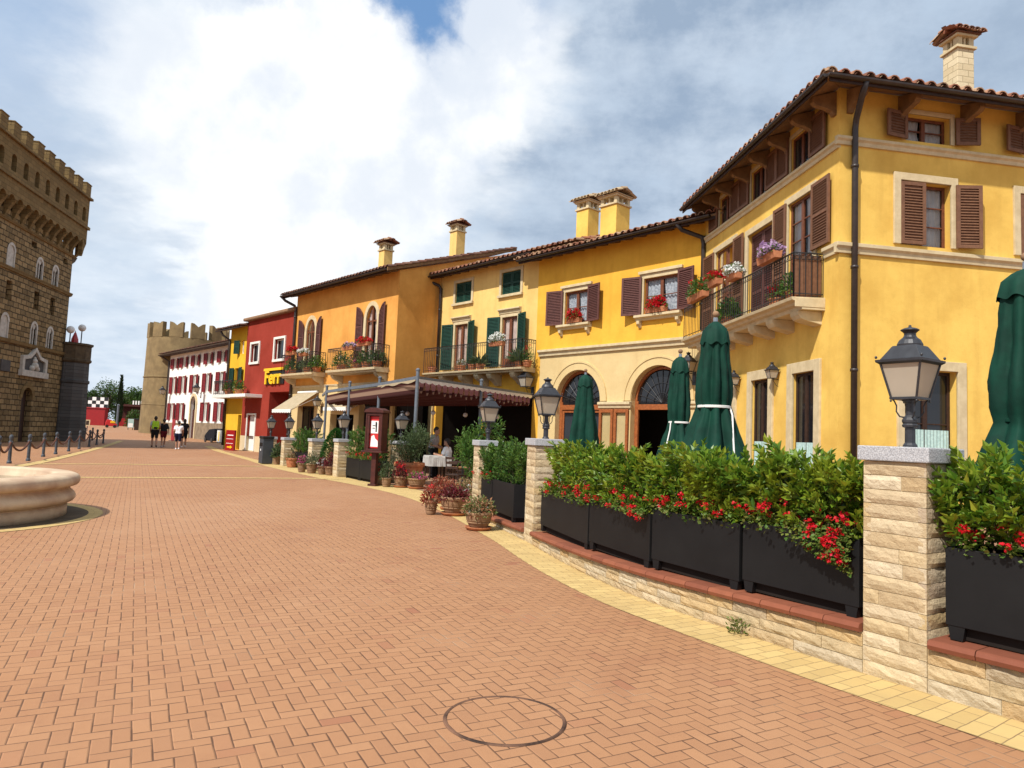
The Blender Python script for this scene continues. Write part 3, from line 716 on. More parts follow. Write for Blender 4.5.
# ================================================================== corner house (right): two street faces
tan_ = math.tan(R(25.05))
C1 = Vector((6.543, 14.0, 0))
L1, R1 = Fr(C1, -5.5, 1), Fr(C1, 80, -1)
R1.n = Vector((R1.d.y, -R1.d.x, 0))
b1 = thing('corner_house', C1, 'large yellow corner house at the right with brown shutters and a long iron balcony', 'house')
LEN1, LENR = 7.41, 11.0
ops_t = [(1.12, 2.02, 7.87, 8.72), (3.24, 4.16, 7.87, 8.72), (5.42, 6.28, 7.87, 8.72)]
ops_m = [(1.0, 2.1, 4.66, 7.17), (2.86, 4.28, 4.66, 7.05), (5.14, 6.5, 4.66, 7.17)]
ops_g = [(.86, 1.80, .05, 3.16), (2.98, 3.92, .05, 3.16), (5.10, 6.04, .05, 3.16)]
wm = MB(); wall(wm, L1, 0, LEN1, 0, 8.98, ops_t + ops_m + ops_g)
rt_ = [(1.54, 2.60, 8.04, 8.62), (4.42, 5.46, 8.04, 8.62), (7.3, 8.3, 8.04, 8.62)]
rm_ = [(1.40, 2.60, 5.80, 7.16), (4.30, 5.50, 5.80, 7.16), (7.2, 8.4, 5.80, 7.16)]
rg_ = [(1.52, 2.73, 1.0, 3.20), (4.4, 5.6, 1.0, 3.20)]
wall(wm, R1, 0, LENR, 0, 8.98, rt_ + rm_ + rg_)
a_, b_ = R1.w(LENR, 0, 0), L1.w(LEN1, 0, 0); c_ = a_ + (b_ - C1)
for p, q in ((a_, c_), (c_, b_)): wm.quad(p, q, q + Vector((0, 0, 8.98)), p + Vector((0, 0, 8.98)))
wm.build('wall', 'yellow_stucco', b1)
bk = MB()
for f, oo in ((L1, ops_t + ops_m + ops_g), (R1, rt_ + rm_ + rg_)):
    for o in oo: back(bk, f, *o[:4])
bk.build('interior', 'interior_dark', b1)
# string courses
def string(par, fr, u0, u1, z0, z1, proud, mat='trim_stone', lip=True, name='string_course'):
    m = MB(); h = z1 - z0
    m.profile(fr, [(-.03, z0), (proud * .45, z0), (proud * .55, z0 + h * .45), (proud * .9, z0 + h * .62), (proud, z0 + h * .65), (proud, z1), (-.03, z1 + .012)], u0, u1)
    return m.build(name, mat, par, bevel=.004)
string(b1, L1, 0.0, LEN1, 7.70, 7.865, .09); string(b1, R1, -.09, LENR, 7.76, 7.93, .09)
string(b1, R1, -.10, LENR, 5.49, 5.70, .10); string(b1, L1, 0.0, .50, 5.49, 5.70, .10)
for o in rt_: surround(b1, R1, *o, w=.10, proud=.03, sill=False)
for i, o in enumerate(rt_):
    window(b1, R1, *o, cols=2, rows=2, curt='curtain')
    shutter(b1, R1, o[0] - .02, .53, o[2] - .01, 8.60, 'shutter_brown', -1, 8, panels=1); shutter(b1, R1, o[1] + .09, .50, o[2] - .01, 8.62, 'shutter_brown', 1, 14, panels=1)
for o in rm_:
    surround(b1, R1, *o, w=.16, proud=.045, sill=False); window(b1, R1, *o, cols=2, rows=3, curt='curtain')
    shutter(b1, R1, o[0] + .0, .56, o[2] + .01, o[3] - .03, 'shutter_brown', 1, 3, panels=1, off=.01); shutter(b1, R1, o[1] + .09, .53, o[2] + .01, o[3] + .0, 'shutter_brown', 1, 13, panels=1)
for o in rg_:
    surround(b1, R1, *o, w=.20, proud=.05); wn = window(b1, R1, *o, mat='dark_wood', cols=2, rows=2, curt=None, inset=.18, fw=.07)
    q = curtain_mb(R1, o[0] + .06, o[1] - .06, o[2], o[2] + .98, -.16, 14, .012); q.build('cafe_curtain', 'cafe_curtain', wn, smooth=True)
for o in ops_t:
    surround(b1, L1, *o, w=.09, proud=.03, sill=False); window(b1, L1, *o, cols=2, rows=1, curt=None, inset=.05)
    shutter(b1, L1, o[0] - .03, .66, o[2] + .03, 8.78, 'shutter_brown', -1, 1, panels=1); shutter(b1, L1, o[1] + .03, .62, o[2] + .03, 8.78, 'shutter_brown', 1, 1, panels=1)
for i, o in enumerate(ops_m):
    surround(b1, L1, *o, w=.16, proud=.045, sill=False)
    if i != 1: window(b1, L1, *o, cols=2, rows=4, curt='curtain', solid=.25, inset=.05)
shutter(b1, L1, .97, .74, 5.78, 7.24, 'shutter_brown', -1, 1); shutter(b1, L1, 2.12, .60, 4.70, 7.22, 'shutter_brown', 1, 1, panels=3)
for s_, h_ in ((1, 2.88), (-1, 4.26)): shutter(b1, L1, h_, .68, 4.70, 7.03, 'shutter_plum', s_, 1, panels=3, off=-.12)
shutter(b1, L1, 5.11, .66, 4.70, 7.2, 'shutter_brown', -1, 1, panels=3); shutter(b1, L1, 6.53, .80, 4.70, 7.2, 'shutter_brown', 1, 1, panels=3)
for o in ops_g:
    surround(b1, L1, o[0], o[1], 0, o[3], w=.24, proud=.05, sill=False)
    wn = window(b1, L1, *o, mat='dark_wood', cols=2, rows=2, curt=None, inset=.06, fw=.07, name='door')
    q = curtain_mb(L1, o[0] + .07, o[1] - .07, .9, 1.62, -.045, 10, .012); q.build('cafe_curtain', 'cafe_curtain', wn, smooth=True)
# long balcony
m = MB(); m.profile(L1, [(-.02, 4.39), (.50, 4.39), (.52, 4.47), (.60, 4.50), (.62, 4.55), (.72, 4.58), (.74, 4.645), (-.02, 4.66)], .50, 7.36)
m.box(L1, .49, .52, 0, .66, 4.44, 4.63)
bl = m.build('balcony_slab', 'trim_stone', b1, bevel=.006)
for u in (.80, 1.95, 2.9, 4.1, 5.2, 6.4):
    m = MB(); m.profile(L1, [(-.02, 4.10), (.10, 4.13), (.30, 4.17), (.46, 4.22), (.52, 4.30), (.54, 4.388), (-.02, 4.388)], u - .17, u + .17); m.build('balcony_bracket', 'trim_stone', b1, bevel=.01)
railing_mb([L1.w(.58, 0, 0), L1.w(.58, .66, 0), L1.w(7.30, .66, 0)], 4.66, .95, gap=.125, r=.0085).build('balcony_railing', 'black_iron', b1)
m = MB()
for i in range(6): m.box(L1, .600 + .001 * i, .622 + .001 * i, .03 + .10 * i, .122 + .10 * i, 4.70, 5.58 - .012 * (i % 2))
m.build('side_screen', 'shutter_brown', b1)
# roof (hipped at the corner)
ZE, OE = 8.80, .74
clipc = lambda u: max(0.15, (u + OE) * 1.02)
roof(b1, L1, -OE + .05, LEN1 + .15, OE, ZE, 20, 4.3, 11, 'roof_tile', clip=clipc)
roof(b1, R1, -OE + .05, LENR, OE, ZE + .002, 20, 4.3, 12, 'roof_tile', clip=clipc)
m = MB(); e0 = C1 + (L1.n + R1.n) * OE * .98 + Vector((0, 0, ZE + .06)); hipd = (-(L1.n + R1.n)).normalized()
for i in range(14):
    p0 = e0 + hipd * (.36 * i) + Vector((0, 0, .36 * i * .262)); p1 = e0 + hipd * (.36 * i + .42) + Vector((0, 0, (.36 * i + .42) * .262 - .02)); m.tube([p0, p1], [.11, .09], 8)
m.build('hip_tiles', 'roof_tile', b1, fix=False)
gutter(b1, L1, -OE - .05, LEN1 + .15, OE + .02, ZE - .01, .062); gutter(b1, R1, -OE - .05, LENR, OE + .02, ZE - .01, .062)
m = MB(); m.profile(L1, [(OE - .06, ZE - .13), (OE - .03, ZE - .13), (OE - .03, ZE + .03), (OE - .06, ZE + .03)], -OE + .03, LEN1 + .15); m.build('fascia', 'dark_wood', b1)
m = MB(); m.profile(R1, [(OE - .06, ZE - .13), (OE - .03, ZE - .13), (OE - .03, ZE + .03), (OE - .06, ZE + .03)], -OE + .03, LENR); m.build('fascia', 'dark_wood', b1)
def bracket(fr, u):
    m = MB(); m.profile(fr, [(-.02, 8.44), (.06, 8.44), (.10, 8.52), (.24, 8.58), (.36, 8.60), (.46, 8.63), (.52, 8.69), (.52, 8.80), (-.02, 8.96)], u - .065, u + .065); m.build('eave_bracket', 'soffit_wood', b1, bevel=.008)
for u in (.18, 1.05, 2.15, 3.18, 4.25, 5.35, 6.35, 7.2): bracket(L1, u)
for u in (.22, 1.42, 2.92, 4.3, 5.7, 7.1): bracket(R1, u)
x_ = R1.w(.29, .10, 0)
dp = [R1.w(.29, .09, .2), R1.w(.29, .09, 8.10), R1.w(.28, .14, 8.28), R1.w(.10, .56, 8.56), R1.w(.06, OE, 8.76)]
downpipe(b1, dp, .062)
chimney(b1, R1.w(4.85, -2.2, 0), .47, 1.85, 9.75, 'chimney_stone', head=80, seed=5, stone=True)

# ================================================================== arcade house (amber over cream arches)
P2 = L1.w(LEN1, 0, 0); F2 = Fr(P2, -41.5, 1); LEN2 = 7.49
b2 = thing('arcade_house', P2, 'amber yellow house with two wide cream arches and red geraniums on two window sills', 'house')
up = [(4.84, 5.98, 5.72, 6.92), (.98, 2.32, 5.72, 6.92)]
ar = [(4.12, 6.30, .05, 3.98, 2.85), (.58, 2.76, .05, 3.99, 2.85)]
wm = MB(); wall(wm, F2, -.6, LEN2, 4.6, 8.45, up); wall(wm, F2, 7.22, LEN2, 0, 4.6, [])
for u in (LEN2,):
    wm.quad(F2.w(u, 0, 0), F2.w(u, -7, 0), F2.w(u, -7, 8.45), F2.w(u, 0, 8.45))
wm.build('wall', 'amber_stucco', b2)
wm = MB(); wall(wm, F2, -.6, 7.22, 0, 4.6, ar, depth=.35); wm.build('arcade_wall', 'cream_stucco', b2)
bk = MB()
for o in up: back(bk, F2, *o[:4])
bk.box(F2, .2, 6.8, -2.6, -2.5, 0, 4.3); bk.box(F2, .1, .2, -2.6, -.36, 0, 4.3); bk.box(F2, 6.8, 6.9, -2.6, -.36, 0, 4.3); bk.box(F2, .1, 6.9, -2.6, -.36, 4.3, 4.4)
bk.build('interior', 'interior_dark', b2)
string(b2, F2, -.25, 7.25, 4.58, 4.82, .16, name='cornice')
for cu in (5.21, 1.67):
    m = MB()
    for r0, r1, pr in ((1.10, 1.34, .025), (1.34, 1.40, .05)):
        K = 28
        for i in range(K):
            t0, t1 = math.pi * i / K, math.pi * (i + 1) / K; P_ = lambda r_, t, o: F2.w(cu - r_ * math.cos(t), o, 2.85 + r_ * 1.04 * math.sin(t))
            m.add([P_(r0, t0, pr), P_(r1, t0, pr), P_(r1, t1, pr), P_(r0, t1, pr), P_(r0, t0, 0), P_(r1, t0, 0), P_(r1, t1, 0), P_(r0, t1, 0)], [(0, 1, 2, 3), (0, 3, 7, 4), (1, 2, 6, 5)])
    m.build('arch_moulding', 'cream_stucco', b2)
for a, b in ((2.78, 4.10), (-.3, .56), (6.32, 7.22)):
    m = MB(); m.profile(F2, [(-.01, 2.60), (.06, 2.60), (.07, 2.68), (.12, 2.72), (.12, 2.80), (-.01, 2.82)], a - .05, b + .05); m.build('impost', 'trim_stone', b2, bevel=.006)
for o in ar:
    a, b = o[:2]; cu = (a + b) / 2; m = MB(); i0, i1 = -.30, -.22
    m.box(F2, a + .003, a + .14, i0, i1, .05, 2.84); m.box(F2, b - .14, b - .003, i0, i1, .05, 2.84); m.box(F2, a + .14, b - .14, i0 - .01, i1 + .02, 2.55, 2.73)
    for r0, r1 in ((1.0, 1.085),):
        for i in range(24):
            t0, t1 = math.pi * i / 24, math.pi * (i + 1) / 24; P_ = lambda r_, t, oo: F2.w(cu - r_ * math.cos(t), oo, 2.85 + r_ * 1.03 * math.sin(t))
            m.add([P_(r0, t0, i1), P_(r1, t0, i1), P_(r1, t1, i1), P_(r0, t1, i1), P_(r0, t0, i0), P_(r0, t1, i0)], [(0, 1, 2, 3), (0, 3, 5, 4)])
    fr_o = m.build('door_frame', 'orange_wood', b2, bevel=.006)
    m = MB(); K = 20; m.v = [tuple(F2.w(cu - 1.02 * math.cos(math.pi * i / K), -.27, 2.74 + 1.10 * math.sin(math.pi * i / K))) for i in range(K + 1)]; m.f = [tuple(range(K + 1))]
    fl = m.build('fanlight', 'pane_glass', b2)
    m = MB()
    for i in range(1, 12):
        t = math.pi * i / 12; m.tube([F2.w(cu, -.25, 2.78), F2.w(cu - .99 * math.cos(t), -.25, 2.78 + 1.06 * math.sin(t))], .011, 4)
    for r_ in (.33, .66): m.tube([F2.w(cu - r_ * math.cos(t), -.25, 2.78 + r_ * math.sin(t)) for t in np.linspace(0, math.pi, 17)], .010, 4)
    m.build('fan_grille', 'black_iron', fl)
# folded-back door leaves on the pier
for a, b in ((2.80, 3.42), (3.46, 4.08)):
    m = MB(); m.box(F2, a, a + .10, .03, .09, .06, 2.56); m.box(F2, b - .10, b, .03, .09, .06, 2.56); m.box(F2, a + .1, b - .1, .031, .089, 2.44, 2.56); m.box(F2, a + .1, b - .1, .031, .089, .06, .5)
    if a < 3: dl = m.build('door_leaf', 'orange_wood', b2, bevel=.005)
    else: dl = m.build('door_leaf', 'orange_wood', b2, bevel=.005)
    q = MB(); q.quad(F2.w(a + .1, .06, .5), F2.w(b - .1, .06, .5), F2.w(b - .1, .06, 2.44), F2.w(a + .1, .06, 2.44)); q.build('pane', 'clear_glass', dl)
wn = window(b2, F2, 4.26, 6.16, .06, 2.54, mat='orange_wood', cols=3, rows=1, curt=None, inset=.24, fw=.09, name='door')
for i, o in enumerate(up):
    surround(b2, F2, *o, w=.15, proud=.04, sill=False, head=.10); window(b2, F2, *o, cols=2, rows=2, curt='lace_curtain', fw=.075, inset=.07)
    shutter(b2, F2, o[1] + .06, .72, o[2] - .02, o[3] + .08, 'shutter_plum', 1, 14, panels=1, off=.07); shutter(b2, F2, o[0] - .06, .70, o[2] - .02, o[3] + .10, 'shutter_plum', -1, 12, panels=1, off=.07)
    m = MB(); m.profile(F2, [(-.02, 5.50), (.10, 5.50), (.13, 5.57), (.22, 5.60), (.22, 5.68), (-.02, 5.69)], o[0] - .22, o[1] + .26)
    for u in (o[0] - .08, o[1] + .12): m.profile(F2, [(-.02, 5.28), (.05, 5.28), (.08, 5.34), (.16, 5.40), (.17, 5.498), (-.02, 5.498)], u - .055, u + .055)
    m.build('window_sill', 'trim_stone', b2, bevel=.006)
roof(b2, F2, -1.1, LEN2 + .55, .68, 8.36, 17, 4.2, 21, 'roof_tile')
gutter(b2, F2, -.6, LEN2 + .50, .72, 8.33, .07)
m = MB(); m.profile(F2, [(.60, 8.20), (.64, 8.20), (.64, 8.37), (.60, 8.37)], -.8, LEN2 + .5); m.build('fascia', 'dark_wood', b2)
rafters(b2, F2, [.1 + .56 * i for i in range(14)], .62, 8.52, 17, .10, .14)
m = MB(); m.prism(Fr(F2.w(LEN2 - .01, 0, 0), 48.5, 1), [(0, 8.3), (7, 8.3), (3.4, 9.5)], -.02, .02); m.build('gable', 'amber_stucco', b2)
downpipe(b2, [F2.w(.02, .07, 5.0), F2.w(.02, .07, 7.7), F2.w(.06, .12, 7.9), F2.w(.50, .55, 8.12), F2.w(.58, .70, 8.30)], .07)
chimney(b2, F2.w(4.42, -.85, 0), .76, 1.28, 8.75, 'yellow_stucco', head=-41.5, seed=6, cap='pale_tile')
chimney(b2, F2.w(6.85, -2.0, 0), .64, 1.55, 9.15, 'yellow_stucco', head=-41.5, seed=7, cap='pale_tile')

# ================================================================== green-shuttered house
P3 = F2.w(LEN2 - .01, -.03, 0); F3 = Fr(P3, -42.5, 1); LEN3 = 6.47
b3 = thing('green_shutter_house', P3, 'pale yellow house with dark green shutters and one long balcony above the pergola', 'house')
t3 = [(4.16, 5.29, 7.27, 8.19), (1.04, 2.20, 7.27, 8.22)]
d3 = [(4.30, 5.20, 4.16, 6.30), (1.14, 2.06, 4.16, 6.33)]
g3 = [(.12, 3.05, .02, 3.2), (3.2, 6.35, .02, 3.2)]
wm = MB(); wall(wm, F3, 0, LEN3, 4.05, 8.7, t3 + d3); wm.build('wall', 'pale_yellow_stucco', b3)
wm = MB(); wall(wm, F3, 0, LEN3, 0, 4.05, g3, depth=.4); wm.build('lower_wall', 'amber_stucco', b3)
bk = MB()
for o in t3 + d3: back(bk, F3, *o[:4])
bk.box(F3, .0, 6.45, -3.1, -3.0, 0, 3.4); bk.box(F3, .0, .1, -3.0, -.4, 0, 3.3); bk.box(F3, 6.37, 6.45, -3.0, -.4, 0, 3.3); bk.box(F3, .0, 6.45, -3.0, -.4, 3.3, 3.4)
bk.build('interior', 'interior_dark', b3)
for o in t3:
    surround(b3, F3, *o, w=.13, proud=.04, sill=True)
    for h_, s_ in ((o[0] + .005, 1), (o[1] - .005, -1)): shutter(b3, F3, h_, (o[1] - o[0]) / 2 - .012, o[2] + .01, o[3] - .01, 'shutter_green', s_, 0, panels=2, off=-.08)
for o in d3:
    surround(b3, F3, o[0], o[1], 4.3, o[3], w=.12, proud=.035, sill=False, head=0)
    m = MB(); m.profile(F3, [(-.02, o[3] + .14), (.05, o[3] + .14), (.07, o[3] + .25), (.15, o[3] + .29), (.15, o[3] + .34), (-.02, o[3] + .36)], o[0] - .2, o[1] + .2); m.build('door_hood', 'trim_stone', b3, bevel=.006)
    window(b3, F3, *o, mat='window_wood', cols=2, rows=1, curt='curtain_pink', inset=.05, fw=.09, solid=.18, name='balcony_door')
    shutter(b3, F3, o[0] - .10, .62, 4.30, o[3] + .06, 'shutter_green', -1, 16, panels=2); shutter(b3, F3, o[1] + .10, .64, 4.30, o[3] + .04, 'shutter_green', 1, 12, panels=2)
m = MB(); m.profile(F3, [(-.02, 3.98), (.66, 3.98), (.68, 4.04), (.78, 4.07), (.80, 4.14), (-.02, 4.16)], .0, LEN3 - .03); m.build('balcony_slab', 'trim_stone', b3, bevel=.006)
for u in (.7, 2.1, 2.9, 3.95, 5.3): 
    m = MB(); m.profile(F3, [(-.02, 3.50), (.12, 3.52), (.30, 3.66), (.55, 3.80), (.62, 3.90), (.62, 3.978), (-.02, 3.978)], u - .14, u + .14); m.build('balcony_bracket', 'trim_stone', b3, bevel=.01)
railing_mb([F3.w(.03, .02, 0), F3.w(.03, .74, 0), F3.w(LEN3 - .05, .74, 0)], 4.16, 1.08, gap=.13, r=.008).build('balcony_railing', 'black_iron', b3)
roof(b3, F3, -2.4, LEN3 + .42, .62, 8.60, 17, 3.6, 31, 'roof_tile')
gutter(b3, F3, -.2, LEN3 + .50, .67, 8.57, .07)
m = MB(); m.profile(F3, [(.54, 8.44), (.58, 8.44), (.58, 8.61), (.54, 8.61)], -.5, LEN3 + .45); m.build('fascia', 'dark_wood', b3)
rafters(b3, F3, [.1 + .62 * i for i in range(11)], .56, 8.74, 17, .10, .13)
downpipe(b3, [F3.w(6.30, .09, 4.2), F3.w(6.30, .09, 8.05), F3.w(6.34, .16, 8.2), F3.w(6.62, .52, 8.38), F3.w(6.66, .66, 8.54)], .07)

# ================================================================== orange house with two pointed-arch balconies
P4 = F3.w(LEN3, 2.23, 0); F4 = Fr(P4, -43, 1); LEN4 = 9.72; S4 = Fr(P4, 47, -1); S4.n = Vector((S4.d.y, -S4.d.x, 0))
b4 = thing('orange_house', P4, 'orange house with two arched balcony doors, plum shutters and a gabled side wall', 'house')
w4 = [(7.44, 8.38, 4.30, 7.12, 6.45), (1.58, 2.52, 4.30, 7.20, 6.5)]
g4 = [(7.1, 8.9, .02, 2.62), (.2, 2.75, .02, 2.95), (3.2, 5.4, .02, 2.2)]
wm = MB(); wall(wm, F4, 0, LEN4, 3.6, 8.55, w4)
wm.add([S4.w(0, 0, 3.6), S4.w(13.6, 0, 3.6), S4.w(13.6, 0, 8.55), S4.w(6.8, 0, 10.74), S4.w(0, 0, 8.55)], [(0, 1, 2, 3, 4)])
wm.add([F4.w(LEN4, 0, 0), F4.w(LEN4, -13.6, 0), F4.w(LEN4, -13.6, 8.55), F4.w(LEN4, -6.8, 10.74), F4.w(LEN4, 0, 8.55)], [(0, 1, 2, 3, 4)])
wm.quad(F4.w(-.0, -13.6, 0), F4.w(LEN4, -13.6, 0), F4.w(LEN4, -13.6, 8.55), F4.w(0, -13.6, 8.55)); wm.build('wall', 'orange_stucco', b4)
wm = MB(); wall(wm, F4, 0, LEN4, 0, 3.6, g4, depth=.35); wall(wm, S4, 0, 4, 0, 3.6, [(.12, 2.12, .02, 3.1)], depth=.3); wm.build('lower_wall', 'cream_stucco', b4)
string(b4, F4, -.05, LEN4, 3.56, 3.66, .05); 
bk = MB()
for o in w4: back(bk, F4, *o[:4])
for o in g4: back(bk, F4, *o[:4], o=-1.6)
bk.box(S4, .02, 2.3, -1.05, -1.0, 0, 3.3); bk.box(S4, .02, .08, -1.0, -.31, 0, 3.3); bk.box(S4, 2.24, 2.3, -1.0, -.31, 0, 3.3); bk.box(S4, .02, 2.3, -1.0, -.31, 3.2, 3.3)  # side opening and its dark box added as a shaded backdrop under the canopy
bk.build('interior', 'interior_dark', b4)
for o in w4:
    a, b, c, d, sp = o; cu = (a + b) / 2; ru = (b - a) / 2; rz = d - sp; m = MB(); wd = .20
    for s_ in (a - wd, b): m.box(F4, s_, s_ + wd, -.02, .05, c, sp)
    for i in range(18):
        t0, t1 = math.pi * i / 18, math.pi * (i + 1) / 18
        P_ = lambda k_, t, oo: F4.w(cu - (ru + k_) * math.cos(t), oo, sp + (rz + k_) * math.sin(t))
        m.add([P_(0, t0, .05), P_(wd, t0, .05), P_(wd, t1, .05), P_(0, t1, .05), P_(wd, t0, 0), P_(wd, t1, 0), P_(0, t0, -.02), P_(0, t1, -.02)], [(0, 1, 2, 3), (1, 2, 5, 4), (0, 3, 7, 6)])
    m.build('window_surround', 'trim_stone', b4)
    m = MB(); m.box(F4, a, a + .07, -.09, -.03, c, sp + .15); m.box(F4, b - .07, b, -.09, -.03, c, sp + .15); m.box(F4, cu - .05, cu + .05, -.09, -.02, c, d - .02); m.box(F4, a + .07, b - .07, -.089, -.031, c, c + .45); m.box(F4, a + .07, b - .07, -.089, -.031, sp - .04, sp + .03)
    bd = m.build('balcony_door', 'window_wood', b4)
    q = MB(); q.quad(F4.w(a + .02, -.065, c), F4.w(b - .02, -.065, c), F4.w(b - .02, -.065, d), F4.w(a + .02, -.065, d)); q.build('pane', 'clear_glass', bd)
    q = curtain_mb(F4, a + .04, cu - .02, c + .4, d - .05, -.14, 4, gather=.25); q2 = curtain_mb(F4, b - .04, cu + .02, c + .4, d - .05, -.14, 4, gather=.25); q.add(q2.v, q2.f); q.build('curtain', 'curtain_pink', bd, smooth=True)
    shutter(b4, F4, a - .22, .52, c + .05, d + .04, 'shutter_plum', -1, 4, panels=3, arch=1, off=.06); shutter(b4, F4, b + .22, .54, c + .05, d + .04, 'shutter_plum', 1, 4, panels=3, arch=1, off=.06)
for a, b in ((.45, 4.75), (6.15, 9.66)):
    m = MB(); m.profile(F4, [(-.02, 4.04), (.62, 4.04), (.66, 4.12), (.74, 4.14), (.76, 4.24), (-.02, 4.27)], a, b); m.build('balcony_slab', 'trim_stone', b4, bevel=.006)
    for u in (a + .25, b - .25):
        m = MB(); m.profile(F4, [(-.02, 3.66), (.06, 3.66), (.12, 3.74), (.30, 3.80), (.46, 3.88), (.55, 3.98), (.55, 4.038), (-.02, 4.038)], u - .12, u + .12); m.build('balcony_bracket', 'trim_stone', b4, bevel=.01)
    railing_mb([F4.w(a + .04, .02, 0), F4.w(a + .04, .70, 0), F4.w(b - .04, .70, 0), F4.w(b - .04, .02, 0)], 4.26, 1.0, gap=.13, r=.009).build('balcony_railing', 'black_iron', b4)
for o in (g4[0], g4[1]): window(b4, F4, *o, mat='dark_wood', cols=2, rows=1, curt=None, inset=.28, fw=.08, name='door')
roof(b4, F4, -.12, LEN4 + .35, .72, 8.50, 18, 7.9, 41, 'roof_tile_dark')
gutter(b4, F4, -.1, LEN4 + .45, .76, 8.47, .07)
m = MB(); m.profile(F4, [(.62, 8.34), (.66, 8.34), (.66, 8.52), (.62, 8.52)], -.1, LEN4 + .4); m.build('fascia', 'dark_wood', b4)
rafters(b4, F4, [.2 + .62 * i for i in range(16)], .64, 8.68, 18, .11, .15)
m = MB(); cs = math.cos(R(18)); sn = math.sin(R(18))
m.add([F4.w(u, o, z) for u in (-.16, -.10) for o, z in ((.72, 8.38), (.72, 8.54), (-6.8, 10.98), (-6.8, 10.82))], BOXF[:0] + ((0, 1, 2, 3), (4, 5, 6, 7), (0, 1, 5, 4), (1, 2, 6, 5), (2, 3, 7, 6), (3, 0, 4, 7)))
m.build('bargeboard', 'soffit_wood', b4)
downpipe(b4, [F4.w(LEN4 - .05, .09, .3), F4.w(LEN4 - .05, .09, 7.85), F4.w(LEN4, .14, 8.0), F4.w(LEN4 + .30, .55, 8.25), F4.w(LEN4 + .36, .74, 8.44)], .075)
chimney(b4, F4.w(2.8, -1.0, 0), .48, 1.10, 8.95, 'pale_yellow_stucco', head=-43, seed=8)
chimney(b4, F4.w(1.4, -4.2, 0), .54, 1.45, 10.0, 'pale_yellow_stucco', head=-43, seed=9)

# ================================================================== red house
P5 = F4.w(LEN4, 0, 0); F5 = Fr(P5, -43, 1); LEN5 = 6.42
b5 = thing('red_house', P5, 'red rendered house with white framed windows and an ivory base', 'house')
o5 = [(4.52, 5.62, 5.22, 6.30), (1.20, 2.40, 5.22, 6.36)]; dr5 = (4.42, 5.50, .03, 2.10); rc5 = (.25, 2.72, .02, 3.40)
wm = MB(); wall(wm, F5, 0, LEN5, .88, 7.85, o5 + [(4.42, 5.50, .88, 2.10), (.25, 2.72, .88, 3.40)], depth=.3)
wm.quad(F5.w(LEN5, 0, 0), F5.w(LEN5, -7, 0), F5.w(LEN5, -7, 7.85), F5.w(LEN5, 0, 7.85)); wm.quad(F5.w(0, 0, 0), F5.w(0, -7, 0), F5.w(0, -7, 7.85), F5.w(0, 0, 7.85))
wm.box(F5, .25, 2.72, -1.5, -1.45, 0, 3.4); wm.box(F5, 2.72, 2.76, -1.5, -.3, 0, 3.4); wm.box(F5, .21, .25, -1.5, -.3, 0, 3.4); wm.box(F5, .25, 2.72, -1.5, -.3, 3.4, 3.44)
wm.build('wall', 'red_stucco', b5)
wm = MB(); wall(wm, F5, 0, LEN5, 0, .88, [(4.42, 5.50, .03, .88), (.25, 2.72, .02, .88)], depth=.3); wm.build('base_course', 'ivory_base', b5)
bk = MB()
for o in o5: back(bk, F5, *o)
bk.build('interior', 'interior_dark', b5)
for o in o5:
    surround(b5, F5, *o, w=.13, proud=.07, sill=False, mat='white_trim'); window(b5, F5, *o, mat='white_trim', cols=1, rows=1, curt=None, inset=.12, fw=.06)
    m = MB(); m.box(F5, o[0] - .13, o[1] + .13, -.02, .09, o[2] - .13, o[2] - .002); m.build('window_sill', 'white_trim', b5, bevel=.006)
surround(b5, F5, 4.42, 5.50, .03, 2.10, w=.10, proud=.05, sill=False, mat='white_trim', name='door_frame')
m = MB(); m.box(F5, 4.43, 5.49, -.2, -.15, .04, 2.09); dd = m.build('door', 'white_paint', b5)
q = MB(); q.box(F5, 4.50, 4.80, -.152, -.135, .3, 1.95); q.build('pane', 'pane_glass', dd); 
m = MB(); m.profile(F5, [(-.5, 7.74), (.24, 7.74), (.27, 7.79), (.27, 7.88), (.24, 7.92), (-3.5, 8.9), (-3.5, 8.7), (-.5, 7.86)], -.1, LEN5 + .1); m.build('roof', 'clay_pot', b5, bevel=.01)
m = MB(); m.box(F5, 3.7, 5.9, -.02, 1.0, 3.10, 3.28); m.build('canopy', 'white_paint', b5, bevel=.01)
# sign letters
def text_mesh(par, body, fr, u, o, z, size, mat, depth=.04, name='lettering', bold=0., sx=1.):
    cu = bpy.data.curves.new('t', 'FONT'); cu.body = body; cu.size = size; cu.extrude = depth; cu.offset = bold; cu.resolution_u = 3
    to = bpy.data.objects.new('t', cu); COL.objects.link(to); dg = bpy.context.evaluated_depsgraph_get(); me = bpy.data.meshes.new_from_object(to.evaluated_get(dg)); bpy.data.objects.remove(to)
    m = MB(); m.v = [tuple(fr.w(u - v.co.x * sx, o + v.co.z, z + v.co.y)) for v in me.vertices]; m.f = [tuple(p.vertices) for p in me.polygons]
    return m.build(name, mat, par)
sg = thing('shop_sign', F5.w(2.4, .1, 4.2), 'shop sign of raised yellow letters on black backing across the red house', 'sign')
m = MB(); m.box(F5, .95, 3.34, .0, .06, 3.84, 4.62); m.build('backing', 'sign_black', sg)
text_mesh(sg, 'Ferr', F5, 3.30, .10, 3.88, 1.08, 'sign_yellow', .03, bold=.03, sx=1.12)
m = MB(); m.box(F5, .95, 3.40, .07, .14, 4.60, 4.74); m.build('top_bar', 'sign_yellow', sg)

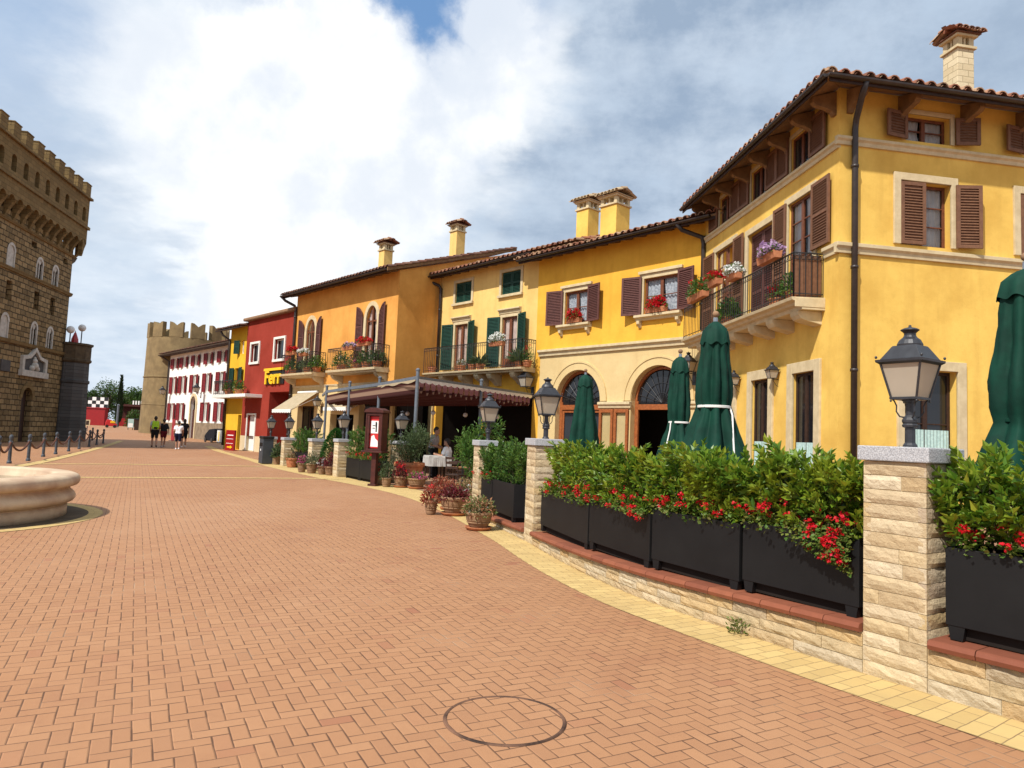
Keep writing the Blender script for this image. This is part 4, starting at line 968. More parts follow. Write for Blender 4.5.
# ================================================================== lemon yellow narrow house
P6 = F5.w(LEN5, -.04, 0); F6 = Fr(P6, -43, 1); LEN6 = 2.62
b6 = thing('narrow_house', P6, 'narrow lemon yellow house with one small balcony beside the red house', 'house')
o6 = [(.45, 1.0, 5.84, 6.66), (.85, 1.62, 3.34, 4.98), (.15, .62, .02, 2.1)]
wm = MB(); wall(wm, F6, 0, LEN6, 0, 7.5, o6); wm.quad(F6.w(LEN6, 0, 0), F6.w(LEN6, -7, 0), F6.w(LEN6, -7, 7.5), F6.w(LEN6, 0, 7.5)); wm.build('wall', 'lemon_stucco', b6)
bk = MB()
for o in o6: back(bk, F6, *o)
bk.build('interior', 'interior_dark', b6)
window(b6, F6, *o6[0], mat='white_trim', cols=1, rows=1, curt='curtain'); shutter(b6, F6, 1.02, .4, 5.84, 6.66, 'shutter_green', 1, 30)
window(b6, F6, *o6[1], mat='window_wood', cols=2, rows=2, curt=None, name='balcony_door'); shutter(b6, F6, .83, .62, 3.36, 5.0, 'shutter_green', -1, 8); shutter(b6, F6, 1.64, .5, 3.36, 5.0, 'shutter_green', 1, 8)
window(b6, F6, *o6[2], mat='dark_wood', cols=1, rows=2, curt=None, name='door')
m = MB(); m.box(F6, .02, LEN6 + .3, -.02, .80, 3.10, 3.30); m.build('balcony_slab', 'white_trim', b6, bevel=.01)
railing_mb([F6.w(.05, .02, 0), F6.w(.05, .75, 0), F6.w(LEN6 + .25, .75, 0), F6.w(LEN6 + .25, .02, 0)], 3.3, .85, gap=.13, r=.009).build('balcony_railing', 'black_iron', b6)
roof(b6, F6, -.05, LEN6 + .95, .55, 7.42, 15, 3.0, 61, 'roof_tile_dark')
gutter(b6, F6, -.1, LEN6 + 1.0, .58, 7.38)
downpipe(b6, [F6.w(LEN6 - .06, .09, .2), F6.w(LEN6 - .06, .09, 6.8), F6.w(LEN6 + .3, .4, 7.1), F6.w(LEN6 + .3, .56, 7.36)], .07)

# ================================================================== white house with red shutters (set further back)
K7 = 1.35
P7 = (F6.w(LEN6, 0, 0)) * K7; F7 = Fr(P7, -42, 1); LEN7 = 16.5
b7 = thing('white_house', P7, 'long white house with rows of dark red shutters in front of the round stone tower', 'house')
zz = lambda z: 1.5 + (z - 1.5) * K7
cols_ = [1.42, 4.85, 8.35, 11.75, 14.6]; o7 = []
for r_, (a, b) in enumerate(((5.47, 6.22), (3.60, 4.86), (1.64, 2.90))):
    for i, c in enumerate(cols_):
        if r_ == 2 and i == 2: continue
        o7.append((c - .48, c + .48, zz(a), zz(b)))
o7.append((7.55, 8.95, .05, 4.0, 3.3))
wm = MB(); wall(wm, F7, -3, LEN7, 0, 8.3, o7); wm.quad(F7.w(LEN7, 0, 0), F7.w(LEN7, -8, 0), F7.w(LEN7, -8, 8.3), F7.w(LEN7, 0, 8.3)); wm.build('wall', 'white_stucco', b7)
bk = MB()
for o in o7: back(bk, F7, *o[:4])
bk.build('interior', 'interior_dark', b7)
for o in o7[:-1]:
    window(b7, F7, *o, mat='white_trim', cols=2, rows=1, curt=None, fw=.08)
    shutter(b7, F7, o[0] - .02, .66, o[2], o[3], 'shutter_red', -1, 8, panels=1, slat=.14); shutter(b7, F7, o[1] + .02, .66, o[2], o[3], 'shutter_red', 1, 8, panels=1, slat=.14)
m = MB(); m.box(F7, -2, 7.3, .0, .05, 0, 1.55); m.box(F7, 9.2, LEN7, .0, .05, 0, 1.45); m.build('stone_base', 'base_rubble', b7)
m = MB(); m.box(F7, 7.3, 7.55, -.02, .10, 0, 3.3); m.box(F7, 8.95, 9.2, -.02, .10, 0, 3.3)
for i in range(12):
    t0, t1 = math.pi * i / 12, math.pi * (i + 1) / 12; P_ = lambda r_, t, oo: F7.w(8.25 - r_ * math.cos(t), oo, 3.3 + r_ * math.sin(t))
    m.add([P_(.70, t0, .1), P_(.98, t0, .1), P_(.98, t1, .1), P_(.70, t1, .1), P_(.98, t0, 0), P_(.98, t1, 0)], [(0, 1, 2, 3), (1, 2, 5, 4)])
m.build('door_surround', 'trim_stone', b7)
m = MB(); m.box(F7, 7.56, 8.94, -.22, -.16, .05, 2.6); m.box(F7, 7.6, 8.9, -.21, -.15, 2.6, 2.75); m.build('door', 'board_wood', b7)
roof(b7, F7, -3, LEN7 + .9, .85, 8.38, 14, 4, 71, 'roof_tile_dark')
m = MB(); m.profile(F7, [(.0, 8.28), (.8, 8.14), (.84, 8.30), (0, 8.5)], -3, LEN7 + .9); m.build('fascia', 'dark_wood', b7)
gutter(b7, F7, -3, LEN7 + .95, .90, 8.30, .08)
downpipe(b7, [F7.w(LEN7 + .02, .1, .2), F7.w(LEN7 + .02, .1, 7.7), F7.w(LEN7 + .5, .6, 8.1), F7.w(LEN7 + .6, .86, 8.25)], .09)
# ================================================================== palazzo tower (left)
PP = gnd(52, 441); FP = Fr(PP, -10.5, -1)
pz = thing('palazzo_tower', (PP.x, PP.y, 0), 'tall brown stone palazzo tower with corbelled gallery and battlements at the left edge', 'tower')
UR, UL, DEP = .63, -13.5, 9.0
fuv = lambda p: ((Vector(p) - FP.P).dot(FP.d) + (Vector(p) - FP.P).dot(FP.n), p[2])
bif = [(c - .42, c + .42, z0, z1, z1 - .42) for c in (-3.6, -1.58, -6.88, -10.1) for z0, z1 in ((9.6, 10.9), (5.72, 7.05))]
sml = [(c - .30, c + .30, 7.78, 8.85) for c in (-3.62, -1.58, -6.75, -10.0)]; sq = [(c - .30, c + .30, 11.28, 11.62) for c in (-4.45, -.35, -8.5)]
dr = (-4.30, -3.12, .02, 3.22, 2.55)
wm = MB(); wall(wm, FP, UL, UR, 0, 12.6, bif + sml + sq + [dr], depth=.4)
Q = [FP.w(UR, 0, 0), FP.w(UR, -DEP, 0), FP.w(UL, -DEP, 0), FP.w(UL, 0, 0)]
for a, b in zip(Q, Q[1:]): wm.quad(a, b, b + Vector((0, 0, 12.6)), a + Vector((0, 0, 12.6)))
wm.build('wall', 'palazzo_stone', pz, uvfn=fuv)
bk = MB()
for o in bif + sml + sq + [dr]: back(bk, FP, *o[:4], o=-.6)
bk.build('interior', 'interior_dark', pz)
for z0, z1 in ((9.36, 9.58), (5.44, 5.68), (11.90, 12.08)):
    m = MB(); m.profile(FP, [(-.02, z0), (.10, z0 + .05), (.16, z1), (-.02, z1 + .03)], UL, UR + .14); m.box(FP, UR - .02, UR + .16, -DEP, .0, z0, z1); m.build('string_course', 'palazzo_smooth', pz, uvfn=fuv)
for i, o in enumerate(bif):
    a, b, c, d, sp = o; cu = (a + b) / 2; m = MB()
    for s_ in (a - .02, b - .10): m.box(FP, s_ + .0, s_ + .10, -.06, .03, c, sp)
    for k_ in range(12):
        t0, t1 = math.pi * k_ / 12, math.pi * (k_ + 1) / 12; P_ = lambda r_, t, oo: FP.w(cu - r_ * math.cos(t), oo, sp + r_ * math.sin(t))
        m.add([P_(.30, t0, .03), P_(.46, t0, .03), P_(.46, t1, .03), P_(.30, t1, .03), P_(.32, t0, -.05), P_(.32, t1, -.05)], [(0, 1, 2, 3), (0, 3, 5, 4)])
    if cu > -5:
        m.box(FP, cu - .04, cu + .04, -.07, -.01, c, sp)
        m.prism(FP, [(cu - .08, sp), (cu + .08, sp), (cu + .20, sp + .16), (cu + .16, sp + .28), (cu, sp + .36), (cu - .16, sp + .28), (cu - .20, sp + .16)], -.06, -.01)
        m.build('twin_light_window', 'old_marble', pz)
    else:
        m.box(FP, a + .1, b - .1, -.05, -.02, c, sp); m.prism(FP, [(cu - .31, sp), (cu + .31, sp), (cu + .2, sp + .25), (cu, sp + .33), (cu - .2, sp + .25)], -.05, -.02); m.build('blind_window', 'old_marble', pz)
m = MB(); m.box(FP, -4.22, -3.2, -.35, -.28, .02, 3.1); m.build('door', 'dark_wood', pz)
m = MB()
for k_ in range(14):
    t0, t1 = math.pi * k_ / 14, math.pi * (k_ + 1) / 14; P_ = lambda r_, t, oo: FP.w(-3.71 - r_ * math.cos(t), oo, 2.55 + r_ * 1.05 * math.sin(t))
    m.add([P_(.59, t0, .05), P_(.86, t0, .05), P_(.86, t1, .05), P_(.59, t1, .05), P_(.86, t0, 0), P_(.86, t1, 0), P_(.59, t0, -.1), P_(.59, t1, -.1)], [(0, 1, 2, 3), (1, 2, 5, 4), (0, 3, 7, 6)])
m.build('door_arch', 'palazzo_smooth', pz, uvfn=fuv)
# gabled stone relief over the door, and a dark plaque
m = MB(); m.prism(FP, [(-4.95, 3.8), (-1.75, 3.8), (-1.75, 4.15), (-4.95, 4.15)], -.02, .22)
m.prism(FP, [(-4.85, 4.153), (-4.6, 4.153), (-4.6, 4.75), (-3.9, 4.88), (-3.35, 5.3), (-2.8, 4.88), (-2.1, 4.75), (-2.1, 4.153), (-1.85, 4.153), (-1.85, 4.95), (-2.7, 5.06), (-3.35, 5.55), (-4.0, 5.06), (-4.85, 4.95)], -.02, .16)
cr = m.build('relief_frame', 'old_marble', pz, bevel=.01)
m = MB(); m.prism(FP, [(-4.6, 4.16), (-2.1, 4.16), (-2.1, 4.74), (-2.8, 4.87), (-3.35, 5.29), (-3.9, 4.87), (-4.6, 4.74)], -.01, .04); m.build('relief_panel', 'dark_slate', cr)
m = MB()
for x, z, r_ in ((-3.35, 4.45, .24), (-3.35, 4.75, .16), (-3.65, 4.30, .18), (-3.05, 4.3, .18), (-3.35, 4.93, .09)): m.ball(FP.w(x, .08, z), r_, 10, 7)
m.build('relief_figure', 'old_marble', cr, smooth=True)
m = MB(); m.box(FP, -6.95, -5.98, -.02, .07, 3.9, 4.52); m.build('plaque', 'dark_slate', pz, bevel=.01)
# gallery on corbels
GO, GZ0, GZ1 = .52, 13.15, 16.10; gu1 = UR + .53; gl0 = UL
gw = [(c - .25, c + .25, 14.40, 15.32, 15.06) for c in np.arange(.45, UL, -1.277)]
f2 = Fr(FP.w(0, GO, 0), -10.5, -1); wm = MB(); wall(wm, f2, gl0, gu1, GZ0 + .1, GZ1, gw, depth=.35)
SE = AFr(FP.w(gu1, GO, 0), -FP.n, FP.d)
wall(wm, SE, 0, DEP + 1, GZ0 + .1, GZ1, [(x, x + .5, 14.40, 15.32, 15.06) for x in np.arange(.8, DEP, 1.28)], depth=.35)
wm.quad(f2.w(gl0, 0, GZ1), f2.w(gu1, 0, GZ1), f2.w(gu1, -DEP - 1, GZ1), f2.w(gl0, -DEP - 1, GZ1))
for ua_, ub_, oa_, ob_ in ((gl0, gl0, 0, -DEP - 1), (gl0, gu1, -DEP - 1, -DEP - 1)): wm.quad(f2.w(ua_, oa_, GZ0 + .1), f2.w(ub_, ob_, GZ0 + .1), f2.w(ub_, ob_, GZ1), f2.w(ua_, oa_, GZ1))
wm.quad(f2.w(gl0, -.36, GZ0 + .11), f2.w(gu1, -.36, GZ0 + .11), f2.w(gu1, -DEP - 1, GZ0 + .11), f2.w(gl0, -DEP - 1, GZ0 + .11))
gal = wm.build('gallery_wall', 'palazzo_smooth', pz, uvfn=fuv)
bk = MB()
for o in gw: back(bk, f2, *o[:4], o=-.5)
bk.build('gallery_interior', 'interior_dark', gal)
for z0, z1, pr in ((13.98, 14.16, .12), (15.98, 16.12, .16)):
    m = MB(); m.box(f2, gl0, gu1 + pr, -.02, pr, z0, z1); m.box(SE, -.0, DEP, -.02, pr, z0 + .002, z1 + .002); m.build('string_course', 'palazzo_smooth', pz, uvfn=fuv)
# corbel arches: piers tapering back to the wall with a round arch between
pit = .895
def corbels(fr, us, depth, z0):
    m = MB()
    for u in us:
        m.profile(fr, [(-.02, z0), (.06, z0 + .05), (depth * .5, z0 + .55), (depth, z0 + .95), (depth, GZ0 + .1), (-.02, GZ0 + .1)], u - .13, u + .13)
    for u in us[:-1] if len(us) > 1 else []:
        a, b = sorted((u, u - pit)); cu = (a + b) / 2; r_ = pit / 2 - .13; zs_ = GZ0 - .28
        for i in range(10):
            t0, t1 = math.pi * i / 10, math.pi * (i + 1) / 10
            p0, p1 = (cu - r_ * math.cos(t0), zs_ + r_ * math.sin(t0)), (cu - r_ * math.cos(t1), zs_ + r_ * math.sin(t1))
            m.add([fr.w(p0[0], depth, p0[1]), fr.w(p1[0], depth, p1[1]), fr.w(p1[0], depth, GZ0 + .12), fr.w(p0[0], depth, GZ0 + .12), fr.w(p0[0], 0, p0[1]), fr.w(p1[0], 0, p1[1])], [(0, 1, 2, 3), (0, 1, 5, 4)])
    return m
corbels(FP, list(np.arange(gu1 - .13, UL, -pit)), GO, 12.08).build('corbel_arcade', 'palazzo_smooth', pz, uvfn=fuv)
SF = AFr(FP.w(UR, GO, 0), -FP.n, FP.d); corbels(SF, [x for x in np.arange(.13, DEP, pit)][::-1], .53, 12.08).build('corbel_arcade', 'palazzo_smooth', pz, uvfn=fuv)
for x in np.arange(.9, DEP, 1.327):
    m = MB(); nf = AFr(f2.w(gl0, 0, 0), -FP.n, -FP.d); m.box(nf, x - .37, x + .37, -.42, .03, GZ1 + .01, GZ1 + .84); m.build('merlon', 'palazzo_smooth', pz, uvfn=fuv, bevel=.01)
for u in np.arange(gu1 - .38, UL + .4, -1.327):
    m = MB(); m.box(f2, u - .37, u + .37, -.42, 0.03, GZ1 + .01, GZ1 + .84); m.box(f2, u - .40, u + .40, -.45, .06, GZ1 + .84, GZ1 + .90); m.build('merlon', 'palazzo_smooth', pz, uvfn=fuv, bevel=.01)
for x in np.arange(1.4, DEP, 1.327):
    m = MB(); m.box(SE, x - .37, x + .37, -.42, .03, GZ1 + .01, GZ1 + .84); m.box(SE, x - .4, x + .4, -.45, .06, GZ1 + .84, GZ1 + .90); m.build('merlon', 'palazzo_smooth', pz, uvfn=fuv, bevel=.01)
m = MB(); m.profile(AFr(FP.w(UR, 0, 0), FP.n, FP.d), [(-.02, 11.5), (.4, 11.75), (.7, 12.08), (-.02, 12.1)], -.3, .0); m.build('corner_bracket', 'dark_stone', pz)
# dark slate bastion against the far corner of the tower
bc = FP.w(FP.at(69.5, 400, .25)[0], .25, 0)
bs = thing('slate_bastion', bc, 'dark slate clad bastion with a stone parapet, leaning against the palazzo tower', 'bastion')
a0 = R(20)
m = MB(); m.lathe([(1.08, 0), (1.02, 2.0), (.98, 4.0), (.96, 5.1)], 10, bc, a0); ang_uv = lambda p: (math.atan2(p[1] - bc.y, p[0] - bc.x) * 1.05, p[2]); m.build('body', 'slate_siding', bs, uvfn=ang_uv)
m = MB(); m.lathe([(1.0, 3.75), (1.06, 3.80), (1.06, 3.95), (.99, 4.0)], 10, bc, a0); m.build('band', 'dark_slate', bs)
m = MB(); m.lathe([(.97, 5.1), (1.08, 5.2), (1.08, 5.32), (1.02, 5.36), (1.02, 6.2), (1.12, 6.25), (1.12, 6.38), (.8, 6.4)], 10, bc, a0); m.build('parapet', 'dark_stone', bs)
for i, (px_, h) in enumerate(((69.6, .62), (81.0, .98))):
    u = FP.at(px_, 342, .3)[0]; p = FP.w(u, .3, 6.38); gl_ = thing('globe_lamp', p, ('shorter' if i == 0 else 'taller') + ' globe lamp on a thin post, standing on the dark bastion parapet', 'lamp', 'globe lamps on the bastion')
    m = MB(); m.tube([p, p + Vector((0, 0, h))], .035, 8); m.lathe([(.07, 0), (.06, .05), (.035, .07)], 10, p); m.build('post', 'lamp_iron', gl_)
    m = MB(); m.ball(p + Vector((0, 0, h + .2)), .24, 16, 10); m.build('globe', 'globe_glass', gl_, smooth=True)
p = FP.w(.75, .5, 6.38); rp = thing('red_parasol', p, 'small closed red parasol on the bastion parapet beside the globe lamps', 'parasol')
m = MB(); m.lathe([(.22, .0), (.20, .25), (.06, .65), (.012, .72)], 10, p); m.build('canopy', 'sign_red', rp); m = MB(); m.tube([p, p + Vector((0, 0, .8))], .02, 6); m.build('pole', 'lamp_iron', rp)

# ================================================================== round tower
RC = Vector((-35.5, 76.1, 0)); RR = 4.08; RZ = 10.3
rt = thing('round_tower', RC, 'round sandstone tower with swallowtail battlements behind the white house', 'tower')
m = MB(); m.lathe([(RR + .12, -.3), (RR + .06, 3), (RR, 7), (RR - .04, RZ), (RR - .55, RZ), (RR - .55, RZ - .6)], 56, RC)
for i in range(56): pass
m.build('wall', 'tower_sand', rt, smooth=False)
for z in (3.2, 6.1):
    m = MB(); m.lathe([(RR + .02, z), (RR + .10, z + .02), (RR + .08, z + .10), (RR - .0, z + .12)], 56, RC); m.build('string_course', 'tower_sand', rt)
for i in range(12):
    a = 2 * math.pi * i / 12 + .12; rd = Vector((math.cos(a), math.sin(a), 0)); f = AFr(RC + rd * (RR - .52), Vector((-rd.y, rd.x, 0)), rd); wd = .68; h = 1.62
    m = MB(); m.prism(f, [(-wd, RZ + .01), (wd, RZ + .01), (wd, RZ + h), (wd * .62, RZ + h - .05), (0, RZ + h * .76), (-wd * .62, RZ + h - .05), (-wd, RZ + h)], 0, .48); m.build('merlon', 'tower_sand', rt, bevel=.015)

# ================================================================== far end of the street: stands, sign, car, trees
def far(px, py, dist):
    d = ray(px, py); t = dist / d.y; p = Vector((d.x * t, d.y * t, 0)); p.z = gz(p.x, p.y); return p
fv = far(93, 420, 98); f = Fr(fv, 80, -1)
st = thing('red_stand', fv, 'red stand topped by a black and white chequered board at the end of the street', 'stand')
m = MB(); m.box(f, -1.6, 1.45, -1.2, 0, 0, 2.35); m.box(f, -1.7, 1.55, -1.3, .1, 2.35, 2.5); m.build('body', 'sign_red', st, bevel=.02)
m = MB(); m.box(f, -1.0, 1.6, -.5, -.42, 2.5, 3.95); ck = m.build('board', 'white_paint', st)
m = MB()
for i in range(5):
    for j in range(3):
        if (i + j) % 2 == 0: m.box(f, -1.0 + .52 * i, -1.0 + .52 * (i + 1), -.42, -.405, 2.5 + .483 * j, 2.5 + .483 * (j + 1))
m.build('black_squares', 'sign_black', ck)
fv2 = far(129, 420, 102); f = Fr(fv2, 78, -1)
st2 = thing('ticket_kiosk', fv2, 'open red kiosk with a striped awning edge left of the round tower', 'kiosk')
m = MB(); m.box(f, -1.7, 1.7, -1.6, 0, 0, 1.15); m.build('counter', 'sign_red', st2)
for u in (-1.6, 1.5): m = MB(); m.box(f, u, u + .12, -.2, -.08, 1.15, 2.9); m.build('post', 'sign_red', st2)
m = MB(); m.box(f, -1.8, 1.8, -1.8, .3, 2.9, 3.2); m.build('roof', 'board_wood', st2); m = MB(); m.box(f, -1.6, 1.6, -1.62, -1.6, 1.15, 2.9); m.build('back_panel', 'board_wood', st2)
m = MB()
for i in range(4): m.box(f, .4 + .36 * i, .58 + .36 * i, .30, .34, 3.21, 3.75)
m.build('striped_edge', 'white_paint', st2); m = MB(); m.box(f, -.6, .1, -1.59, -1.55, 1.5, 2.2); m.build('notice', 'cream_canvas', st2)
fv3 = far(111, 424, 84); f = Fr(fv3, 60, -1)
cr_ = thing('ride_car', fv3, 'small red and yellow children ride car at the end of the street', 'ride car')
m = MB(); m.prism(f, [(-.6, .18), (.6, .18), (.62, .5), (.2, .55), (.05, .95), (-.45, 1.0), (-.6, .6)], -.8, 0); m.build('body', 'poster_red', cr_, bevel=.05)
m = MB(); m.prism(f, [(-.1, .56), (.5, .56), (.35, .78), (-.05, .85)], -.6, .02); m.build('seat', 'sign_yellow', cr_, bevel=.03)
for u in (-.4, .4):
    for o in (-.82, -.02): m = MB(); c = f.w(u, o, .18); m.tube([c, c + f.n * .06], .18, 12); m.build('wheel', 'sign_black', cr_)
fv4 = far(137.5, 426, 80); f = Fr(fv4, 75, -1)
bx = thing('dark_bin', fv4, 'dark brown litter bin box at the foot of the round tower', 'bin')
m = MB(); m.box(f, -.35, .35, -.6, 0, 0, 1.2); m.build('body', 'dark_wood', bx, bevel=.02); m = MB(); m.box(f, -.4, .4, -.65, .05, 1.2, 1.3); m.build('lid', 'sign_black', bx, bevel=.02)
fv5 = far(130.5, 426, 80); f = Fr(fv5, 75, -1)
sb = thing('notice_board', fv5, 'small pale teal and white notice board beside the dark bin', 'notice board')
m = MB(); m.box(f, -.3, .3, -.05, 0, .25, 1.25); m.build('panel', 'cafe_curtain', sb); m = MB(); m.box(f, -.24, .24, .0, .01, .3, .75); m.build('notice', 'white_paint', sb)
for u in (-.27, .2): m = MB(); m.box(f, u, u + .06, -.06, -.01, 0, .26); m.build('leg', 'lamp_iron', sb)
for px, lab in ((80.5, 'plain white notice board low behind the bollard chains'), (87.5, 'framed picture board low behind the bollard chains')):
    q = far(px, 423, 70); f = Fr(q, 78, -1); nb = thing('notice_board', q, lab, 'notice board')
    m = MB(); m.box(f, -.22, .22, -.04, 0, .55, 1.15); m.build('panel', 'white_paint' if px < 85 else 'trim_stone', nb); m = MB(); m.box(f, -.03, .03, -.05, -.01, 0, .55); m.build('leg', 'lamp_iron', nb)
    if px > 85: m = MB(); m.box(f, -.13, .13, 0, .01, .64, 1.06); m.build('picture', 'dark_wood', nb)
rngT = np.random.default_rng(5)
def tree(px, dist, h, r_, lab, mat='tree_leaf', leaf=.34, n=2600, name='tree', seed=1):
    p = far(px, 420, dist); t = thing(name, p, lab, 'tree', 'trees at the end of the street'); rg = np.random.default_rng(seed); m = MB(); rp = random.Random(seed)
    m.tube([p, p + Vector((.1, 0, h * .3)), p + Vector((.0, .1, h * .62))], [.22, .16, .08], 8); cl = []
    for i in range(15):
        a = rp.uniform(0, 6.28); rr = r_ * rp.uniform(.15, .8); z = h * rp.uniform(.36, .88); k_ = 1 - abs(z / h - .55) * 1.1
        c = p + Vector((math.cos(a) * rr * k_, math.sin(a) * rr * k_, z)); cl.append((c, r_ * rp.uniform(.28, .5)))
        m.tube([p + Vector((0, 0, h * rp.uniform(.25, .5))), p.lerp(c, .6) + Vector((0, 0, z * .3)), c], [.08, .05, .02], 5)
    m.build('trunk', 'bark', t); C = []; Dd = []
    for c, cr2 in cl:
        k_ = n // 15; d = rg.normal(size=(k_, 3)); d /= np.linalg.norm(d, axis=1, keepdims=True); rad = cr2 * rg.uniform(.45, 1.08, (k_, 1))
        C.append(np.array(c) + d * rad * np.array([1, 1, .8])); Dd.append(d + rg.normal(size=(k_, 3)) * .7 - np.array([0, 0, .2]))
    leaf_mesh(np.concatenate(C), np.concatenate(Dd), leaf, .6, rg).build('crown', mat, t, fix=False); return t
tree(84, 124, 6.0, 2.6, 'bushy green tree behind the red chequered stand', seed=3)
tree(106, 128, 8.4, 3.4, 'tallest bushy tree left of the dark cypress', seed=4)
tree(97, 150, 6.5, 3.2, 'round green tree farther behind the chequered board', seed=9)
tree(123, 132, 6.2, 3.0, 'green tree behind the red kiosk right of the cypress', seed=5)
tree(137, 122, 6.6, 2.9, 'green tree close to the round tower edge', seed=6)
tree(146, 140, 7.0, 3.0, 'green tree partly hidden behind the round tower', seed=7)
p = far(118, 424, 92); t = thing('cypress_tree', p, 'slim dark cypress standing between the red stands', 'tree'); m = MB(); m.tube([p, p + Vector((0, 0, 5.9))], [.14, .02], 7); m.build('trunk', 'bark', t)
zc_ = rngT.uniform(.5, 6.6, 1800); aa = rngT.uniform(0, 6.283, 1800); rr = (.38 * np.minimum(1, (6.8 - zc_) / 4.5) * np.minimum(1, (zc_ + .2) / 1.5)) * rngT.uniform(.55, 1.05, 1800)
C = np.stack([p.x + rr * np.cos(aa), p.y + rr * np.sin(aa), p.z + zc_], 1); Dd = np.stack([np.cos(aa) * .4, np.sin(aa) * .4, np.ones(1800)], 1) + rngT.normal(size=(1800, 3)) * .2
leaf_mesh(C, Dd, .3, .35, rngT).build('crown', 'cypress_leaf', t, fix=False)
p = far(116.8, 425, 88); sp_ = thing('sign_post', p, 'slim grey post in front of the dark cypress', 'post'); m = MB(); m.tube([p, p + Vector((0, 0, 2.7))], .12, 10); m.lathe([(.13, 2.7), (.16, 2.72), (.16, 2.82), (.02, 2.9)], 10, p); m.build('shaft', 'post_steel', sp_)
# low shrubs along the far edge
for i, (px, dd_) in enumerate(((101, 100), (122, 108), (134, 99))):
    p = far(px, 420, dd_); t = thing('shrub', p, ['round green shrub right of the red chequered stand', 'dark green shrub behind the kiosk counter', 'upright green shrub between kiosk and round tower'][i], 'shrub')
    k_ = 900; d = rngT.normal(size=(k_, 3)); d /= np.linalg.norm(d, axis=1, keepdims=True); d[:, 2] = np.abs(d[:, 2]); C = np.array(p) + d * rngT.uniform(.5, 1.05, (k_, 1)) * np.array([1.2, 1.0, 2.3])
    leaf_mesh(C, d + rngT.normal(size=(k_, 3)) * .6, .26, .6, rngT).build('foliage', 'tree_leaf', t, fix=False)
    m = MB(); m.tube([p, p + Vector((0, 0, .8))], .06, 6); m.build('stem', 'bark', t)
# ================================================================== low wall, pillars, planters
def stone_face(m, F_, u0, u1, z0, z1, o, rng, rough=.012, nu=7, nz=3, zf=None):
    """one rock-faced block: a bulging broken face with pitched edges, 1.2 cm joints"""
    j = .0025; k = []; seed = Vector((rng.uniform(0, 99), rng.uniform(0, 99), rng.uniform(0, 99))); bl = rng.uniform(.003, .011)
    for a in range(nu + 1):
        for b in range(nz + 1):
            ta, tb = a / nu, b / nz; u = u0 + j + (u1 - u0 - 2 * j) * ta; za, zb = z0 + j, z1 - j
            z = za + (zb - za) * tb
            e = min(1, min(ta, 1 - ta) * (u1 - u0) / .035) * min(1, min(tb, 1 - tb) * (z1 - z0) / .028)
            nz_ = noise.noise(seed + Vector((u * 14, z * 26, 0))) + .5 * noise.noise(seed + Vector((u * 40, z * 60, 3)))
            oo = o + e * (bl + rough * nz_); 
            if 0 < ta < 1: z += .004 * noise.noise(seed + Vector((u * 18, tb * 3, 9)))
            k.append(F_.w(u, oo, z))
    b0 = len(k); q = nz + 1
    fs = [(a * q + b, (a + 1) * q + b, (a + 1) * q + b + 1, a * q + b + 1) for a in range(nu) for b in range(nz)]
    ring = [a * q for a in range(nu + 1)] + [nu * q + b for b in range(1, q)] + [a * q + nz for a in range(nu - 1, -1, -1)] + [b for b in range(nz - 1, 0, -1)]
    k += [Vector(k[i]) for i in ring]
    nn = F_.w(u0, o - .05, z0) - F_.w(u0, o, z0)
    for i in range(b0, len(k)): k[i] = k[i] + nn
    L = len(ring); fs += [(ring[i], ring[(i + 1) % L], b0 + (i + 1) % L, b0 + i) for i in range(L)]
    m.add(k, fs)
def copz(s):  # top of the brick coping along the wall
    y = wc(s)[0].y
    pts = [(2.3, .36), (4.2, .345), (4.8, .335), (6.8, .28), (8.8, .215), (10.2, .18), (12, .13), (13.6, .10)]
    for (a, za), (b, zb) in zip(pts, pts[1:]):
        if y <= b: return za + (zb - za) * max(0, (y - a)) / (b - a)
    return .10
S1 = s_at_px(893.5, 0, .3); S2 = s_at_px(528, 0, .1) ; S3 = s_at_px(474, 0, .1)
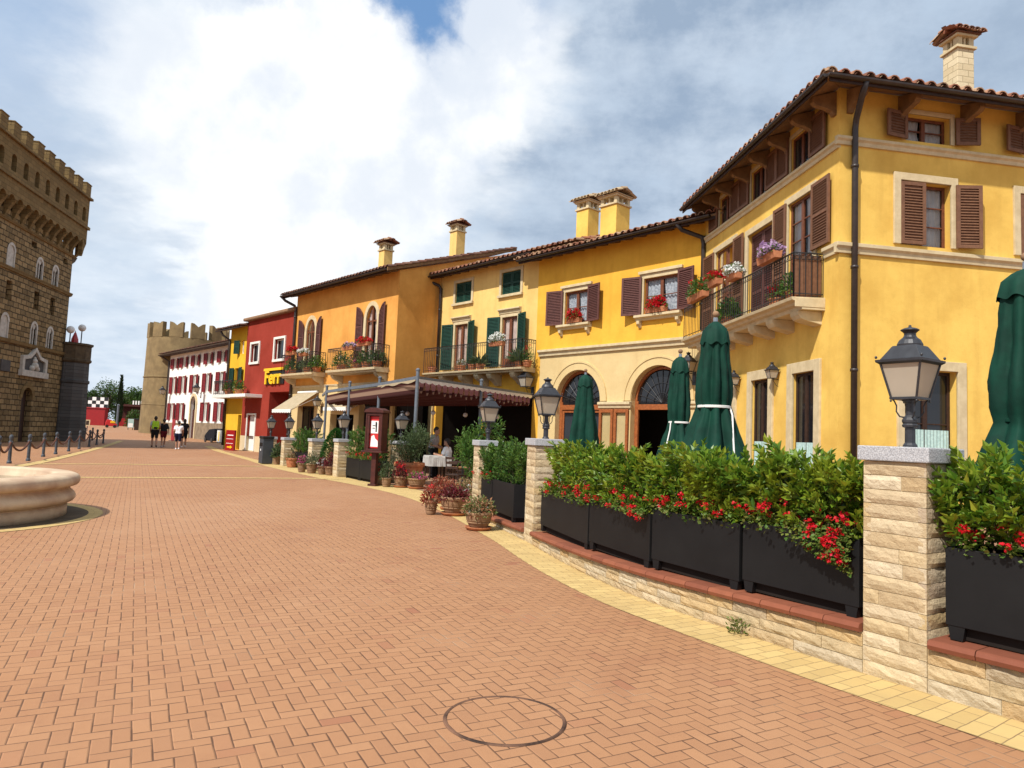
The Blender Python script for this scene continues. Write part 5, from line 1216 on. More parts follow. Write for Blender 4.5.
def low_wall(s0, s1, label, seed):
    p0 = wpt(s0, -.15, 0); t = thing('low_wall', p0, label, 'wall'); rng = random.Random(seed); m = MB(); core = MB()
    ss = list(np.linspace(s0, s1, max(8, int((s1 - s0) / .15))))
    for a, b in zip(ss, ss[1:]):
        ha, hb = copz(a) - .062, copz(b) - .062
        core.add([WF.w(u, o, z) for u, h in ((a, ha), (b, hb)) for o, z in ((-.008, 0), (-.34, 0), (-.34, h), (-.008, h))], [(0, 1, 5, 4), (1, 2, 6, 5), (2, 3, 7, 6), (3, 0, 4, 7)])
    core.build('mortar_core', 'trim_stone', t)
    for c in range(3):
        u = s0
        while u < s1 - .02:
            L = min(rng.uniform(.26, .55), s1 - u); 
            if s1 - u - L < .12: L = s1 - u
            h = min(copz(u), copz(u + L)) - .063; z0, z1 = h * c / 3, h * (c + 1) / 3
            if h < .16: 
                if c == 2: u += L; continue
                z0, z1 = h * c / 2, h * (c + 1) / 2
            stone_face(m, WF, u, u + L, z0, z1, 0, rng, .014 if L > .15 else .008, max(3, int(L / .05)), 3); u += L
    m.build('stone_facing', 'low_stone', t, fix=False)
    m = MB(); u = s0; 
    while u < s1 - .02:
        L = min(.27, s1 - u); n_ = 3
        for i in range(n_):
            a, b = u + .003 + (L - .006) * i / n_, u + .003 + (L - .006) * (i + 1) / n_
            za, zb = copz(a), copz(b)
            vs = [WF.w(x, o, z + dz_) for x, z in ((a, za), (b, zb)) for o, dz_ in ((.035, -.058), (.045, -.03), (.035, -.006), (.02, 0), (-.36, 0), (-.36, -.058))]
            m.add(vs, [(q, (q + 1) % 6, 6 + (q + 1) % 6, 6 + q) for q in range(6)] + ([tuple(range(6))] if i == 0 else []) + ([tuple(range(11, 5, -1))] if i == n_ - 1 else []))
        u += L
    m.v = [tuple(v) for v in m.v]
    # merge the three thirds of each tile so that one tile has one tone
    cp = m.build('coping', 'coping_tile', t, fix=False)
    bm = bmesh.new(); bm.from_mesh(cp.data); bmesh.ops.remove_doubles(bm, verts=bm.verts, dist=.0005); bmesh.ops.recalc_face_normals(bm, faces=bm.faces); bm.to_mesh(cp.data); bm.free()
    return t
PW = .42
low_wall(.05, S1 - PW / 2, 'low stone wall with brick coping, right of the nearest pillar', 1)
low_wall(S1 + PW / 2, S2 - PW / 2, 'long low stone wall with brick coping between the two nearest pillars', 2)
low_wall(S2 + PW / 2, S3 - PW / 2, 'short low stone wall with brick coping beyond the second pillar', 3)
def pillar(s, ztop, label, seed, detail=True, head=None, ctr=None, w_=PW):
    if ctr is None:
        p, t, nn = wc(s); c = Vector((p.x - nn.x * w_ / 2, p.y - nn.y * w_ / 2, 0)); hd = math.degrees(math.atan2(t.x, t.y))
    else: c = Vector((ctr[0], ctr[1], 0)); hd = head
    th = thing('stone_pillar', c, label, 'pillar', 'stone pillars of the terrace'); rng = random.Random(seed); h = w_ / 2
    core = MB(); cf = Fr(c, hd, 1); core.box(cf, -h + .01, h - .01, -h + .01, h - .01, 0, ztop - .105); core.build('core', 'trim_stone', th)
    m = MB(); nz = round((ztop - .1) / .098); ch = (ztop - .1) / nz
    for k_ in range(4):
        f = Fr(c, hd + 90 * k_, 1); f.P = c.copy()
        for i in range(nz):
            if rng.random() < .3 and i > 0: x = rng.uniform(-.1, .1); segs = ((-h, x), (x, h))
            else: segs = ((-h, h),)
            for a, b in segs:
                stone_face(m, f, a, b, ch * i, ch * (i + 1), h - .004, rng, .008, 7 if detail else 3, 3 if detail else 2)
    m.build('stonework', 'wall_stone', th, fix=False)
    m = MB(); e = h + .028; z0 = ztop - .10
    m.box(cf, -e, e, -e, e, z0, ztop)
    cp = m.build('cap', 'granite', th, bevel=.008)
    return c, hd
LP = []
c, hd = pillar(S1, 1.535, 'nearest and largest stone pillar with a granite cap, in the right foreground', 11); LP.append((c, hd, 1.535, .0))
c, hd = pillar(S2, 1.48, 'second nearest stone pillar, between the closed parasol row and the pergola', 12); LP.append((c, hd, 1.48, .05))
c, hd = pillar(S3, 1.40, 'third stone pillar, half hidden by foliage left of the second one', 13); LP.append((c, hd, 1.40, .03))
for i, (px, zt, dd_, lab, hd) in enumerate(((401, 1.22, 20.6, 'stone pillar behind the large terracotta pot shrub', -35), (343, 1.19, 22.3, 'stone pillar left of the wooden menu case', -33), (316.5, 1.13, 24.6, 'stone pillar behind the row of flower pots, beside the clipped conifer', -33), (288.5, 1.09, 27.2, 'stone pillar at the orange house awning', -33), (270.3, 1.07, 28.9, 'farthest stone pillar, beside the grey litter bin', -33))):
    d = ray(px, 440); t_ = dd_ / d.y; c, hd = pillar(0, zt, lab, 20 + i, False, hd, (d.x * t_, d.y * t_)); LP.append((c, hd, zt, 0))

# lanterns on the pillars
def lantern_parts(root, rod=True):
    def Sq(m, prof, rot=R(45)): m.lathe([(r_ * math.sqrt(2), z) for r_, z in prof], 4, (0, 0, 0), rot)
    m = MB()
    if rod:
        m.lathe([(.052, 0), (.052, .012), (.038, .03), (.037, .135), (.055, .142), (.058, .155), (.05, .165), (.058, .178), (.058, .192), (.046, .21), (.034, .225), (.032, .31), (.06, .33), (.06, .342)], 16)
        for q in range(4):
            a = R(45 + 90 * q); c_, s_ = math.cos(a), math.sin(a)
            m.tube([Vector((c_ * r_, s_ * r_, z)) for r_, z in ((.045, .21), (.075, .215), (.10, .25), (.098, .29), (.115, .325), (.128, .335))], .006, 5)
        m.build('post', 'lamp_iron', root, smooth=False)
    m = MB()
    Sq(m, [(.102, .335), (.108, .337), (.108, .352), (.098, .354)])
    for sx, sy in ((1, 1), (1, -1), (-1, -1), (-1, 1)):
        m.tube([Vector((sx * .098, sy * .098, .345)), Vector((sx * .158, sy * .158, .605))], .0095, 5)
        m.ball(Vector((sx * .178, sy * .178, .637)), .011, 8, 5); m.ball(Vector((sx * .10, sy * .10, .326)), .009, 8, 5)
    Sq(m, [(.160, .588), (.182, .602), (.184, .618), (.165, .622)])
    m.build('frame', 'lamp_iron', root)
    m = MB(); Sq(m, [(.160, .6225), (.152, .632), (.098, .715), (.092, .722)])
    m.lathe([(.092, .718), (.094, .735), (.078, .765), (.052, .785), (.043, .80), (.043, .815), (.058, .830), (.068, .835), (.068, .842), (.045, .852), (.012, .860), (.010, .873), (.002, .878)], 18)
    m.build('roof', 'lamp_iron', root, bevel=.003)
    m = MB(); Sq(m, [(.094, .350), (.152, .598)]); m.f = [f for f in m.f if len(f) == 4][:4]; m.build('glass', 'lamp_glass', root)
    m = MB(); m.lathe([(.014, .36), (.016, .40), (.028, .43), (.030, .47), (.018, .50), (.003, .505)], 10); m.build('bulb', 'white_paint', root, smooth=True)
LLAB = ['large black lantern on the nearest stone pillar', 'black lantern on the second stone pillar, left of a closed green parasol', 'black lantern on the third pillar, in front of the striped pergola canopy', 'black lantern above the large terracotta pot shrub', 'black lantern on the pillar left of the menu case', 'black lantern on the pillar beside the clipped conifer', 'black lantern on the pillar below the orange house awning', 'farthest black lantern, on the pillar beside the litter bin']
lt0 = None
for (c, hd, zt, ex), lab in zip(LP, LLAB):
    if lt0 is None:
        lt0 = thing('pillar_lantern', (0, 0, 0), lab, 'lantern', 'lanterns on the terrace pillars'); lantern_parts(lt0); lt0.location = (c.x, c.y, zt + .001); lt0.rotation_euler = (0, 0, -R(hd)); lt0.scale = (.86, .86, .96)
    else: dup(lt0, (c.x, c.y, zt + .001), -R(hd), lab, (.95, .95, 1.02))
# wall lanterns
wl0 = None
def wall_lantern(fr, u, z, lab, sc=1., out=.30):
    global wl0
    loc = fr.w(u, out * sc, z); ang = math.atan2(fr.n.y, fr.n.x)
    if wl0 is None:
        wl0 = thing('wall_lantern', (0, 0, 0), lab, 'lantern', 'lanterns on brackets on the house walls'); lantern_parts(wl0, False)
        m = MB(); m.tube([Vector((-.295, 0, .05)), Vector((-.28, 0, .26)), Vector((-.2, 0, .31)), Vector((-.08, 0, .30)), Vector((0, 0, .335))], .013, 6); m.box(ID, -.30, -.27, -.05, .05, .0, .36); m.tube([Vector((-.28, 0, .05)), Vector((-.15, 0, .12)), Vector((-.02, 0, .30))], .009, 5); m.build('bracket', 'lamp_iron', wl0)
        wl0.location = loc; wl0.rotation_euler = (0, 0, ang); wl0.scale = (sc,) * 3
    else: dup(wl0, loc, ang, lab, sc)
wall_lantern(L1, 2.52, 2.86, 'small black wall lantern between the right and middle ground floor doors of the corner house', .74, .22)
wall_lantern(L1, 4.70, 2.86, 'small black wall lantern between the middle and left ground floor doors of the corner house', .74, .22)
u_, z_ = F3.at(523.5, 392, .5); wall_lantern(F3, u_, z_ - .25, 'large wall lantern under the green shuttered house balcony end', 1.35)
u_, z_ = F2.at(687, 376, .4); wall_lantern(F2, u_, z_ - .25, 'wall lantern beside the right arch, half hidden by a closed parasol', 1.15)
wall_lantern(F4, 6.25, 2.25, 'small wall lantern between the two cream awnings', 1.0)
for u, lab in ((11.4 * K7 + .25, 'wall lantern left of the arched door on the white house'), (4.05 * K7, 'wall lantern right of the arched door on the white house')): wall_lantern(F7, u, 3.75, lab, 1.55, .5)

# planters with hedge and geraniums
rngP = np.random.default_rng(77)
def bush_mesh(lx, ly, lz, ntw, per, L, rng, ratio=.48, z0=0., top_noise=.12, spread=.75):
    C = []; Dd = []; tw = []
    for _ in range(ntw):
        x = rng.uniform(-lx / 2, lx / 2); y = rng.uniform(-ly / 2, ly / 2); tz = lz * (1 + top_noise * math.sin(x * 7.3 + rng.uniform(-.6, .6)) + rng.normal() * .05)
        z = z0 + tz * (rng.uniform(.02, 1.) ** .75) - .10
        e = np.array([x / lx * 1.2, y / ly * 1.6, 0.]); d = e + np.array([rng.normal() * .3, rng.normal() * .3, .85]); d /= np.linalg.norm(d); ln = rng.uniform(.10, .22)
        b = np.array([x, y, z]); tw.append((b - d * .08, b + d * ln))
        a0_ = rng.uniform(0, 6.28)
        for i in range(per):
            t = (i + .5) / per; a = a0_ + i * 2.4; s1 = np.cross(d, [.3, .5, .81]); s1 /= np.linalg.norm(s1); s2 = np.cross(d, s1)
            rd = s1 * math.cos(a) + s2 * math.sin(a); C.append(b + d * ln * t); Dd.append(rd * spread * (1.15 - .6 * t) + d * (.35 + .8 * t))
    return leaf_mesh(np.array(C), np.array(Dd), L, ratio, rng), tw
def flower_patch(lx, ly, h, rng, nl=420, heads=14, droop=0., cascade=0.):
    """loose geranium cushion spilling over the front (+y is the street)"""
    C = []; Dd = []
    for _ in range(nl):
        x = rng.uniform(-lx / 2, lx / 2); y = rng.uniform(-ly * .3, ly * .62); z = h * rng.uniform(.1, 1.) * (1 - max(0, y / ly) * .8)
        if y > ly * .42: z -= rng.uniform(0, droop)
        C.append((x, y, z)); Dd.append((rng.normal() * .8, rng.normal() * .8 + .5, rng.normal() * .5 + .45))
    H = []
    for _ in range(heads):
        x = rng.uniform(-lx / 2, lx / 2); y = rng.uniform(ly * .1, ly * .72); z = h * rng.uniform(.45, 1.25) - (rng.uniform(0, droop) if y > ly * .4 else 0); H.append((x, y, z))
    if cascade:      # a mass hanging over the street side near the right end
        for _ in range(int(700 * cascade / .3)):
            x = -lx / 2 + abs(rng.normal()) * lx * .22 + .02; f = rng.uniform(0, 1); y = ly * .5 + .02 + .10 * math.sin(f * 2.6) * rng.uniform(.3, 1); z = .06 - cascade * f * max(.25, 1 - (x + lx / 2) / lx * 1.2); C.append((x, y, z)); Dd.append((rng.normal() * .7, .8 + rng.normal() * .4, rng.normal() * .5 - .2))
            if rng.random() < .030: H.append((x, y + .03, z))
    return np.array(C), np.array(Dd), H
def planter(p0, p1, z, label, hlab, flab, seed, h=.47, dp=.42, heads=14, hz=.78, droop=.0, hedge='hedge_leaf', ntw=190, fcol='red_petal', feet=.085, L=.072, hshift=0., cascade=0., hcut=0.):
    """p0 right end, p1 left end of the street-side top edge (plan)"""
    p0, p1 = Vector((p0[0], p0[1], 0)), Vector((p1[0], p1[1], 0)); mid = (p0 + p1) / 2; d = (p1 - p0); ln = d.length - .015; d.normalize(); nn = Vector((-d.y, d.x, 0)); rz = math.atan2(d.y, d.x)
    c = mid - nn * dp / 2; rng = np.random.default_rng(seed)
    t = thing('planter', (0, 0, 0), label, 'planter', 'dark steel planters of the terrace'); m = MB(); a, b = ln / 2, dp / 2; z0, z1 = feet, feet + h
    for u0, u1, v0, v1 in ((-a, a, b - .012, b), (-a, a, -b, -b + .012), (-a, -a + .012, -b + .012, b - .012), (a - .012, a, -b + .012, b - .012)): m.box(ID, u0, u1, v0, v1, z0, z1)
    m.box(ID, -a + .012, a - .012, -b + .012, b - .012, z0, z0 + .02)
    m.build('trough', 'planter_steel', t, bevel=.003)
    for sx in (-1, 1):
        for sy in (-1, 1):
            f = MB(); x = sx * (a - .06); y = sy * (b - .03); f.prism(ID, [(x - .05, z0 + .01), (x + .05, z0 + .01), (x + .035, 0), (x - .035, 0)], y - .025, y + .025); f.build('foot', 'planter_steel', t)
    m = MB(); m.box(ID, -a + .012, a - .012, -b + .012, b - .012, z1 - .06, z1 - .04); m.build('soil', 'soil', t)
    m = MB(); m.box(ID, -a + .05, a - .05, -b + .04, b - .05, .004, z0 + .004); m.build('shade_filler', 'interior_dark', t)  # added near-black filler, standing in for the shade under the trough
    t.location = (c.x, c.y, z); t.rotation_euler = (0, 0, rz)
    zt = z + z1 - .04
    if hlab:
        s = thing('hedge_shrub', (0, 0, 0), hlab, 'shrub', 'evergreen shrubs in the steel planters'); lm, tw = bush_mesh(ln + .06 - hcut, dp * .95, hz, ntw, 15, L, rng, z0=.06); 
        lm.build('foliage', hedge, s, fix=False); st = MB()
        for i in range(9):
            x = -a + ln * (i + .5) / 9; st.tube([(x, rng.uniform(-.05, .05), 0), (x + rng.uniform(-.06, .06), rng.uniform(-.1, .1), hz * .5), (x + rng.uniform(-.1, .1), rng.uniform(-.12, .12), hz * .9)], [.010, .007, .003], 5)
        for b0, b1 in tw[::2]: st.tube([b0, b1], .0025, 3, cap=False)
        st.build('stems', 'bark', s, fix=False)
        s.location = (c.x - nn.x * .03 + d.x * hshift, c.y - nn.y * .03 + d.y * hshift, zt); s.rotation_euler = (0, 0, rz)
    if flab:
        s = thing('geranium', (0, 0, 0), flab, 'flowers', 'red geraniums spilling over the steel planters'); C, Dd, H = flower_patch(ln, dp, .17, rng, int(760 * ln), heads, droop, cascade)
        leaf_mesh(C, Dd, .034, .85, rng, .05, .08).build('foliage', 'geranium_leaf', s, fix=False)
        blossoms(H, .031, 20, .025, rng).build('blossoms', fcol, s, fix=False)
        sm = MB()
        for hh in H: sm.tube([(hh[0] * .97, hh[1] * .5, 0), (hh[0], hh[1], hh[2])], .0022, 3, cap=False)
        sm.build('stems', 'geranium_leaf', s, fix=False)
        s.location = (c.x, c.y, zt + .03); s.rotation_euler = (0, 0, rz)
OFF = -.085
spx = [s_at_px(px, OFF, .7) for px in (861.5, 741, 651, 589, 541)]
names = ['nearest', 'second', 'third', 'fourth']
QL = ['first dark steel planter left of the nearest pillar', 'second dark steel planter from the nearest pillar', 'third dark steel planter from the nearest pillar', 'fourth dark steel planter, right of the second pillar']
HLb = ['dark green hedge shrub left of the nearest pillar', 'yellowish green hedge shrub, second from the nearest pillar', 'light green hedge shrub, third from the nearest pillar', 'leafy hedge shrub right of the second pillar, below a closed parasol']
GLb = ['big red geranium cascading far down a planter left of the nearest pillar', 'red geranium over the second planter from the nearest pillar', 'sparse red geranium over the third planter from the nearest pillar', 'red geranium over the planter right of the second pillar']
for i in range(4):
    a, b = spx[i], spx[i + 1]; z = copz((a + b) / 2) + .002
    planter(wpt(a + .01, OFF, 0), wpt(b - .01, OFF, 0), z, QL[i], HLb[i], GLb[i], 100 + i, h=.47 - .02 * (i > 1), heads=(24, 24, 20, 22)[i], droop=(.06, .06, .05, .05)[i], hz=(.50, .51, .53, .58)[i], ntw=(330, 300, 260, 230)[i], cascade=(.30, 0, .10, 0)[i], L=.08, hshift=(0, 0, 0, -.16)[i], hcut=(0, 0, 0, .30)[i])
a = s_at_px(944, OFF, .7); b = a - 1.12
planter(wpt(b, OFF, 0), wpt(a, OFF, 0), copz((a + b) / 2) + .002, 'dark steel planter right of the nearest pillar, cut by the picture edge', 'dark hedge shrub right of the nearest pillar below the large closed parasol', 'red geranium over the planter right of the nearest pillar', 110, h=.48, heads=22, hz=.50, ntw=330, droop=.05, L=.08)
spc = [s_at_px(px, -.06, .5) for px in (514, 492, 475)]
QL3 = ['dark steel planter directly left of the second pillar', 'dark steel planter right of the third pillar, behind the salmon flower pot']
for i in range(2):
    a, b = spc[i], spc[i + 1]
    planter(wpt(a + .01, -.06, 0), wpt(b - .01, -.06, 0), copz((a + b) / 2), QL3[i], ['deep green shrub directly left of the second pillar', 'deep green shrub right of the third pillar'][i], [None, 'pale red geranium over the planter right of the third pillar'][i], 120 + i, h=.52, hedge='shrub_leaf', heads=12, hz=.56, ntw=260)
def P_at(px, y_, z=0.): d = ray(px, 440); t = y_ / d.y; return Vector((d.x * t, d.y * t, z))
planter(P_at(377, 19.9), P_at(361, 20.9), 0, 'dark steel planter left of the menu case post', 'bright green shrub left of the menu case', 'orange red geranium in the planter left of the menu case', 130, h=.55, hedge='shrub_leaf', hz=.85, ntw=150)
planter(P_at(361, 20.9), P_at(347.5, 21.9), 0, 'dark steel planter right of the clipped conifer pillar', 'bright green shrub beside the pillar with the lantern', 'orange geranium in the planter next to the lantern pillar', 131, h=.55, hedge='shrub_leaf', hz=.85, ntw=150)
planter(P_at(308, 25.2), P_at(293, 26.6), 0, 'dark steel planter left of the conifer behind flower pots', 'rounded bright green shrub below the orange house awning', None, 132, h=.5, hedge='shrub_leaf', hz=.75, ntw=190)

# ================================================================== flower pots
POT = {}
def pot_parts(t, r_, h, mat='clay_pot', bowl=False, saucer=True, bands=True, sq=False):
    m = MB()
    if bowl: pr = [(r_ * .62, 0), (r_ * .72, h * .12), (r_ * .92, h * .55), (r_ * .97, h * .8), (r_ * 1.04, h * .84), (r_ * 1.06, h * .93), (r_ * 1.03, h), (r_ * .93, h), (r_ * .9, h * .85), (r_ * .86, h * .8)]
    else: pr = [(r_ * .68, 0), (r_ * .74, h * .1), (r_ * .88, h * .6), (r_ * .93, h * .80), (r_ * 1.02, h * .82), (r_ * 1.05, h * .9), (r_ * 1.02, h), (r_ * .9, h), (r_ * .88, h * .86), (r_ * .85, h * .82)]
    z_ = .03 if saucer else 0
    m.lathe([(a, z + z_) for a, z in pr], 28); 
    if bands:
        for zz_ in (.3, .45): rr = r_ * (.80 if not bowl else .83) * (1 + (zz_ - .3) * .25); m.lathe([(rr, h * zz_ + z_), (rr + .012, h * zz_ + z_ + .006), (rr + .012, h * zz_ + z_ + .014), (rr, h * zz_ + z_ + .02)], 28)
    m.build('pot', mat, t, smooth=False)
    if saucer: m = MB(); m.lathe([(r_ * .85, 0), (r_ * 1.0, .035), (r_ * 1.0, .045), (r_ * .95, .045), (r_ * .8, .015)], 28); m.build('saucer', 'terracotta', t)
    m = MB(); m.lathe([(r_ * .87, h * .84 + z_), (.001, h * .86 + z_)], 20); m.build('soil', 'soil', t)
    return h * .86 + z_
def dome(r_, h, k, rng, low=-.1):
    d = rng.normal(size=(k, 3)); d[:, 2] = np.abs(d[:, 2]) * 1.0 + low; d /= np.linalg.norm(d, axis=1, keepdims=True)
    return d * rng.uniform(.45, 1.05, (k, 1)) * np.array([r_, r_, h]), d
def flower_pot(pos_, r_, h, label, leaf, petal=None, pr=1.15, ph=.26, nleaf=420, L=.055, heads=14, bowl=False, mat='clay_pot', seed=0, upright=False, ps=.026, saucer=True, spiky=False, group='flower pots along the terrace edge', name='flower_pot'):
    rng = np.random.default_rng(seed + 500); t = thing(name, (0, 0, 0), label, 'flower pot', group); z = pot_parts(t, r_, h, mat, bowl, saucer)
    if spiky:
        k = nleaf; a = rng.uniform(0, 6.28, k); el = rng.uniform(.2, 1.45, k); Dd = np.stack([np.cos(a) * np.cos(el), np.sin(a) * np.cos(el), np.sin(el)], 1); C = np.stack([np.cos(a) * r_ * .2, np.sin(a) * r_ * .2, np.full(k, z)], 1); lm = leaf_mesh(C, Dd, L, .12, rng, .25, .04)
    else:
        C, Dd = dome(r_ * pr, ph, nleaf, rng); C[:, 2] += z; Dd = Dd + rng.normal(size=Dd.shape) * .55 + np.array([0, 0, .55 if upright else .2]); lm = leaf_mesh(C, Dd, L, .5, rng)
    lm.build('foliage', leaf, t, fix=False)
    st = MB()
    for i in range(7): a = rng.uniform(0, 6.28); st.tube([(0, 0, z - .02), (math.cos(a) * r_ * .3, math.sin(a) * r_ * .3, z + ph * .4), (math.cos(a) * r_ * .6 * pr, math.sin(a) * r_ * .6 * pr, z + ph * .8)], [.006, .005, .003], 4)
    st.build('stems', 'bark', t, fix=False)
    if petal:
        Hh, _ = dome(r_ * pr * 1.0, ph * 1.06, heads, rng, .25); Hh[:, 2] += z; blossoms(Hh, .040, 18, ps * 1.3, rng).build('blossoms', petal, t, fix=False)
    t.location = pos_; return t
FPd = [
 ((-.44, 11.20), .215, .24, 'wide clay bowl of salmon succulents in front, by the end of the low wall', 'salmon_leaf', 'white_petal', dict(bowl=True, nleaf=620, heads=2, ph=.27, L=.065)),
 ((-.98, 13.05), .24, .30, 'wide clay bowl of dark maroon plants behind the front salmon bowl', 'maroon_leaf', None, dict(bowl=True, nleaf=620, ph=.24, L=.06)),
 ((-1.40, 13.05), .125, .25, 'small slim clay pot of red and white flowers, leftmost of the front cluster', 'rust_leaf', 'red_petal', dict(nleaf=360, ph=.32, heads=7, pr=1.5, saucer=False)),
 ((-1.17, 13.95), .16, .27, 'clay pot of rusty foliage between the slim pot and the maroon bowl', 'rust_leaf', None, dict(nleaf=420, ph=.34, pr=1.3)),
 ((-.86, 14.5), .22, .27, 'clay pot of pale olive and salmon plants at the back of the front cluster', 'salmon_leaf', 'white_petal', dict(nleaf=560, ph=.32, heads=5)),
 ((-1.45, 15.2), .2, .26, 'clay pot of brick red foliage farthest back in the front cluster', 'rust_leaf', None, dict(nleaf=520, ph=.30)),
 ((-3.52, 19.35), .115, .26, 'small clay pot of olive grass right behind the menu case post', 'olive_leaf', 'red_petal', dict(nleaf=320, ph=.45, heads=4, pr=1.5, upright=True, saucer=False)),
 ((-3.26, 18.95), .14, .24, 'small clay pot of tall olive green plant right of the menu case', 'olive_leaf', None, dict(nleaf=420, ph=.5, pr=1.4, upright=True, saucer=False)),
 ((-2.88, 18.95), .19, .26, 'clay pot of dark red leaves in front of the terracotta pot shrub', 'maroon_leaf', 'red_petal', dict(nleaf=560, ph=.42, heads=10, pr=1.2)),
 ((-2.42, 18.75), .24, .24, 'wide clay bowl of magenta flowers below the large terracotta pot', 'geranium_leaf', 'pink_petal', dict(bowl=True, nleaf=420, ph=.20, heads=42)),
 ((-6.93, 23.65), .155, .30, 'clay pot of bright pink flowers, leftmost by the conifer', 'geranium_leaf', 'pink_petal', dict(nleaf=320, ph=.28, heads=36, saucer=False)),
 ((-6.50, 23.30), .19, .32, 'large clay pot of grey green plant between pink and white flower pots', 'olive_leaf', None, dict(nleaf=520, ph=.40, pr=1.15, saucer=False)),
 ((-6.06, 22.95), .155, .27, 'clay pot of maroon plant with pale flowers before the conifer', 'maroon_leaf', 'white_petal', dict(nleaf=420, ph=.32, heads=6, saucer=False)),
 ((-5.72, 22.70), .20, .28, 'clay pot of dense dark maroon plant at the lantern pillar foot', 'maroon_leaf', None, dict(nleaf=700, ph=.46, pr=1.15, saucer=False)),
 ((-9.13, 27.75), .16, .32, 'clay pot of tall olive grass near the litter bin', 'olive_leaf', None, dict(nleaf=360, ph=.5, L=.12, upright=True, saucer=False)),
 ((-8.05, 26.2), .24, .34, 'terracotta pot of orange foliage before the planter below the awning', 'salmon_leaf', None, dict(nleaf=420, ph=.25, mat='terracotta', saucer=False)),
]
for i, (p, r_, h, lab, leaf, pet, kw) in enumerate(FPd): flower_pot((p[0], p[1], .012), r_, h, lab, leaf, pet, seed=i, **kw)
# large terracotta pot with a loose shrub
def big_shrub(p, r_, h, sr, sh, label, leaf, n, seed, L=.075, mat='terracotta', name='potted_shrub', lump=9):
    rng = np.random.default_rng(seed); t = thing(name, (0, 0, 0), label, 'potted shrub'); z = pot_parts(t, r_, h, mat, False, False, False); cl = [(np.array([rng.uniform(-.55, .55) * sr, rng.uniform(-.55, .55) * sr, z + sh * rng.uniform(.2, .82)]), sr * rng.uniform(.35, .6)) for _ in range(lump)]
    C = []; Dd = []; st = MB()
    for c, cr2 in cl:
        k = n // lump; d = rng.normal(size=(k, 3)); d /= np.linalg.norm(d, axis=1, keepdims=True); C.append(c + d * cr2 * rng.uniform(.3, 1.15, (k, 1))); Dd.append(d * .7 + rng.normal(size=(k, 3)) * .5 + np.array([0, 0, .6])); st.tube([(0, 0, z - .02), tuple(c * np.array([.5, .5, 0]) + np.array([0, 0, (z + c[2]) / 2])), tuple(c)], [.022, .014, .006], 5)
    leaf_mesh(np.concatenate(C), np.concatenate(Dd), L, .3, rng).build('foliage', leaf, t, fix=False); st.build('stems', 'bark', t, fix=False); t.location = p; return t
big_shrub((-2.86, 20.3, .01), .43, .62, .62, 1.25, 'large terracotta pot with a loose green shrub right of the menu case', 'olive_leaf', 3200, 31)
big_shrub((-.60, 15.7, .01), .30, .42, .62, 1.55, 'tall light green oleander shrub behind the third pillar', 'shrub_leaf', 3600, 32, L=.11)
big_shrub((.15, 12.6, .01), .28, .35, .45, .95, 'dark green shrub inside the terrace behind the short low wall', 'shrub_leaf', 2400, 35, L=.08)
# clipped conifer
tpz = P_at(331, 24.2, 0.01); t = thing('clipped_conifer', (0, 0, 0), 'clipped bright green conifer leaning between two pillars with lanterns', 'shrub')
rng = np.random.default_rng(8); k = 3800; zz_ = rng.uniform(.05, 1., k) ; aa = rng.uniform(0, 6.283, k); rr = .42 * np.sqrt(np.clip(1 - zz_ ** 2.2, 0, 1)) * rng.uniform(.75, 1.02, k); C = np.stack([rr * np.cos(aa) + zz_ * .18, rr * np.sin(aa), zz_ * 1.48], 1); Dd = np.stack([np.cos(aa), np.sin(aa), .8 + 0 * aa], 1) + rng.normal(size=(k, 3)) * .4
leaf_mesh(C, Dd, .07, .4, rng).build('foliage', 'topiary_leaf', t, fix=False); m = MB(); m.tube([(0, 0, 0), (.1, 0, 1.1)], [.04, .01], 7); m.build('trunk', 'bark', t); t.location = tpz
# weed at the foot of the wall
wp = gnd(741, 634); t = thing('weed', (0, 0, 0), 'small green weed growing at the foot of the low stone wall', 'plant'); k = 90; a = rng.uniform(0, 6.28, k); rr = rng.uniform(0, .085, k); C = np.stack([rr * np.cos(a), rr * np.sin(a), rng.uniform(.005, .11, k)], 1); Dd = np.stack([np.cos(a), np.sin(a), rng.uniform(.1, 1.2, k)], 1); leaf_mesh(C, Dd, .034, .5, rng).build('leaves', 'geranium_leaf', t, fix=False)
m = MB()
for i in range(8): a = i * .8; m.tube([(0, 0, 0), (.04 * math.cos(a), .04 * math.sin(a), .06), (.08 * math.cos(a), .08 * math.sin(a), .09)], .0015, 3)
m.build('stems', 'geranium_leaf', t, fix=False); t.location = (wp.x - .03, wp.y - .02, .006)

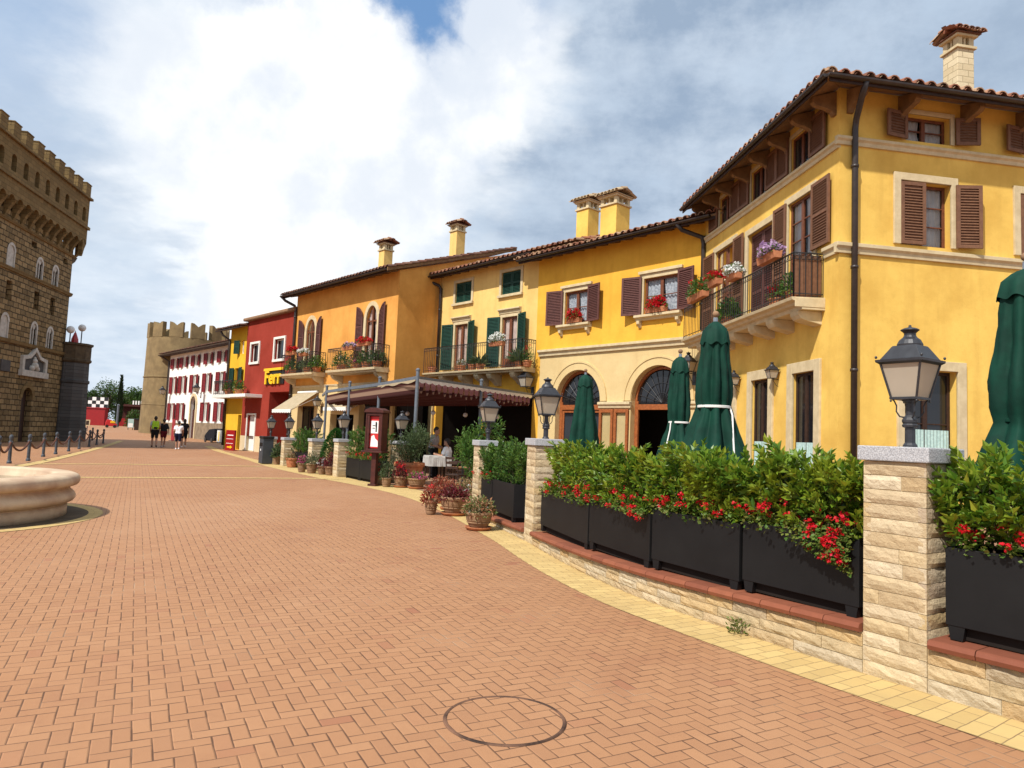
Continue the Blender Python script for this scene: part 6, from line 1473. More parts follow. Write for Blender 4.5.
# ================================================================== flowers on balconies and sills
def balcony_flowers(fr, px, py, o, label, leaf, petal, r_=.17, h=.17, seed=0, drop=0., zabs=None, **kw):
    u, z = fr.at(px, py, o); return flower_pot(tuple(fr.w(u, o, (zabs if zabs is not None else z - h * .8 - drop))), r_, h, label, leaf, petal, seed=900 + seed, group='flower pots on balconies and sills', saucer=False, mat=kw.pop('mat', 'terracotta'), **kw)
def trough(fr, u, o, z, ln, label, leaf, petal, heads=40, ph=.28, nl=420, seed=0, mat='terracotta', tilt=0.):
    rng = np.random.default_rng(seed + 40); t = thing('flower_box', tuple(fr.w(u, o, z)), label, 'flower box', 'flower pots on balconies and sills'); m = MB(); a = ln / 2
    m.profile(fr, [(o - .08, z), (o + .08, z), (o + .105, z + .17), (o + .085, z + .17), (o + .075, z + .15), (o - .075, z + .15), (o - .085, z + .17), (o - .105, z + .17)], u - a, u + a); m.build('box', mat, t, bevel=.004)
    q = MB(); q.box(fr, u - a + .01, u + a - .01, o - .07, o + .07, z + .14, z + .152); q.build('soil', 'soil', t)
    k = nl; d, n_ = dome(a * 1.0, ph, k, rng); C = np.array([fr.w(u + x, o + y * (.24 / a), z + .15 + zz) for x, y, zz in d]); D2 = np.array([fr.d * nx + fr.n * ny + Vector((0, 0, nz + .3)) for nx, ny, nz in (n_ + rng.normal(size=n_.shape) * .5)])
    lm = leaf_mesh(C, D2, .06, .75, rng); lm.build('foliage', leaf, t, fix=False)
    d, _ = dome(a * 1.0, ph * 1.1, heads, rng, .1); Hh = [tuple(fr.w(u + x, o + y * (.27 / a), z + .15 + zz)) for x, y, zz in d]; blossoms(Hh, .075, 24, .06, rng).build('blossoms', petal, t, fix=False)
trough(F2, 5.35, .16, 5.70, .62, 'red geranium box on the left window sill of the amber house', 'geranium_leaf', 'red_petal', 46, .34, seed=1)
trough(F2, 1.70, .16, 5.70, .78, 'red geranium box on the right window sill of the amber house', 'geranium_leaf', 'red_petal', 62, .38, seed=2)
RO = .78
def on_rail(fr, px, py, o, label, leaf, petal, ln, heads=34, ph=.24, seed=0): u, z = fr.at(px, py, o); trough(fr, u, o, z, ln, label, leaf, petal, heads, ph, 300, seed)
on_rail(L1, 715, 286, RO, 'red geranium box on the long balcony rail, left of the white flowers', 'geranium_leaf', 'red_petal', .62, 44, seed=3)
on_rail(L1, 734, 280, RO, 'white flower box on the long balcony rail', 'geranium_leaf', 'white_petal', .55, 44, seed=4)
on_rail(L1, 769, 262, RO, 'lilac flower box on the long balcony rail, right of the white one', 'geranium_leaf', 'lilac_petal', .85, 52, seed=5)
balcony_flowers(L1, 776, 291, .45, 'red geranium pot on the long balcony floor behind the railing', 'geranium_leaf', 'red_petal', .17, .2, 6, zabs=4.66, heads=28, nleaf=260, ph=.42)
balcony_flowers(L1, 793, 291, .45, 'green fern pot on the long balcony floor at the right end', 'shrub_leaf', None, .17, .2, 7, zabs=4.66, nleaf=420, ph=.42, pr=1.7, L=.1)
balcony_flowers(L1, 728, 318, .45, 'leafy green pot on the long balcony floor above the large parasol', 'shrub_leaf', None, .18, .22, 8, zabs=4.66, nleaf=420, ph=.5, pr=1.6, L=.12)
u_, z_ = L1.at(697, 300, .8)
trough(L1, u_, .78, z_, 1.25, 'trailing green box with small red flowers at the far end of the long balcony', 'shrub_leaf', 'red_petal', 9, .46, 900, seed=9)
on_rail(F3, 497, 346, .84, 'white flower box on the green shuttered house balcony rail', 'geranium_leaf', 'white_petal', .8, 40, .34, seed=10)
for px, lab, lf, pt, kw in ((432, 'plain terracotta pot at the left end of the long green house balcony', 'rust_leaf', None, dict(nleaf=60, ph=.12)), (461, 'pot of small white flowers on the green house balcony by the left door', 'geranium_leaf', 'white_petal', dict(nleaf=260, ph=.32, heads=16)), (472, 'dark leafy pot on the green house balcony', 'maroon_leaf', None, dict(nleaf=260, ph=.3)), (480, 'pale spiky agave pot on the green house balcony', 'olive_leaf', None, dict(nleaf=60, ph=.4, L=.5, spiky=True)), (519, 'spiky agave pot at the right end of the green house balcony', 'olive_leaf', None, dict(nleaf=60, ph=.4, L=.55, spiky=True)), (527, 'leafy green pot with rusty flowers at the right end of the green house balcony', 'shrub_leaf', 'red_petal', dict(nleaf=420, ph=.6, heads=6, pr=1.4))):
    balcony_flowers(F3, px, 372, .50, lab, lf, pt, .19, .24, px, zabs=4.16, **kw)
on_rail(F4, 348.5, 350, .80, 'terracotta box of lilac flowers on the right orange house balcony', 'geranium_leaf', 'lilac_petal', .9, 26, .16, seed=11)
on_rail(F4, 363.5, 346, .80, 'terracotta box of red flowers on the right orange house balcony', 'geranium_leaf', 'red_petal', .9, 40, .22, seed=12)
on_rail(F4, 291, 355, .80, 'red flower box on the left orange house balcony', 'geranium_leaf', 'red_petal', .9, 46, .34, seed=13)
on_rail(F4, 303.5, 356, .80, 'white flower box on the left orange house balcony', 'geranium_leaf', 'white_petal', .7, 30, .2, seed=14)
for i, (px, fr_, lab, lf, pt) in enumerate(((341, F4, 'bushy green plant at the left of the right orange house balcony', 'shrub_leaf', 'white_petal'), (357, F4, 'leafy plant in the middle of the right orange house balcony', 'salmon_leaf', 'pink_petal'), (366, F4, 'green plant with white flowers on the right orange house balcony', 'shrub_leaf', 'white_petal'), (377, F4, 'green plant at the right of the right orange house balcony', 'olive_leaf', None), (293, F4, 'dark green plant on the left orange house balcony by the drainpipe', 'shrub_leaf', None), (308, F4, 'spreading green plant on the left orange house balcony', 'olive_leaf', None), (317, F4, 'green plant at the right of the left orange house balcony', 'shrub_leaf', None))):
    balcony_flowers(fr_, px, 365, .42, lab, lf, pt, .24, .26, 200 + i, zabs=4.27, nleaf=420, ph=.6, pr=1.7, L=.11, heads=7)
for i, (px, lab) in enumerate(((229, 'red flower pot at the left of the narrow house balcony'), (239, 'red flower pot at the right of the narrow house balcony'))): balcony_flowers(F6, px, 388, .6, lab, 'shrub_leaf', 'red_petal', .26, .3, 300 + i, zabs=3.30, nleaf=260, ph=.6, pr=1.3, L=.12, heads=20)
# ================================================================== closed parasols
def parasol(p, prof, label, seed, strap=None, piping=None, folds=8, ztop=2.9, cap=True, rotz=0.):
    rp = random.Random(seed); ph = rp.uniform(0, 6.28); t = thing('closed_parasol', (0, 0, 0), label, 'parasol', 'closed green parasols on the terrace')
    m = MB(); m.tube([(0, 0, .06), (0, 0, ztop - .04)], .024, 10); m.build('pole', 'post_steel', t, smooth=True)
    m = MB(); m.lathe([(.30, 0), (.30, .03), (.27, .055), (.05, .065), (.045, .12), (.03, .13)], 24); m.build('base', 'lamp_iron', t)
    m = MB(); m.ball((0, 0, ztop), .036, 14, 8); m.build('finial', 'clay_pot', t, smooth=True)
    # canopy: hanging cloth in deep folds, with finer wrinkles
    zs = []; 
    for (r0, z0), (r1, z1) in zip(prof, prof[1:]):
        k = max(2, int(abs(z1 - z0) / .05))
        for i in range(k): zs.append((r0 + (r1 - r0) * i / k, z0 + (z1 - z0) * i / k))
    zs.append(prof[-1]); sg = 96; m = MB(); zt, zb = prof[0][1], prof[-1][1]
    for r_, z in zs:
        for q in range(sg):
            a = 2 * math.pi * q / sg; dv = Vector((math.cos(a), math.sin(a), 0)); f = (zt - z) / (zt - zb); am = min(1, .25 + f * 2.0)
            c = math.cos(folds * a + ph + .55 * math.sin(2.3 * z + 2 * a + seed) + .5 * math.sin(a * 2 + seed)); fold = .5 + .5 * c; rr = r_ * (1 - am * (.34 + .12 * math.sin(3 * a + seed * 2)) * (1 - fold ** .55)) + .018 * noise.noise(Vector((dv.x * 2.2, dv.y * 2.2, z * 1.7 + seed)))+ .013 * noise.noise(Vector((dv.x * 6, dv.y * 6, z * 8 + seed))) + .006 * noise.noise(Vector((dv.x * 14, dv.y * 14, z * 5)))
            zz_ = z - (.035 * (1 - fold) if z < zb + .03 else 0)
            m.v.append((dv.x * rr, dv.y * rr, zz_))
    K = len(zs); m.f = [(i * sg + q, i * sg + (q + 1) % sg, (i + 1) * sg + (q + 1) % sg, (i + 1) * sg + q) for i in range(K - 1) for q in range(sg)]
    can = m.build('canopy', 'parasol_green', t, smooth=True, fix=False)
    if cap:
        r1 = max(r_ for r_, z in prof if z > zt - .30) * .98; m = MB(); c_pr = [(.03, zt + .015), (r1 * .55, zt - .02), (r1 * .9, zt - .09), (r1 * 1.0, zt - .17), (r1 * 1.06, zt - .22)]
        for r_, z in c_pr:
            for q in range(sg): a = 2 * math.pi * q / sg; s_ = .5 + .5 * math.cos(folds * a + ph); m.v.append((math.cos(a) * r_ * (1 + .10 * s_ * (z < zt - .05)), math.sin(a) * r_ * (1 + .10 * s_ * (z < zt - .05)), z - (.03 * (1 - s_) if z < zt - .15 else 0)))
        m.f = [(i * sg + q, i * sg + (q + 1) % sg, (i + 1) * sg + (q + 1) % sg, (i + 1) * sg + q) for i in range(4) for q in range(sg)]; m.build('wind_cap', 'parasol_green', t, smooth=True, fix=False)
    if strap:
        z, r_ = strap; m = MB(); m.lathe([(r_, z - .015), (r_ + .008, z - .011), (r_ + .008, z + .011), (r_, z + .015)], 40); m.build('strap', 'parasol_green' if not piping else 'white_fabric', t)
    if piping:
        m = MB(); m.tube([Vector(q) for q in piping], .010, 6); m.build('piping', 'white_fabric', t)
    t.location = (p[0], p[1], .01); t.rotation_euler = (0, 0, rotz); return t
wr = [(.05, 2.80), (.11, 2.74), (.14, 2.62), (.16, 2.4), (.19, 2.15), (.192, 2.0), (.172, 1.90), (.205, 1.80), (.275, 1.62), (.36, 1.40), (.41, 1.1)]
parasol((1.51, 14.39), [(.05, 2.80), (.12, 2.72), (.145, 2.6), (.20, 2.2), (.265, 1.8), (.335, 1.4), (.37, 1.0)], 'closed green parasol left in front of the left cream arch', 1, folds=7)
parasol((2.58, 10.74), [(r_ * .92, z if z > 2.1 else z - .09) for r_, z in wr], 'smaller wrapped green parasol between the right arch and the big parasol', 2, strap=(1.80, .155), piping=[(-.15, -.11, 1.79), (-.17, -.16, 1.68), (-.22, -.22, 1.5), (-.27, -.28, 1.3)])
parasol((2.18, 7.52), wr, 'tall wrapped green parasol with white piping behind the hedge, below the long balcony', 3, strap=(1.89, .168), piping=[(.15, -.08, 1.88), (.16, -.13, 1.80), (.14, -.22, 1.62), (.13, -.30, 1.40)])
parasol((4.20, 5.68), [(.06, 3.02), (.13, 2.95), (.19, 2.78), (.23, 2.4), (.28, 2.1), (.28, 1.9), (.245, 1.76), (.31, 1.6), (.40, 1.35), (.46, 1.0)], 'largest wrapped green parasol at the right picture edge', 4, strap=(1.78, .20), ztop=3.14)

# ================================================================== pergola with striped sagging canopy
pp = [gnd(x, y, 3.33) for x, y in ((327, 387), (350, 383), (380, 378.6), (418, 371))]; PC = F2.w(LEN2 + .05, .12, 0); PD = F4.w(.4, .12, 0); PE = F4.w(6.05, .12, 0)
pg = thing('pergola', (pp[3].x, pp[3].y, 0), 'grey steel pergola with a dark red striped canopy over the restaurant tables', 'pergola')
def ftube(m, a, b, w_, h): 
    a, b = Vector(a), Vector(b); d = (b - a); L = d.length; d.normalize(); n_ = d.cross(Vector((0, 0, 1))).normalized(); u_ = n_.cross(d)
    m.add([a + d * x + n_ * y + u_ * z for x in (0, L) for y in (-w_, w_) for z in (-h, h)], BOXF)
mid34 = Vector((PC.x, PC.y, 0)).lerp(Vector((pp[3].x, pp[3].y, 0)), .5)
for p in pp + [mid34 + Vector((0, 0, 3.33))]:
    m = MB(); m.tube([(p.x, p.y, 0), (p.x, p.y, 3.33)], .055, 12); m.lathe([(.057, 3.33), (.07, 3.34), (.07, 3.38), (.01, 3.42)], 12, (p.x, p.y, 0)); m.lathe([(.1, 0), (.1, .015), (.05, .02)], 12, (p.x, p.y, 0)); m.build('post', 'post_steel', pg)
ZB = 3.12; V3 = lambda p, z: Vector((p.x, p.y, z))
for a, b in list(zip(pp, pp[1:])) + [(pp[3], PC), (pp[0], PE), (pp[2], PD)]:
    m = MB(); ftube(m, V3(a, ZB), V3(b, ZB), .04, .055); m.build('beam', 'post_steel', pg)
def canopy(A, B, Dp, Cp, nw, sag, z0, z1, name, mat='canopy_stripe', per=10, nl=10):
    """A->B near rail, D->C far rail; cross rods with cloth sagging between them"""
    m = MB(); ids = {}; K = nw * per
    for i in range(K + 1):
        t = i / K; fr_ = (i % per) / per; s_ = abs(math.sin(math.pi * fr_))
        for j in range(nl + 1):
            v = j / nl; p = A.lerp(B, t).lerp(Dp.lerp(Cp, t), v); z = z0 + (z1 - z0) * v - sag * s_ * (1 + .12 * math.sin(i // per * 1.7)); m.v.append((p.x, p.y, z)); ids[m.v[-1]] = (t * nw + .28, v)
    w_ = nl + 1; m.f = [(i * w_ + j, (i + 1) * w_ + j, (i + 1) * w_ + j + 1, i * w_ + j + 1) for i in range(K) for j in range(nl)]
    return m.build(name, mat, pg, smooth=True, uvfn=lambda p: ids[tuple(p)], fix=False)
F0 = lambda p: Vector((p.x, p.y, 0))
canopy(F0(pp[3]) + Vector((.02, .1, 0)), F0(PC), F0(pp[1]), F0(PD), 23, .40, 3.06, 2.98, 'canopy')
canopy(F0(pp[1]) + Vector((.05, .1, 0)), F0(PD), F0(pp[0]), F0(F4.w(3.4, .15, 0)), 12, .36, 3.05, 2.95, 'canopy')
# white scalloped edge along the near rail
m = MB(); A, B = F0(pp[3]), F0(PC); nn = Vector(((B - A).y, -(B - A).x, 0)).normalized() * .055
for i in range(21):
    for k_ in range(6):
        t0, t1 = (i + k_ / 6) / 21, (i + (k_ + 1) / 6) / 21; h0, h1 = [.07 + .05 * math.sin(math.pi * x) for x in (k_ / 6, (k_ + 1) / 6)]
        a, b = A.lerp(B, t0) + nn, A.lerp(B, t1) + nn; m.quad(a + Vector((0, 0, ZB - .03)), b + Vector((0, 0, ZB - .03)), b + Vector((0, 0, ZB - .03 - h1)), a + Vector((0, 0, ZB - .03 - h0)))
m.build('valance', 'white_fabric', pg)
m = MB(); a, b = F0(pp[2]) , F0(pp[3]); 
for k_ in range(12):
    q0, q1 = a.lerp(b, k_ / 12), a.lerp(b, (k_ + 1) / 12); h0, h1 = .07 + .03 * math.sin(k_ * 1.4), .07 + .03 * math.sin((k_ + 1) * 1.4); n_ = Vector((-.06, -.05, 0)); m.quad(q0 + n_ + Vector((0, 0, 3.07)), q1 + n_ + Vector((0, 0, 3.07)), q1 + n_ + Vector((0, 0, 3.07 - h1)), q0 + n_ + Vector((0, 0, 3.07 - h0)))
m.build('valance', 'cream_canvas', pg)
# pendant lamps under the canopy are small bright globes
for i, (t, v) in enumerate(((.35, .25), (.62, .2), (.85, .12), (.5, .6))):
    p = F0(pp[3]).lerp(F0(PC), t).lerp(F0(pp[1]).lerp(F0(PD), t), v); pl = thing('pendant_lamp', (p.x, p.y, 2.2), ['white pendant globe at the front of the pergola canopy', 'white pendant globe in the middle of the pergola canopy', 'white pendant globe near the amber house end of the pergola', 'white pendant globe deep inside the pergola'][i], 'lamp', 'pendant globes under the pergola')
    m = MB(); m.tube([(p.x, p.y, 2.28), (p.x, p.y, 2.58)], .006, 5); m.build('cord', 'lamp_iron', pl); m = MB(); m.ball((p.x, p.y, 2.2), .085, 14, 9); m.build('globe', 'globe_glass', pl, smooth=True)

# awnings on the orange house
def awning(fr, u0, u1, zt, out, zf, label, val=.16):
    t = thing('awning', tuple(fr.w((u0 + u1) / 2, 0, zt)), label, 'awning', 'cream awnings on the orange house'); m = MB()
    m.add([fr.w(u, o, z + dz_) for u in (u0, u1) for o, z in ((.10, zt), (out, zf)) for dz_ in (0, -.012)], BOXF); m.build('canvas', 'cream_canvas', t)
    m = MB(); k = int((u1 - u0) / .18)
    for i in range(k):
        for q in range(5):
            a, b = u0 + (u1 - u0) * (i + q / 5) / k, u0 + (u1 - u0) * (i + (q + 1) / 5) / k; h0, h1 = [val * (.72 + .28 * math.sin(math.pi * x / 5)) for x in (q, q + 1)]
            m.quad(fr.w(a, out + .012, zf + .01), fr.w(b, out + .012, zf + .01), fr.w(b, out + .02, zf - h1), fr.w(a, out + .02, zf - h0))
    m.build('valance', 'white_fabric', t); m = MB(); m.tube([fr.w(u0, .10, zt + .03), fr.w(u1, .10, zt + .03)], .06, 10); m.build('roller', 'white_paint', t); m = MB(); m.tube([fr.w(u0, out, zf - .005), fr.w(u1, out, zf - .005)], .022, 8); m.build('front_bar', 'white_paint', t)
    for u in (u0 + .05, u1 - .05): m = MB(); m.tube([fr.w(u, .06, zt - .25), fr.w(u, out * .55, (zt + zf) / 2 - .14), fr.w(u, out - .02, zf - .03)], .018, 6); m.build('arm', 'white_paint', t)
awning(F4, 6.66, 8.74, 3.28, 1.45, 2.34, 'long cream awning over the left door of the orange house')
awning(F4, 2.70, 5.35, 2.90, .42, 2.50, 'short cream awning with scalloped white edge right of the small wall lantern')

# menu case
bp = gnd(373.5, 486); f = Fr(bp, -70, 1); t = thing('menu_case', bp, 'dark red wooden menu case on a post with a red and white poster', 'menu board')
m = MB(); m.box(f, -.07, .07, -.07, .07, 0, .92); m.box(f, -.12, .12, -.12, .12, 0, .06); m.build('post', 'board_wood', t, bevel=.006)
m = MB(); a = .255; m.box(f, -a, a, -.16, -.13, .95, 1.98); m.box(f, -a, -a + .04, -.13, .16, .95, 1.98); m.box(f, a - .04, a, -.13, .16, .95, 1.98); m.box(f, -a + .04, a - .04, -.13, .16, .95, 1.0); m.box(f, -a + .04, a - .04, -.13, .16, 1.90, 1.98)
m.box(f, -a + .04, -a + .11, .10, .15, 1.0, 1.90); m.box(f, a - .11, a - .04, .10, .15, 1.0, 1.90); m.box(f, -a - .06, a + .06, -.2, .22, .90, .948); m.build('case', 'board_wood', t, bevel=.006)
m = MB(); m.prism(f, [(-a - .05, 1.982), (a + .05, 1.982), (a + .02, 2.05), (.12, 2.11), (-.12, 2.11), (-a - .02, 2.05)], -.2, .2); m.build('roof', 'board_wood', t, bevel=.006)
m = MB(); m.box(f, -a + .06, a - .06, .06, .08, 1.02, 1.88); ps = m.build('poster', 'poster_red', t)
m = MB(); m.box(f, -.10, .12,   .081, .086, 1.42, 1.76); m.prism(f, [(-.12, 1.06), (.12, 1.06), (.10, 1.34), (.02, 1.38), (-.02, 1.28), (-.10, 1.22)],   .081, .086); m.build('printed_panel', 'white_paint', ps)
m = MB(); m.box(f, -.06, -.02,   .087, .090, 1.46, 1.70); m.box(f, -.05, -.01,   .087, .090, 1.60, 1.735); m.box(f, .0, .08,   .087, .09, 1.62, 1.64); m.box(f, .0, .08,   .087, .09, 1.55, 1.57); m.build('printed_figure', 'sign_black', ps)

# litter bin
bp = gnd(259.8, 464); f = Fr(bp, -38, 1); t = thing('litter_bin', bp, 'dark grey litter bin with a pale side beside the farthest stone pillar', 'bin')
m = MB(); m.box(f, -.21, .21, -.42, 0, .03, 1.0); m.build('body', 'bin_grey', t, bevel=.015); m = MB(); m.box(f, -.23, .23, -.44, .02, 1.0, 1.10); m.build('lid', 'sign_black', t, bevel=.02); m = MB(); m.box(f, -.18, .18, .001, .006, .70, .84); m.build('slot', 'interior_dark', t)
m = MB(); m.box(f, .2105, .217, -.38, -.04, .12, .82); m.build('pale_side', 'trim_stone', t); m = MB(); m.box(f, -.03, .03, .001, .008, .52, .60); m.build('badge', 'white_paint', t)  # thin strip on one side, paler than the body
# red direction sign
bp = gnd(229, 450.5); f = Fr(bp, -52, 1); t = thing('direction_sign', bp, 'standing dark red sign with white lines and a yellow arrow beside the narrow house', 'sign')
m = MB(); m.box(f, -.46, .46, -.12, 0, .04, 1.18); m.box(f, -.52, .52, -.2, .06, 0, .045); m.build('panel', 'sign_red', t, bevel=.015)
m = MB()
for z, h in ((.86, .05), (.66, .025), (.40, .025)): m.box(f, -.36, .36 - .1 * (h > .03), .001, .006, z, z + h)
m.build('text_lines', 'white_paint', t)
m = MB(); m.prism(f, [(.25, .235), (-.08, .235), (-.08, .30), (-.30, .20), (-.08, .10), (-.08, .165), (.25, .165)], .001, .007); m.build('arrow', 'sign_yellow', t)
# banner, white container, dark covered cart by the white house
bp = gnd(172.3, 441); f = Fr(bp, -50, 1); t = thing('red_banner', bp, 'narrow red banner stand behind the walkers by the white house', 'banner'); m = MB(); m.box(f, -.28, .28, -.03, 0, .05, 1.75); m.build('panel', 'sign_red', t); m = MB(); m.box(f, -.32, .32, -.2, .17, 0, .045); m.build('foot', 'lamp_iron', t)
bp = gnd(218.3, 443.0); f = Fr(bp, -46, 1); t = thing('waste_container', bp, 'white and yellow waste container with a black lid in front of the white house', 'container'); m = MB(); m.box(f, -.36, .36, -.6, 0, .06, 1.02); m.build('body', 'white_trim', t, bevel=.02); m = MB(); m.box(f, -.39, .39, -.63, .03, 1.022, 1.14); m.build('lid', 'sign_black', t, bevel=.02); m = MB(); m.box(f, -.08, .08, .001, .008, .15, .9); m.build('stripe', 'sign_yellow', t)
m = MB(); m.box(f, -.34, .34, -.58, -.02, 0, .06); m.build('base', 'sign_black', t)
bp = gnd(209, 442.3); f = Fr(bp, -44, 1); t = thing('covered_cart', bp, 'low black tarpaulin covered cart along the white house wall', 'cart'); m = MB(); m.prism(f, [(-.9, .12), (1.0, .12), (1.15, .5), (.7, .8), (.2, 1.05), (-.85, 1.12), (-.95, .6)], -1.0, 0); m.build('cover', 'cloth_black', t, bevel=.07)
for u in (-.6, .7): m = MB(); c = f.w(u, .0, .18); m.tube([c, c + f.n * .08], .18, 14); m.build('wheel', 'sign_black', t)

# ================================================================== fountain
fc = (-8.5, 10.25, 0)
t = thing('fountain', fc, 'round moulded stone fountain basin at the left edge of the street', 'fountain')
m = MB(); m.lathe([(1.80, 0), (1.82, .005), (1.82, .165), (1.80, .17), (1.80, .19), (1.83, .195), (1.89, .22), (1.92, .26), (1.925, .30), (1.90, .345), (1.855, .385), (1.825, .42), (1.82, .44), (1.85, .445), (1.93, .465), (1.96, .49), (1.97, .53), (1.965, .575), (1.94, .61), (1.89, .632), (1.83, .638), (1.66, .64), (1.60, .635), (1.58, .61), (1.58, .56), (1.55, .55), (1.55, .15)], 110, fc); m.f = [q for q in m.f if len(q) == 4]
m.build('basin', 'fountain_stone', t, smooth=True); m = MB(); m.lathe([(1.555, .50), (.001, .501)], 80, fc); m.f = [q for q in m.f if len(q) == 4]; m.build('water', 'water', t)
m = MB(); m.lathe([(.34, .15), (.34, .55), (.26, .6), (.16, .9), (.2, 1.0), (.16, 1.04)], 32, fc); m.build('pedestal', 'fountain_stone', t, smooth=False)
m = MB(); ids = {}
for i in range(121):
    a = 2 * math.pi * i / 120
    for r_ in (2.12, 2.32): v = (fc[0] + r_ * math.cos(a), fc[1] + r_ * math.sin(a), .006); m.v.append(v); ids[v] = (r_, a * 2.2)
m.f = [(2 * i, 2 * i + 1, 2 * i + 3, 2 * i + 2) for i in range(120)]; struct(m.build('fountain_paving', 'yellow_paver', uvfn=lambda p: ids.get(tuple(p), (0, 0))))
m = MB(); m.lathe([(1.7, .005), (2.12, .006)], 100, fc); m.f = [q for q in m.f if len(q) == 4]; struct(m.build('fountain_apron', 'dark_stone'))

# ================================================================== bollards and chains
bx_ = [(-3, 466.5), (9, 463.5), (28, 461), (43, 456.8), (55.5, 454.2), (68.5, 451.4), (79, 449), (89, 446.8), (96.5, 444.8), (103, 443.5)]
bpos = [gnd(*q) for q in bx_]; bpos2 = [gnd(*q) for q in ((92, 440.5), (84.5, 441.0))]
b0 = thing('bollard', (0, 0, 0), 'grey iron bollard of the chain row before the palazzo tower', 'bollard', 'bollards before the palazzo tower')
m = MB(); m.lathe([(.10, 0), (.10, .06), (.072, .09), (.068, .60), (.085, .62), (.085, .66), (.06, .69), (.062, .75), (.085, .78), (.09, .83), (.07, .88), (.02, .905)], 14); m.build('shaft', 'bollard_iron', b0); m = MB(); m.tube([(-.10, 0, .68), (.10, 0, .68)], .018, 6); m.build('eyelet', 'bollard_iron', b0)
ordn = ['far left edge', 'second from the left edge', 'third from the left edge', 'fourth from the left edge', 'fifth from the left edge', 'sixth from the left edge', 'seventh from the left edge', 'eighth from the left edge', 'second last in the front row', 'last in the front row']
for i, p in enumerate(bpos + bpos2):
    lab = 'grey iron bollard before the palazzo tower, ' + (ordn[i] if i < 10 else ('right' if i == 10 else 'left') + ' one of the back pair')
    if i == 0: b0.location = p; b0['label'] = lab; b0.scale = (.7, .7, 1)
    else: dup(b0, p, 0, lab)
def chain(a, b, label, z0=.68, sag=.30):
    t_ = thing('chain', tuple((a + b) / 2), label, 'chain', 'chains between the bollards'); m = MB(); L = (b - a).length; k = 26
    P_ = [a.lerp(b, i / k) + Vector((0, 0, z0 - sag * (1 - (2 * i / k - 1) ** 2))) for i in range(k + 1)]
    m.tube(P_, [.026 + .010 * (i % 2) for i in range(k + 1)], 6); m.build('links', 'rusty_chain', t_)
mat_noise('rusty_chain', (.12, .040, .022), (.06, .028, .02), 12., .7, .3)
allb = bpos + bpos2
for i in range(len(allb) - 1):
    chain(allb[i], allb[i + 1], 'rusty chain sagging ' + ('left of' if i == 0 else 'right of') + ' the bollard ' + (ordn[max(1, i)] if i < 10 else 'of the back pair'))

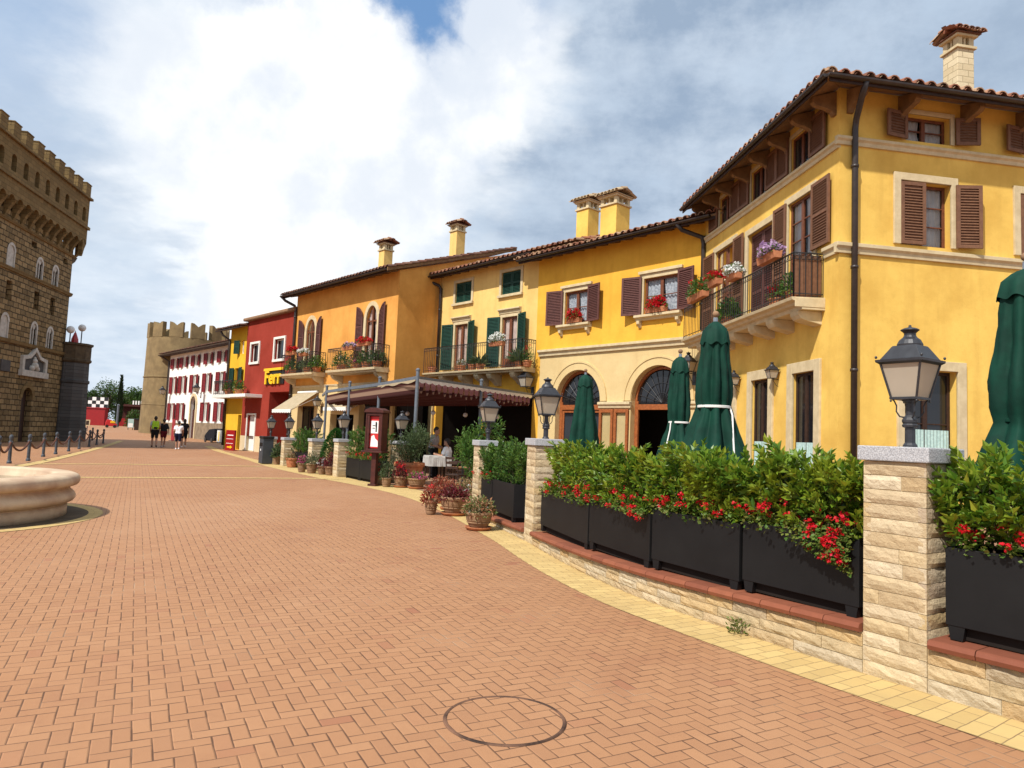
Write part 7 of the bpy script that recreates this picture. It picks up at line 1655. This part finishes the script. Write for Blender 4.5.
# ================================================================== people
def capsule(m, pts, rs, seg=12):
    m.tube(pts, list(rs), seg)
    for p, r_ in zip(pts, rs): m.ball(p, r_, 12, 8)
def remesh(o, v): md = o.modifiers.new('body', 'REMESH'); md.mode = 'VOXEL'; md.voxel_size = v; md.use_smooth_shade = True; sm = o.modifiers.new('smooth', 'SMOOTH'); sm.factor = .5; sm.iterations = 3
def person(loc, face, label, J, top, bottom, shoe, hair='hair_dark', top_sleeve=.55, bottom_len=.5, female=False, height=1.72, hair_long=False, apron=None):
    """J: joints in metres for a 1.72 m body facing +y"""
    t = thing('person', (0, 0, 0), label, 'person'); V = {k: Vector(v) for k, v in J.items()}; m = MB()
    pel, ch, nk, hd = V['pelvis'], V['chest'], V['neck'], V['head']; up = (ch - pel).normalized(); sw = .155 if female else .18; rt_v = V.get('right', Vector((1, 0, 0)))
    def sh(s): return ch + up * .10 + rt_v * s * sw
    def hp(s): return pel + rt_v * s * .09
    for s in (-1, 1): capsule(m, [pel + rt_v * s * .065, pel.lerp(ch, .5) + rt_v * s * .05, ch + rt_v * s * .085, ch + up * .09 + rt_v * s * .10], [.115, .095 if female else .105, .115, .075])
    capsule(m, [ch + up * .12, nk, hd - Vector((0, 0, .05))], [.065, .052, .055]); 
    m.lathe([(max(.001, math.sin(math.pi * i / 12)) * .088, -math.cos(math.pi * i / 12) * .118) for i in range(13)], 18, hd, 0, .88, 1.06)
    fd = V.get('look', Vector((0, 1, 0))).normalized(); sd2 = fd.cross(Vector((0, 0, 1)))
    m.ball(hd + fd * .096 + Vector((0, 0, -.012)), .017, 8, 6); m.ball(hd + fd * .06 + Vector((0, 0, -.085)), .042, 10, 6)
    for s in (-1, 1): m.ball(hd + sd2 * s * .082 + Vector((0, 0, -.005)), .022, 8, 6)
    for s, k in ((-1, 'l'), (1, 'r')):
        e, w_, kn, an = V['elbow_' + k], V['wrist_' + k], V['knee_' + k], V['ankle_' + k]
        capsule(m, [sh(s), e, w_], [.055, .041, .028]); capsule(m, [hp(s), kn, an], [.092, .058, .038]); fdir = V.get('foot', Vector((0, 1, 0))); capsule(m, [an + Vector((0, 0, -.03)), an + fdir * .14 + Vector((0, 0, -.055))], [.040, .030])
        # hand: palm, four curled fingers of unequal length and a thumb from its side
        d = (w_ - e).normalized(); sidev = d.cross(rt_v); sidev = sidev.normalized() if sidev.length > .1 else Vector((0, 1, 0)); pn = rt_v * -s
        capsule(m, [w_, w_ + d * .05 + sidev * .012, w_ + d * .085 + sidev * .01], [.026, .030, .026])
        for q, (off, L) in enumerate(((.030, .060), (.011, .072), (-.009, .066), (-.027, .050))):
            b_ = w_ + d * .09 + sidev * off; capsule(m, [b_, b_ + d * L * .55 + pn * .008, b_ + d * L * .85 + pn * .035], [.0105, .0095, .008], 8)
        b_ = w_ + d * .03 + sidev * .028; capsule(m, [b_, b_ + d * .03 + sidev * .022 + pn * .01, b_ + d * .058 + sidev * .022 + pn * .025], [.013, .011, .009], 8)
    body = m.build('body', 'skin', t, fix=False); remesh(body, .009)
    m = MB()
    for s in (-1, 1):
        k = 'l' if s < 0 else 'r'; capsule(m, [pel + up * .04 + rt_v * s * .068, pel.lerp(ch, .5) + rt_v * s * .055, ch + rt_v * s * .09, ch + up * .09 + rt_v * s * .10], [.132, .118, .130, .088]); capsule(m, [sh(s), sh(s).lerp(V['elbow_' + k], top_sleeve)] + ([V['elbow_' + k], V['wrist_' + k]] if top_sleeve >= 1 else []), [.072, .066] + ([.056, .045] if top_sleeve >= 1 else []))
    g_ = m.build('shirt', top, t, fix=False); remesh(g_, .014)
    m = MB()
    for s in (-1, 1):
        k = 'l' if s < 0 else 'r'; capsule(m, [pel + up * .07 + rt_v * s * .06, pel + rt_v * s * .075, hp(s) - up * .05], [.128, .132, .125]); kn, an = V['knee_' + k], V['ankle_' + k]
        if bottom_len <= 1: capsule(m, [hp(s) - up * .02, hp(s).lerp(kn, bottom_len)], [.118, .100 - .02 * bottom_len])
        else: capsule(m, [hp(s) - up * .02, kn, kn.lerp(an, bottom_len - 1)], [.118, .078, .064])
    g_ = m.build('shorts' if bottom_len <= 1 else 'trousers', bottom, t, fix=False); remesh(g_, .014)
    for k in 'lr':
        an = V['ankle_' + k]; fdir = V.get('foot', Vector((0, 1, 0))); m = MB(); capsule(m, [an + Vector((0, 0, -.03)), an + Vector((0, 0, -.045)) - fdir * .03, an + fdir * .10 + Vector((0, 0, -.05)), an + fdir * .17 + Vector((0, 0, -.055))], [.050, .047, .044, .034]); g_ = m.build('shoe', shoe, t, fix=False); remesh(g_, .012)
    m = MB(); hb = hd - fd * .018 + Vector((0, 0, .026)); m.lathe([(max(.001, math.sin(math.pi * i / 12)) * .096, -math.cos(math.pi * i / 12) * .112) for i in range(4, 13)], 18, hb, 0, .92, 1.04); capsule(m, [hd - fd * .05 + Vector((0, 0, .02)), hd - fd * .06 + Vector((0, 0, -.05))], [.082, .062])
    if hair_long: capsule(m, [hd - fd * .05 + Vector((0, 0, -.02)), hd - fd * .085 + Vector((0, 0, -.16)), hd - fd * .10 + Vector((0, 0, -.26))], [.085, .075, .045])
    g_ = m.build('hair', hair, t, fix=False); remesh(g_, .012)
    m = MB()
    for s in (-1, 1): m.ball(hd + fd * .086 + sd2 * s * .032 + Vector((0, 0, .012)), .011, 8, 6)
    m.build('eyes', 'hair_dark', t, smooth=True); m = MB(); m.ball(hd + fd * .092 + Vector((0, 0, -.052)), .014, 8, 5, .35); m.build('mouth', 'cloth_maroon', t)
    if apron: m = MB(); m.prism(ID, [(-.19, .45), (.19, .45), (.16, 1.0), (-.16, 1.0)], .135, .145); m.build('apron', apron, t)
    t.location = loc; t.rotation_euler = (0, 0, face); sc = height / 1.72; t.scale = (sc,) * 3; return t
def walk(ph=1., lean=.03, arm=1.):
    st = .22 * ph
    return dict(pelvis=(0, 0, .93), chest=(0, lean, 1.27), neck=(0, lean * 1.3, 1.47), head=(0, lean * 1.6, 1.60), elbow_l=(-.235, -.10 * ph * arm, 1.12), wrist_l=(-.235, -.02 * ph * arm + .06, .90), elbow_r=(.235, .10 * ph * arm, 1.12), wrist_r=(.225, .24 * ph * arm, .94),
                knee_l=(-.095, st * .75 + .04, .50), ankle_l=(-.095, st, .085), knee_r=(.095, -st * .25 + .05, .50), ankle_r=(.095, -st * 1.05, .11))
FA = R(30)
pA = gnd(153.8, 447.2); pB = gnd(162.6, 447.2); pC = gnd(177.2, 449.6); pD = gnd(183.2, 447.3)
person((pA.x, pA.y, .0), FA, 'walking man in a grey tee and black shorts carrying a bright green backpack', walk(1.), 'cloth_grey', 'cloth_black', 'cloth_black', height=1.80, bottom_len=.85)
person((pB.x, pB.y, .0), FA + .1, 'walking woman in a black top and dark red shorts beside the man with the backpack', walk(-.8), 'cloth_black', 'cloth_maroon', 'cloth_grey', female=True, height=1.68, bottom_len=.7, top_sleeve=.9)
person((pC.x, pC.y, .0), FA - .2, 'walking person in a white tee, dark shorts and white shoes', walk(.7), 'cloth_white', 'cloth_navy', 'cloth_white', height=1.58, bottom_len=.9)
person((pD.x, pD.y, .0), FA - .1, 'walking person in dark grey clothes partly behind the one in white', walk(-.7), 'cloth_black', 'cloth_black', 'cloth_white', height=1.72, bottom_len=.8, hair_long=True, female=True)
# backpack worn by the first walker
t = thing('backpack', (0, 0, 0), 'bright green and black backpack on the back of the man in the grey tee', 'backpack'); m = MB(); capsule(m, [(-.08, -.19, 1.10), (-.09, -.17, 1.38)], [.11, .09]); capsule(m, [(.08, -.19, 1.10), (.09, -.17, 1.38)], [.11, .09]); g_ = m.build('bag', 'pack_green', t, fix=False); remesh(g_, .014)
m = MB(); capsule(m, [(-.05, -.29, 1.08), (.05, -.29, 1.08)], [.05, .05]); g_ = m.build('pocket', 'cloth_black', t, fix=False); remesh(g_, .014)
m = MB()
for s in (-1, 1): m.tube([(s * .10, -.10, 1.42), (s * .11, .02, 1.47), (s * .11, .135, 1.38), (s * .12, .13, 1.2), (s * .13, -.02, 1.1), (s * .12, -.12, 1.08)], .016, 6)
m.build('strap', 'cloth_black', t); t.location = (pA.x, pA.y, 0); t.rotation_euler = (0, 0, FA); t.scale = (1.80 / 1.72,) * 3
# restaurant: waiter and a seated guest, table with a white cloth, chairs
pw_ = P_at(433, 24.2, .01)
stand = dict(pelvis=(0, 0, .95), chest=(0, .05, 1.28), neck=(0, .10, 1.47), head=(0, .14, 1.59), elbow_l=(-.25, .08, 1.10), wrist_l=(-.16, .27, 1.02), elbow_r=(.25, .06, 1.10), wrist_r=(.17, .28, 1.04), knee_l=(-.1, .03, .5), ankle_l=(-.11, 0, .085), knee_r=(.1, .04, .5), ankle_r=(.11, .03, .085), look=(0, 1, -.2))
person(pw_, R(-110), 'waiter in a light grey shirt and black apron standing under the pergola', stand, 'cloth_grey', 'cloth_black', 'cloth_black', bottom_len=1.9, top_sleeve=.6, apron='cloth_black', height=1.7)
ps_ = P_at(448.5, 23.4, .01)
sit = dict(pelvis=(0, 0, .53), chest=(0, .02, .88), neck=(0, .03, 1.08), head=(0, .05, 1.21), elbow_l=(-.24, .12, .74), wrist_l=(-.16, .34, .78), elbow_r=(.24, .12, .74), wrist_r=(.16, .34, .78), knee_l=(-.11, .44, .51), ankle_l=(-.11, .44, .085), knee_r=(.11, .44, .51), ankle_r=(.12, .42, .085))
person(ps_, R(75), 'guest in a white shirt seated at the white clothed table under the pergola', sit, 'cloth_white', 'cloth_black', 'cloth_black', bottom_len=1.9, top_sleeve=.6)
tp_ = P_at(438.5, 23.0, .01); t = thing('table', (0, 0, 0), 'square restaurant table under a white cloth beside the seated guest', 'table'); m = MB(); m.box(ID, -.36, .36, -.36, .36, .72, .745); m.build('tabletop', 'dark_wood', t)
for sx in (-1, 1):
    for sy in (-1, 1): m = MB(); m.tube([(sx * .31, sy * .31, 0), (sx * .31, sy * .31, .72)], .022, 6); m.build('leg', 'dark_wood', t)
t.location = tp_; t.rotation_euler = (0, 0, R(20))
t = thing('tablecloth', (0, 0, 0), 'white cloth draped over the restaurant table under the pergola', 'tablecloth'); m = MB(); k = 48
for i in range(k):
    a = 2 * math.pi * i / k; sq_ = 1 / max(abs(math.cos(a)), abs(math.sin(a))); 
    for r_, z in ((.001, .749), (.375 * sq_, .749), (.385 * sq_ * (1 + .02 * math.sin(9 * a)), .70), (.39 * sq_ * (1 + .05 * math.sin(11 * a)), .42)): m.v.append((r_ * math.cos(a), r_ * math.sin(a), z))
m.f = [(4 * i + q, 4 * ((i + 1) % k) + q, 4 * ((i + 1) % k) + q + 1, 4 * i + q + 1) for i in range(k) for q in range(3)]; m.build('cloth', 'shaded_linen', t, smooth=False); t.location = tp_; t.rotation_euler = (0, 0, R(20))
ch0 = thing('chair', (0, 0, 0), 'dark wooden chair under the seated guest', 'chair', 'dark chairs under the pergola'); m = MB(); m.box(ID, -.21, .21, -.21, .21, .42, .455); m.build('seat', 'dark_wood', ch0, bevel=.008)
for sx in (-1, 1):
    for sy in (-1, 1): m = MB(); m.tube([(sx * .19, sy * .19, 0), (sx * .18, sy * .18, .42)], .018, 6); m.build('leg', 'dark_wood', ch0)
m = MB()
for sx in (-1, 1): m.tube([(sx * .18, -.19, .455), (sx * .18, -.25, .90)], .016, 6)
for z in (.62, .74, .86): m.box(ID, -.18, .18, -.245 - (z - .74) * .12, -.225 - (z - .74) * .12, z - .03, z + .03)
m.build('backrest', 'dark_wood', ch0)
ch0.location = P_at(449.3, 23.4, .01); ch0.rotation_euler = (0, 0, R(75))
for px, y_, rz, lab in ((466, 20.2, 100, 'dark empty chair right of the guest behind the oleander'), (458, 18.2, -30, 'dark empty chair nearest the third pillar'), (478, 21.0, 200, 'dark empty chair deep under the pergola near the amber house')): dup(ch0, P_at(px, y_, .01), R(rz), lab)
tb2 = thing('table', (0, 0, 0), 'small dark bare table among the empty chairs under the pergola', 'table'); m = MB(); m.lathe([(.38, .70), (.39, .71), (.39, .735), (.001, .74)], 28); m.build('tabletop', 'dark_wood', tb2); m = MB(); m.lathe([(.22, 0), (.2, .03), (.035, .06), (.03, .70)], 16); m.build('pedestal', 'lamp_iron', tb2); tb2.location = P_at(464, 19.2, .01)
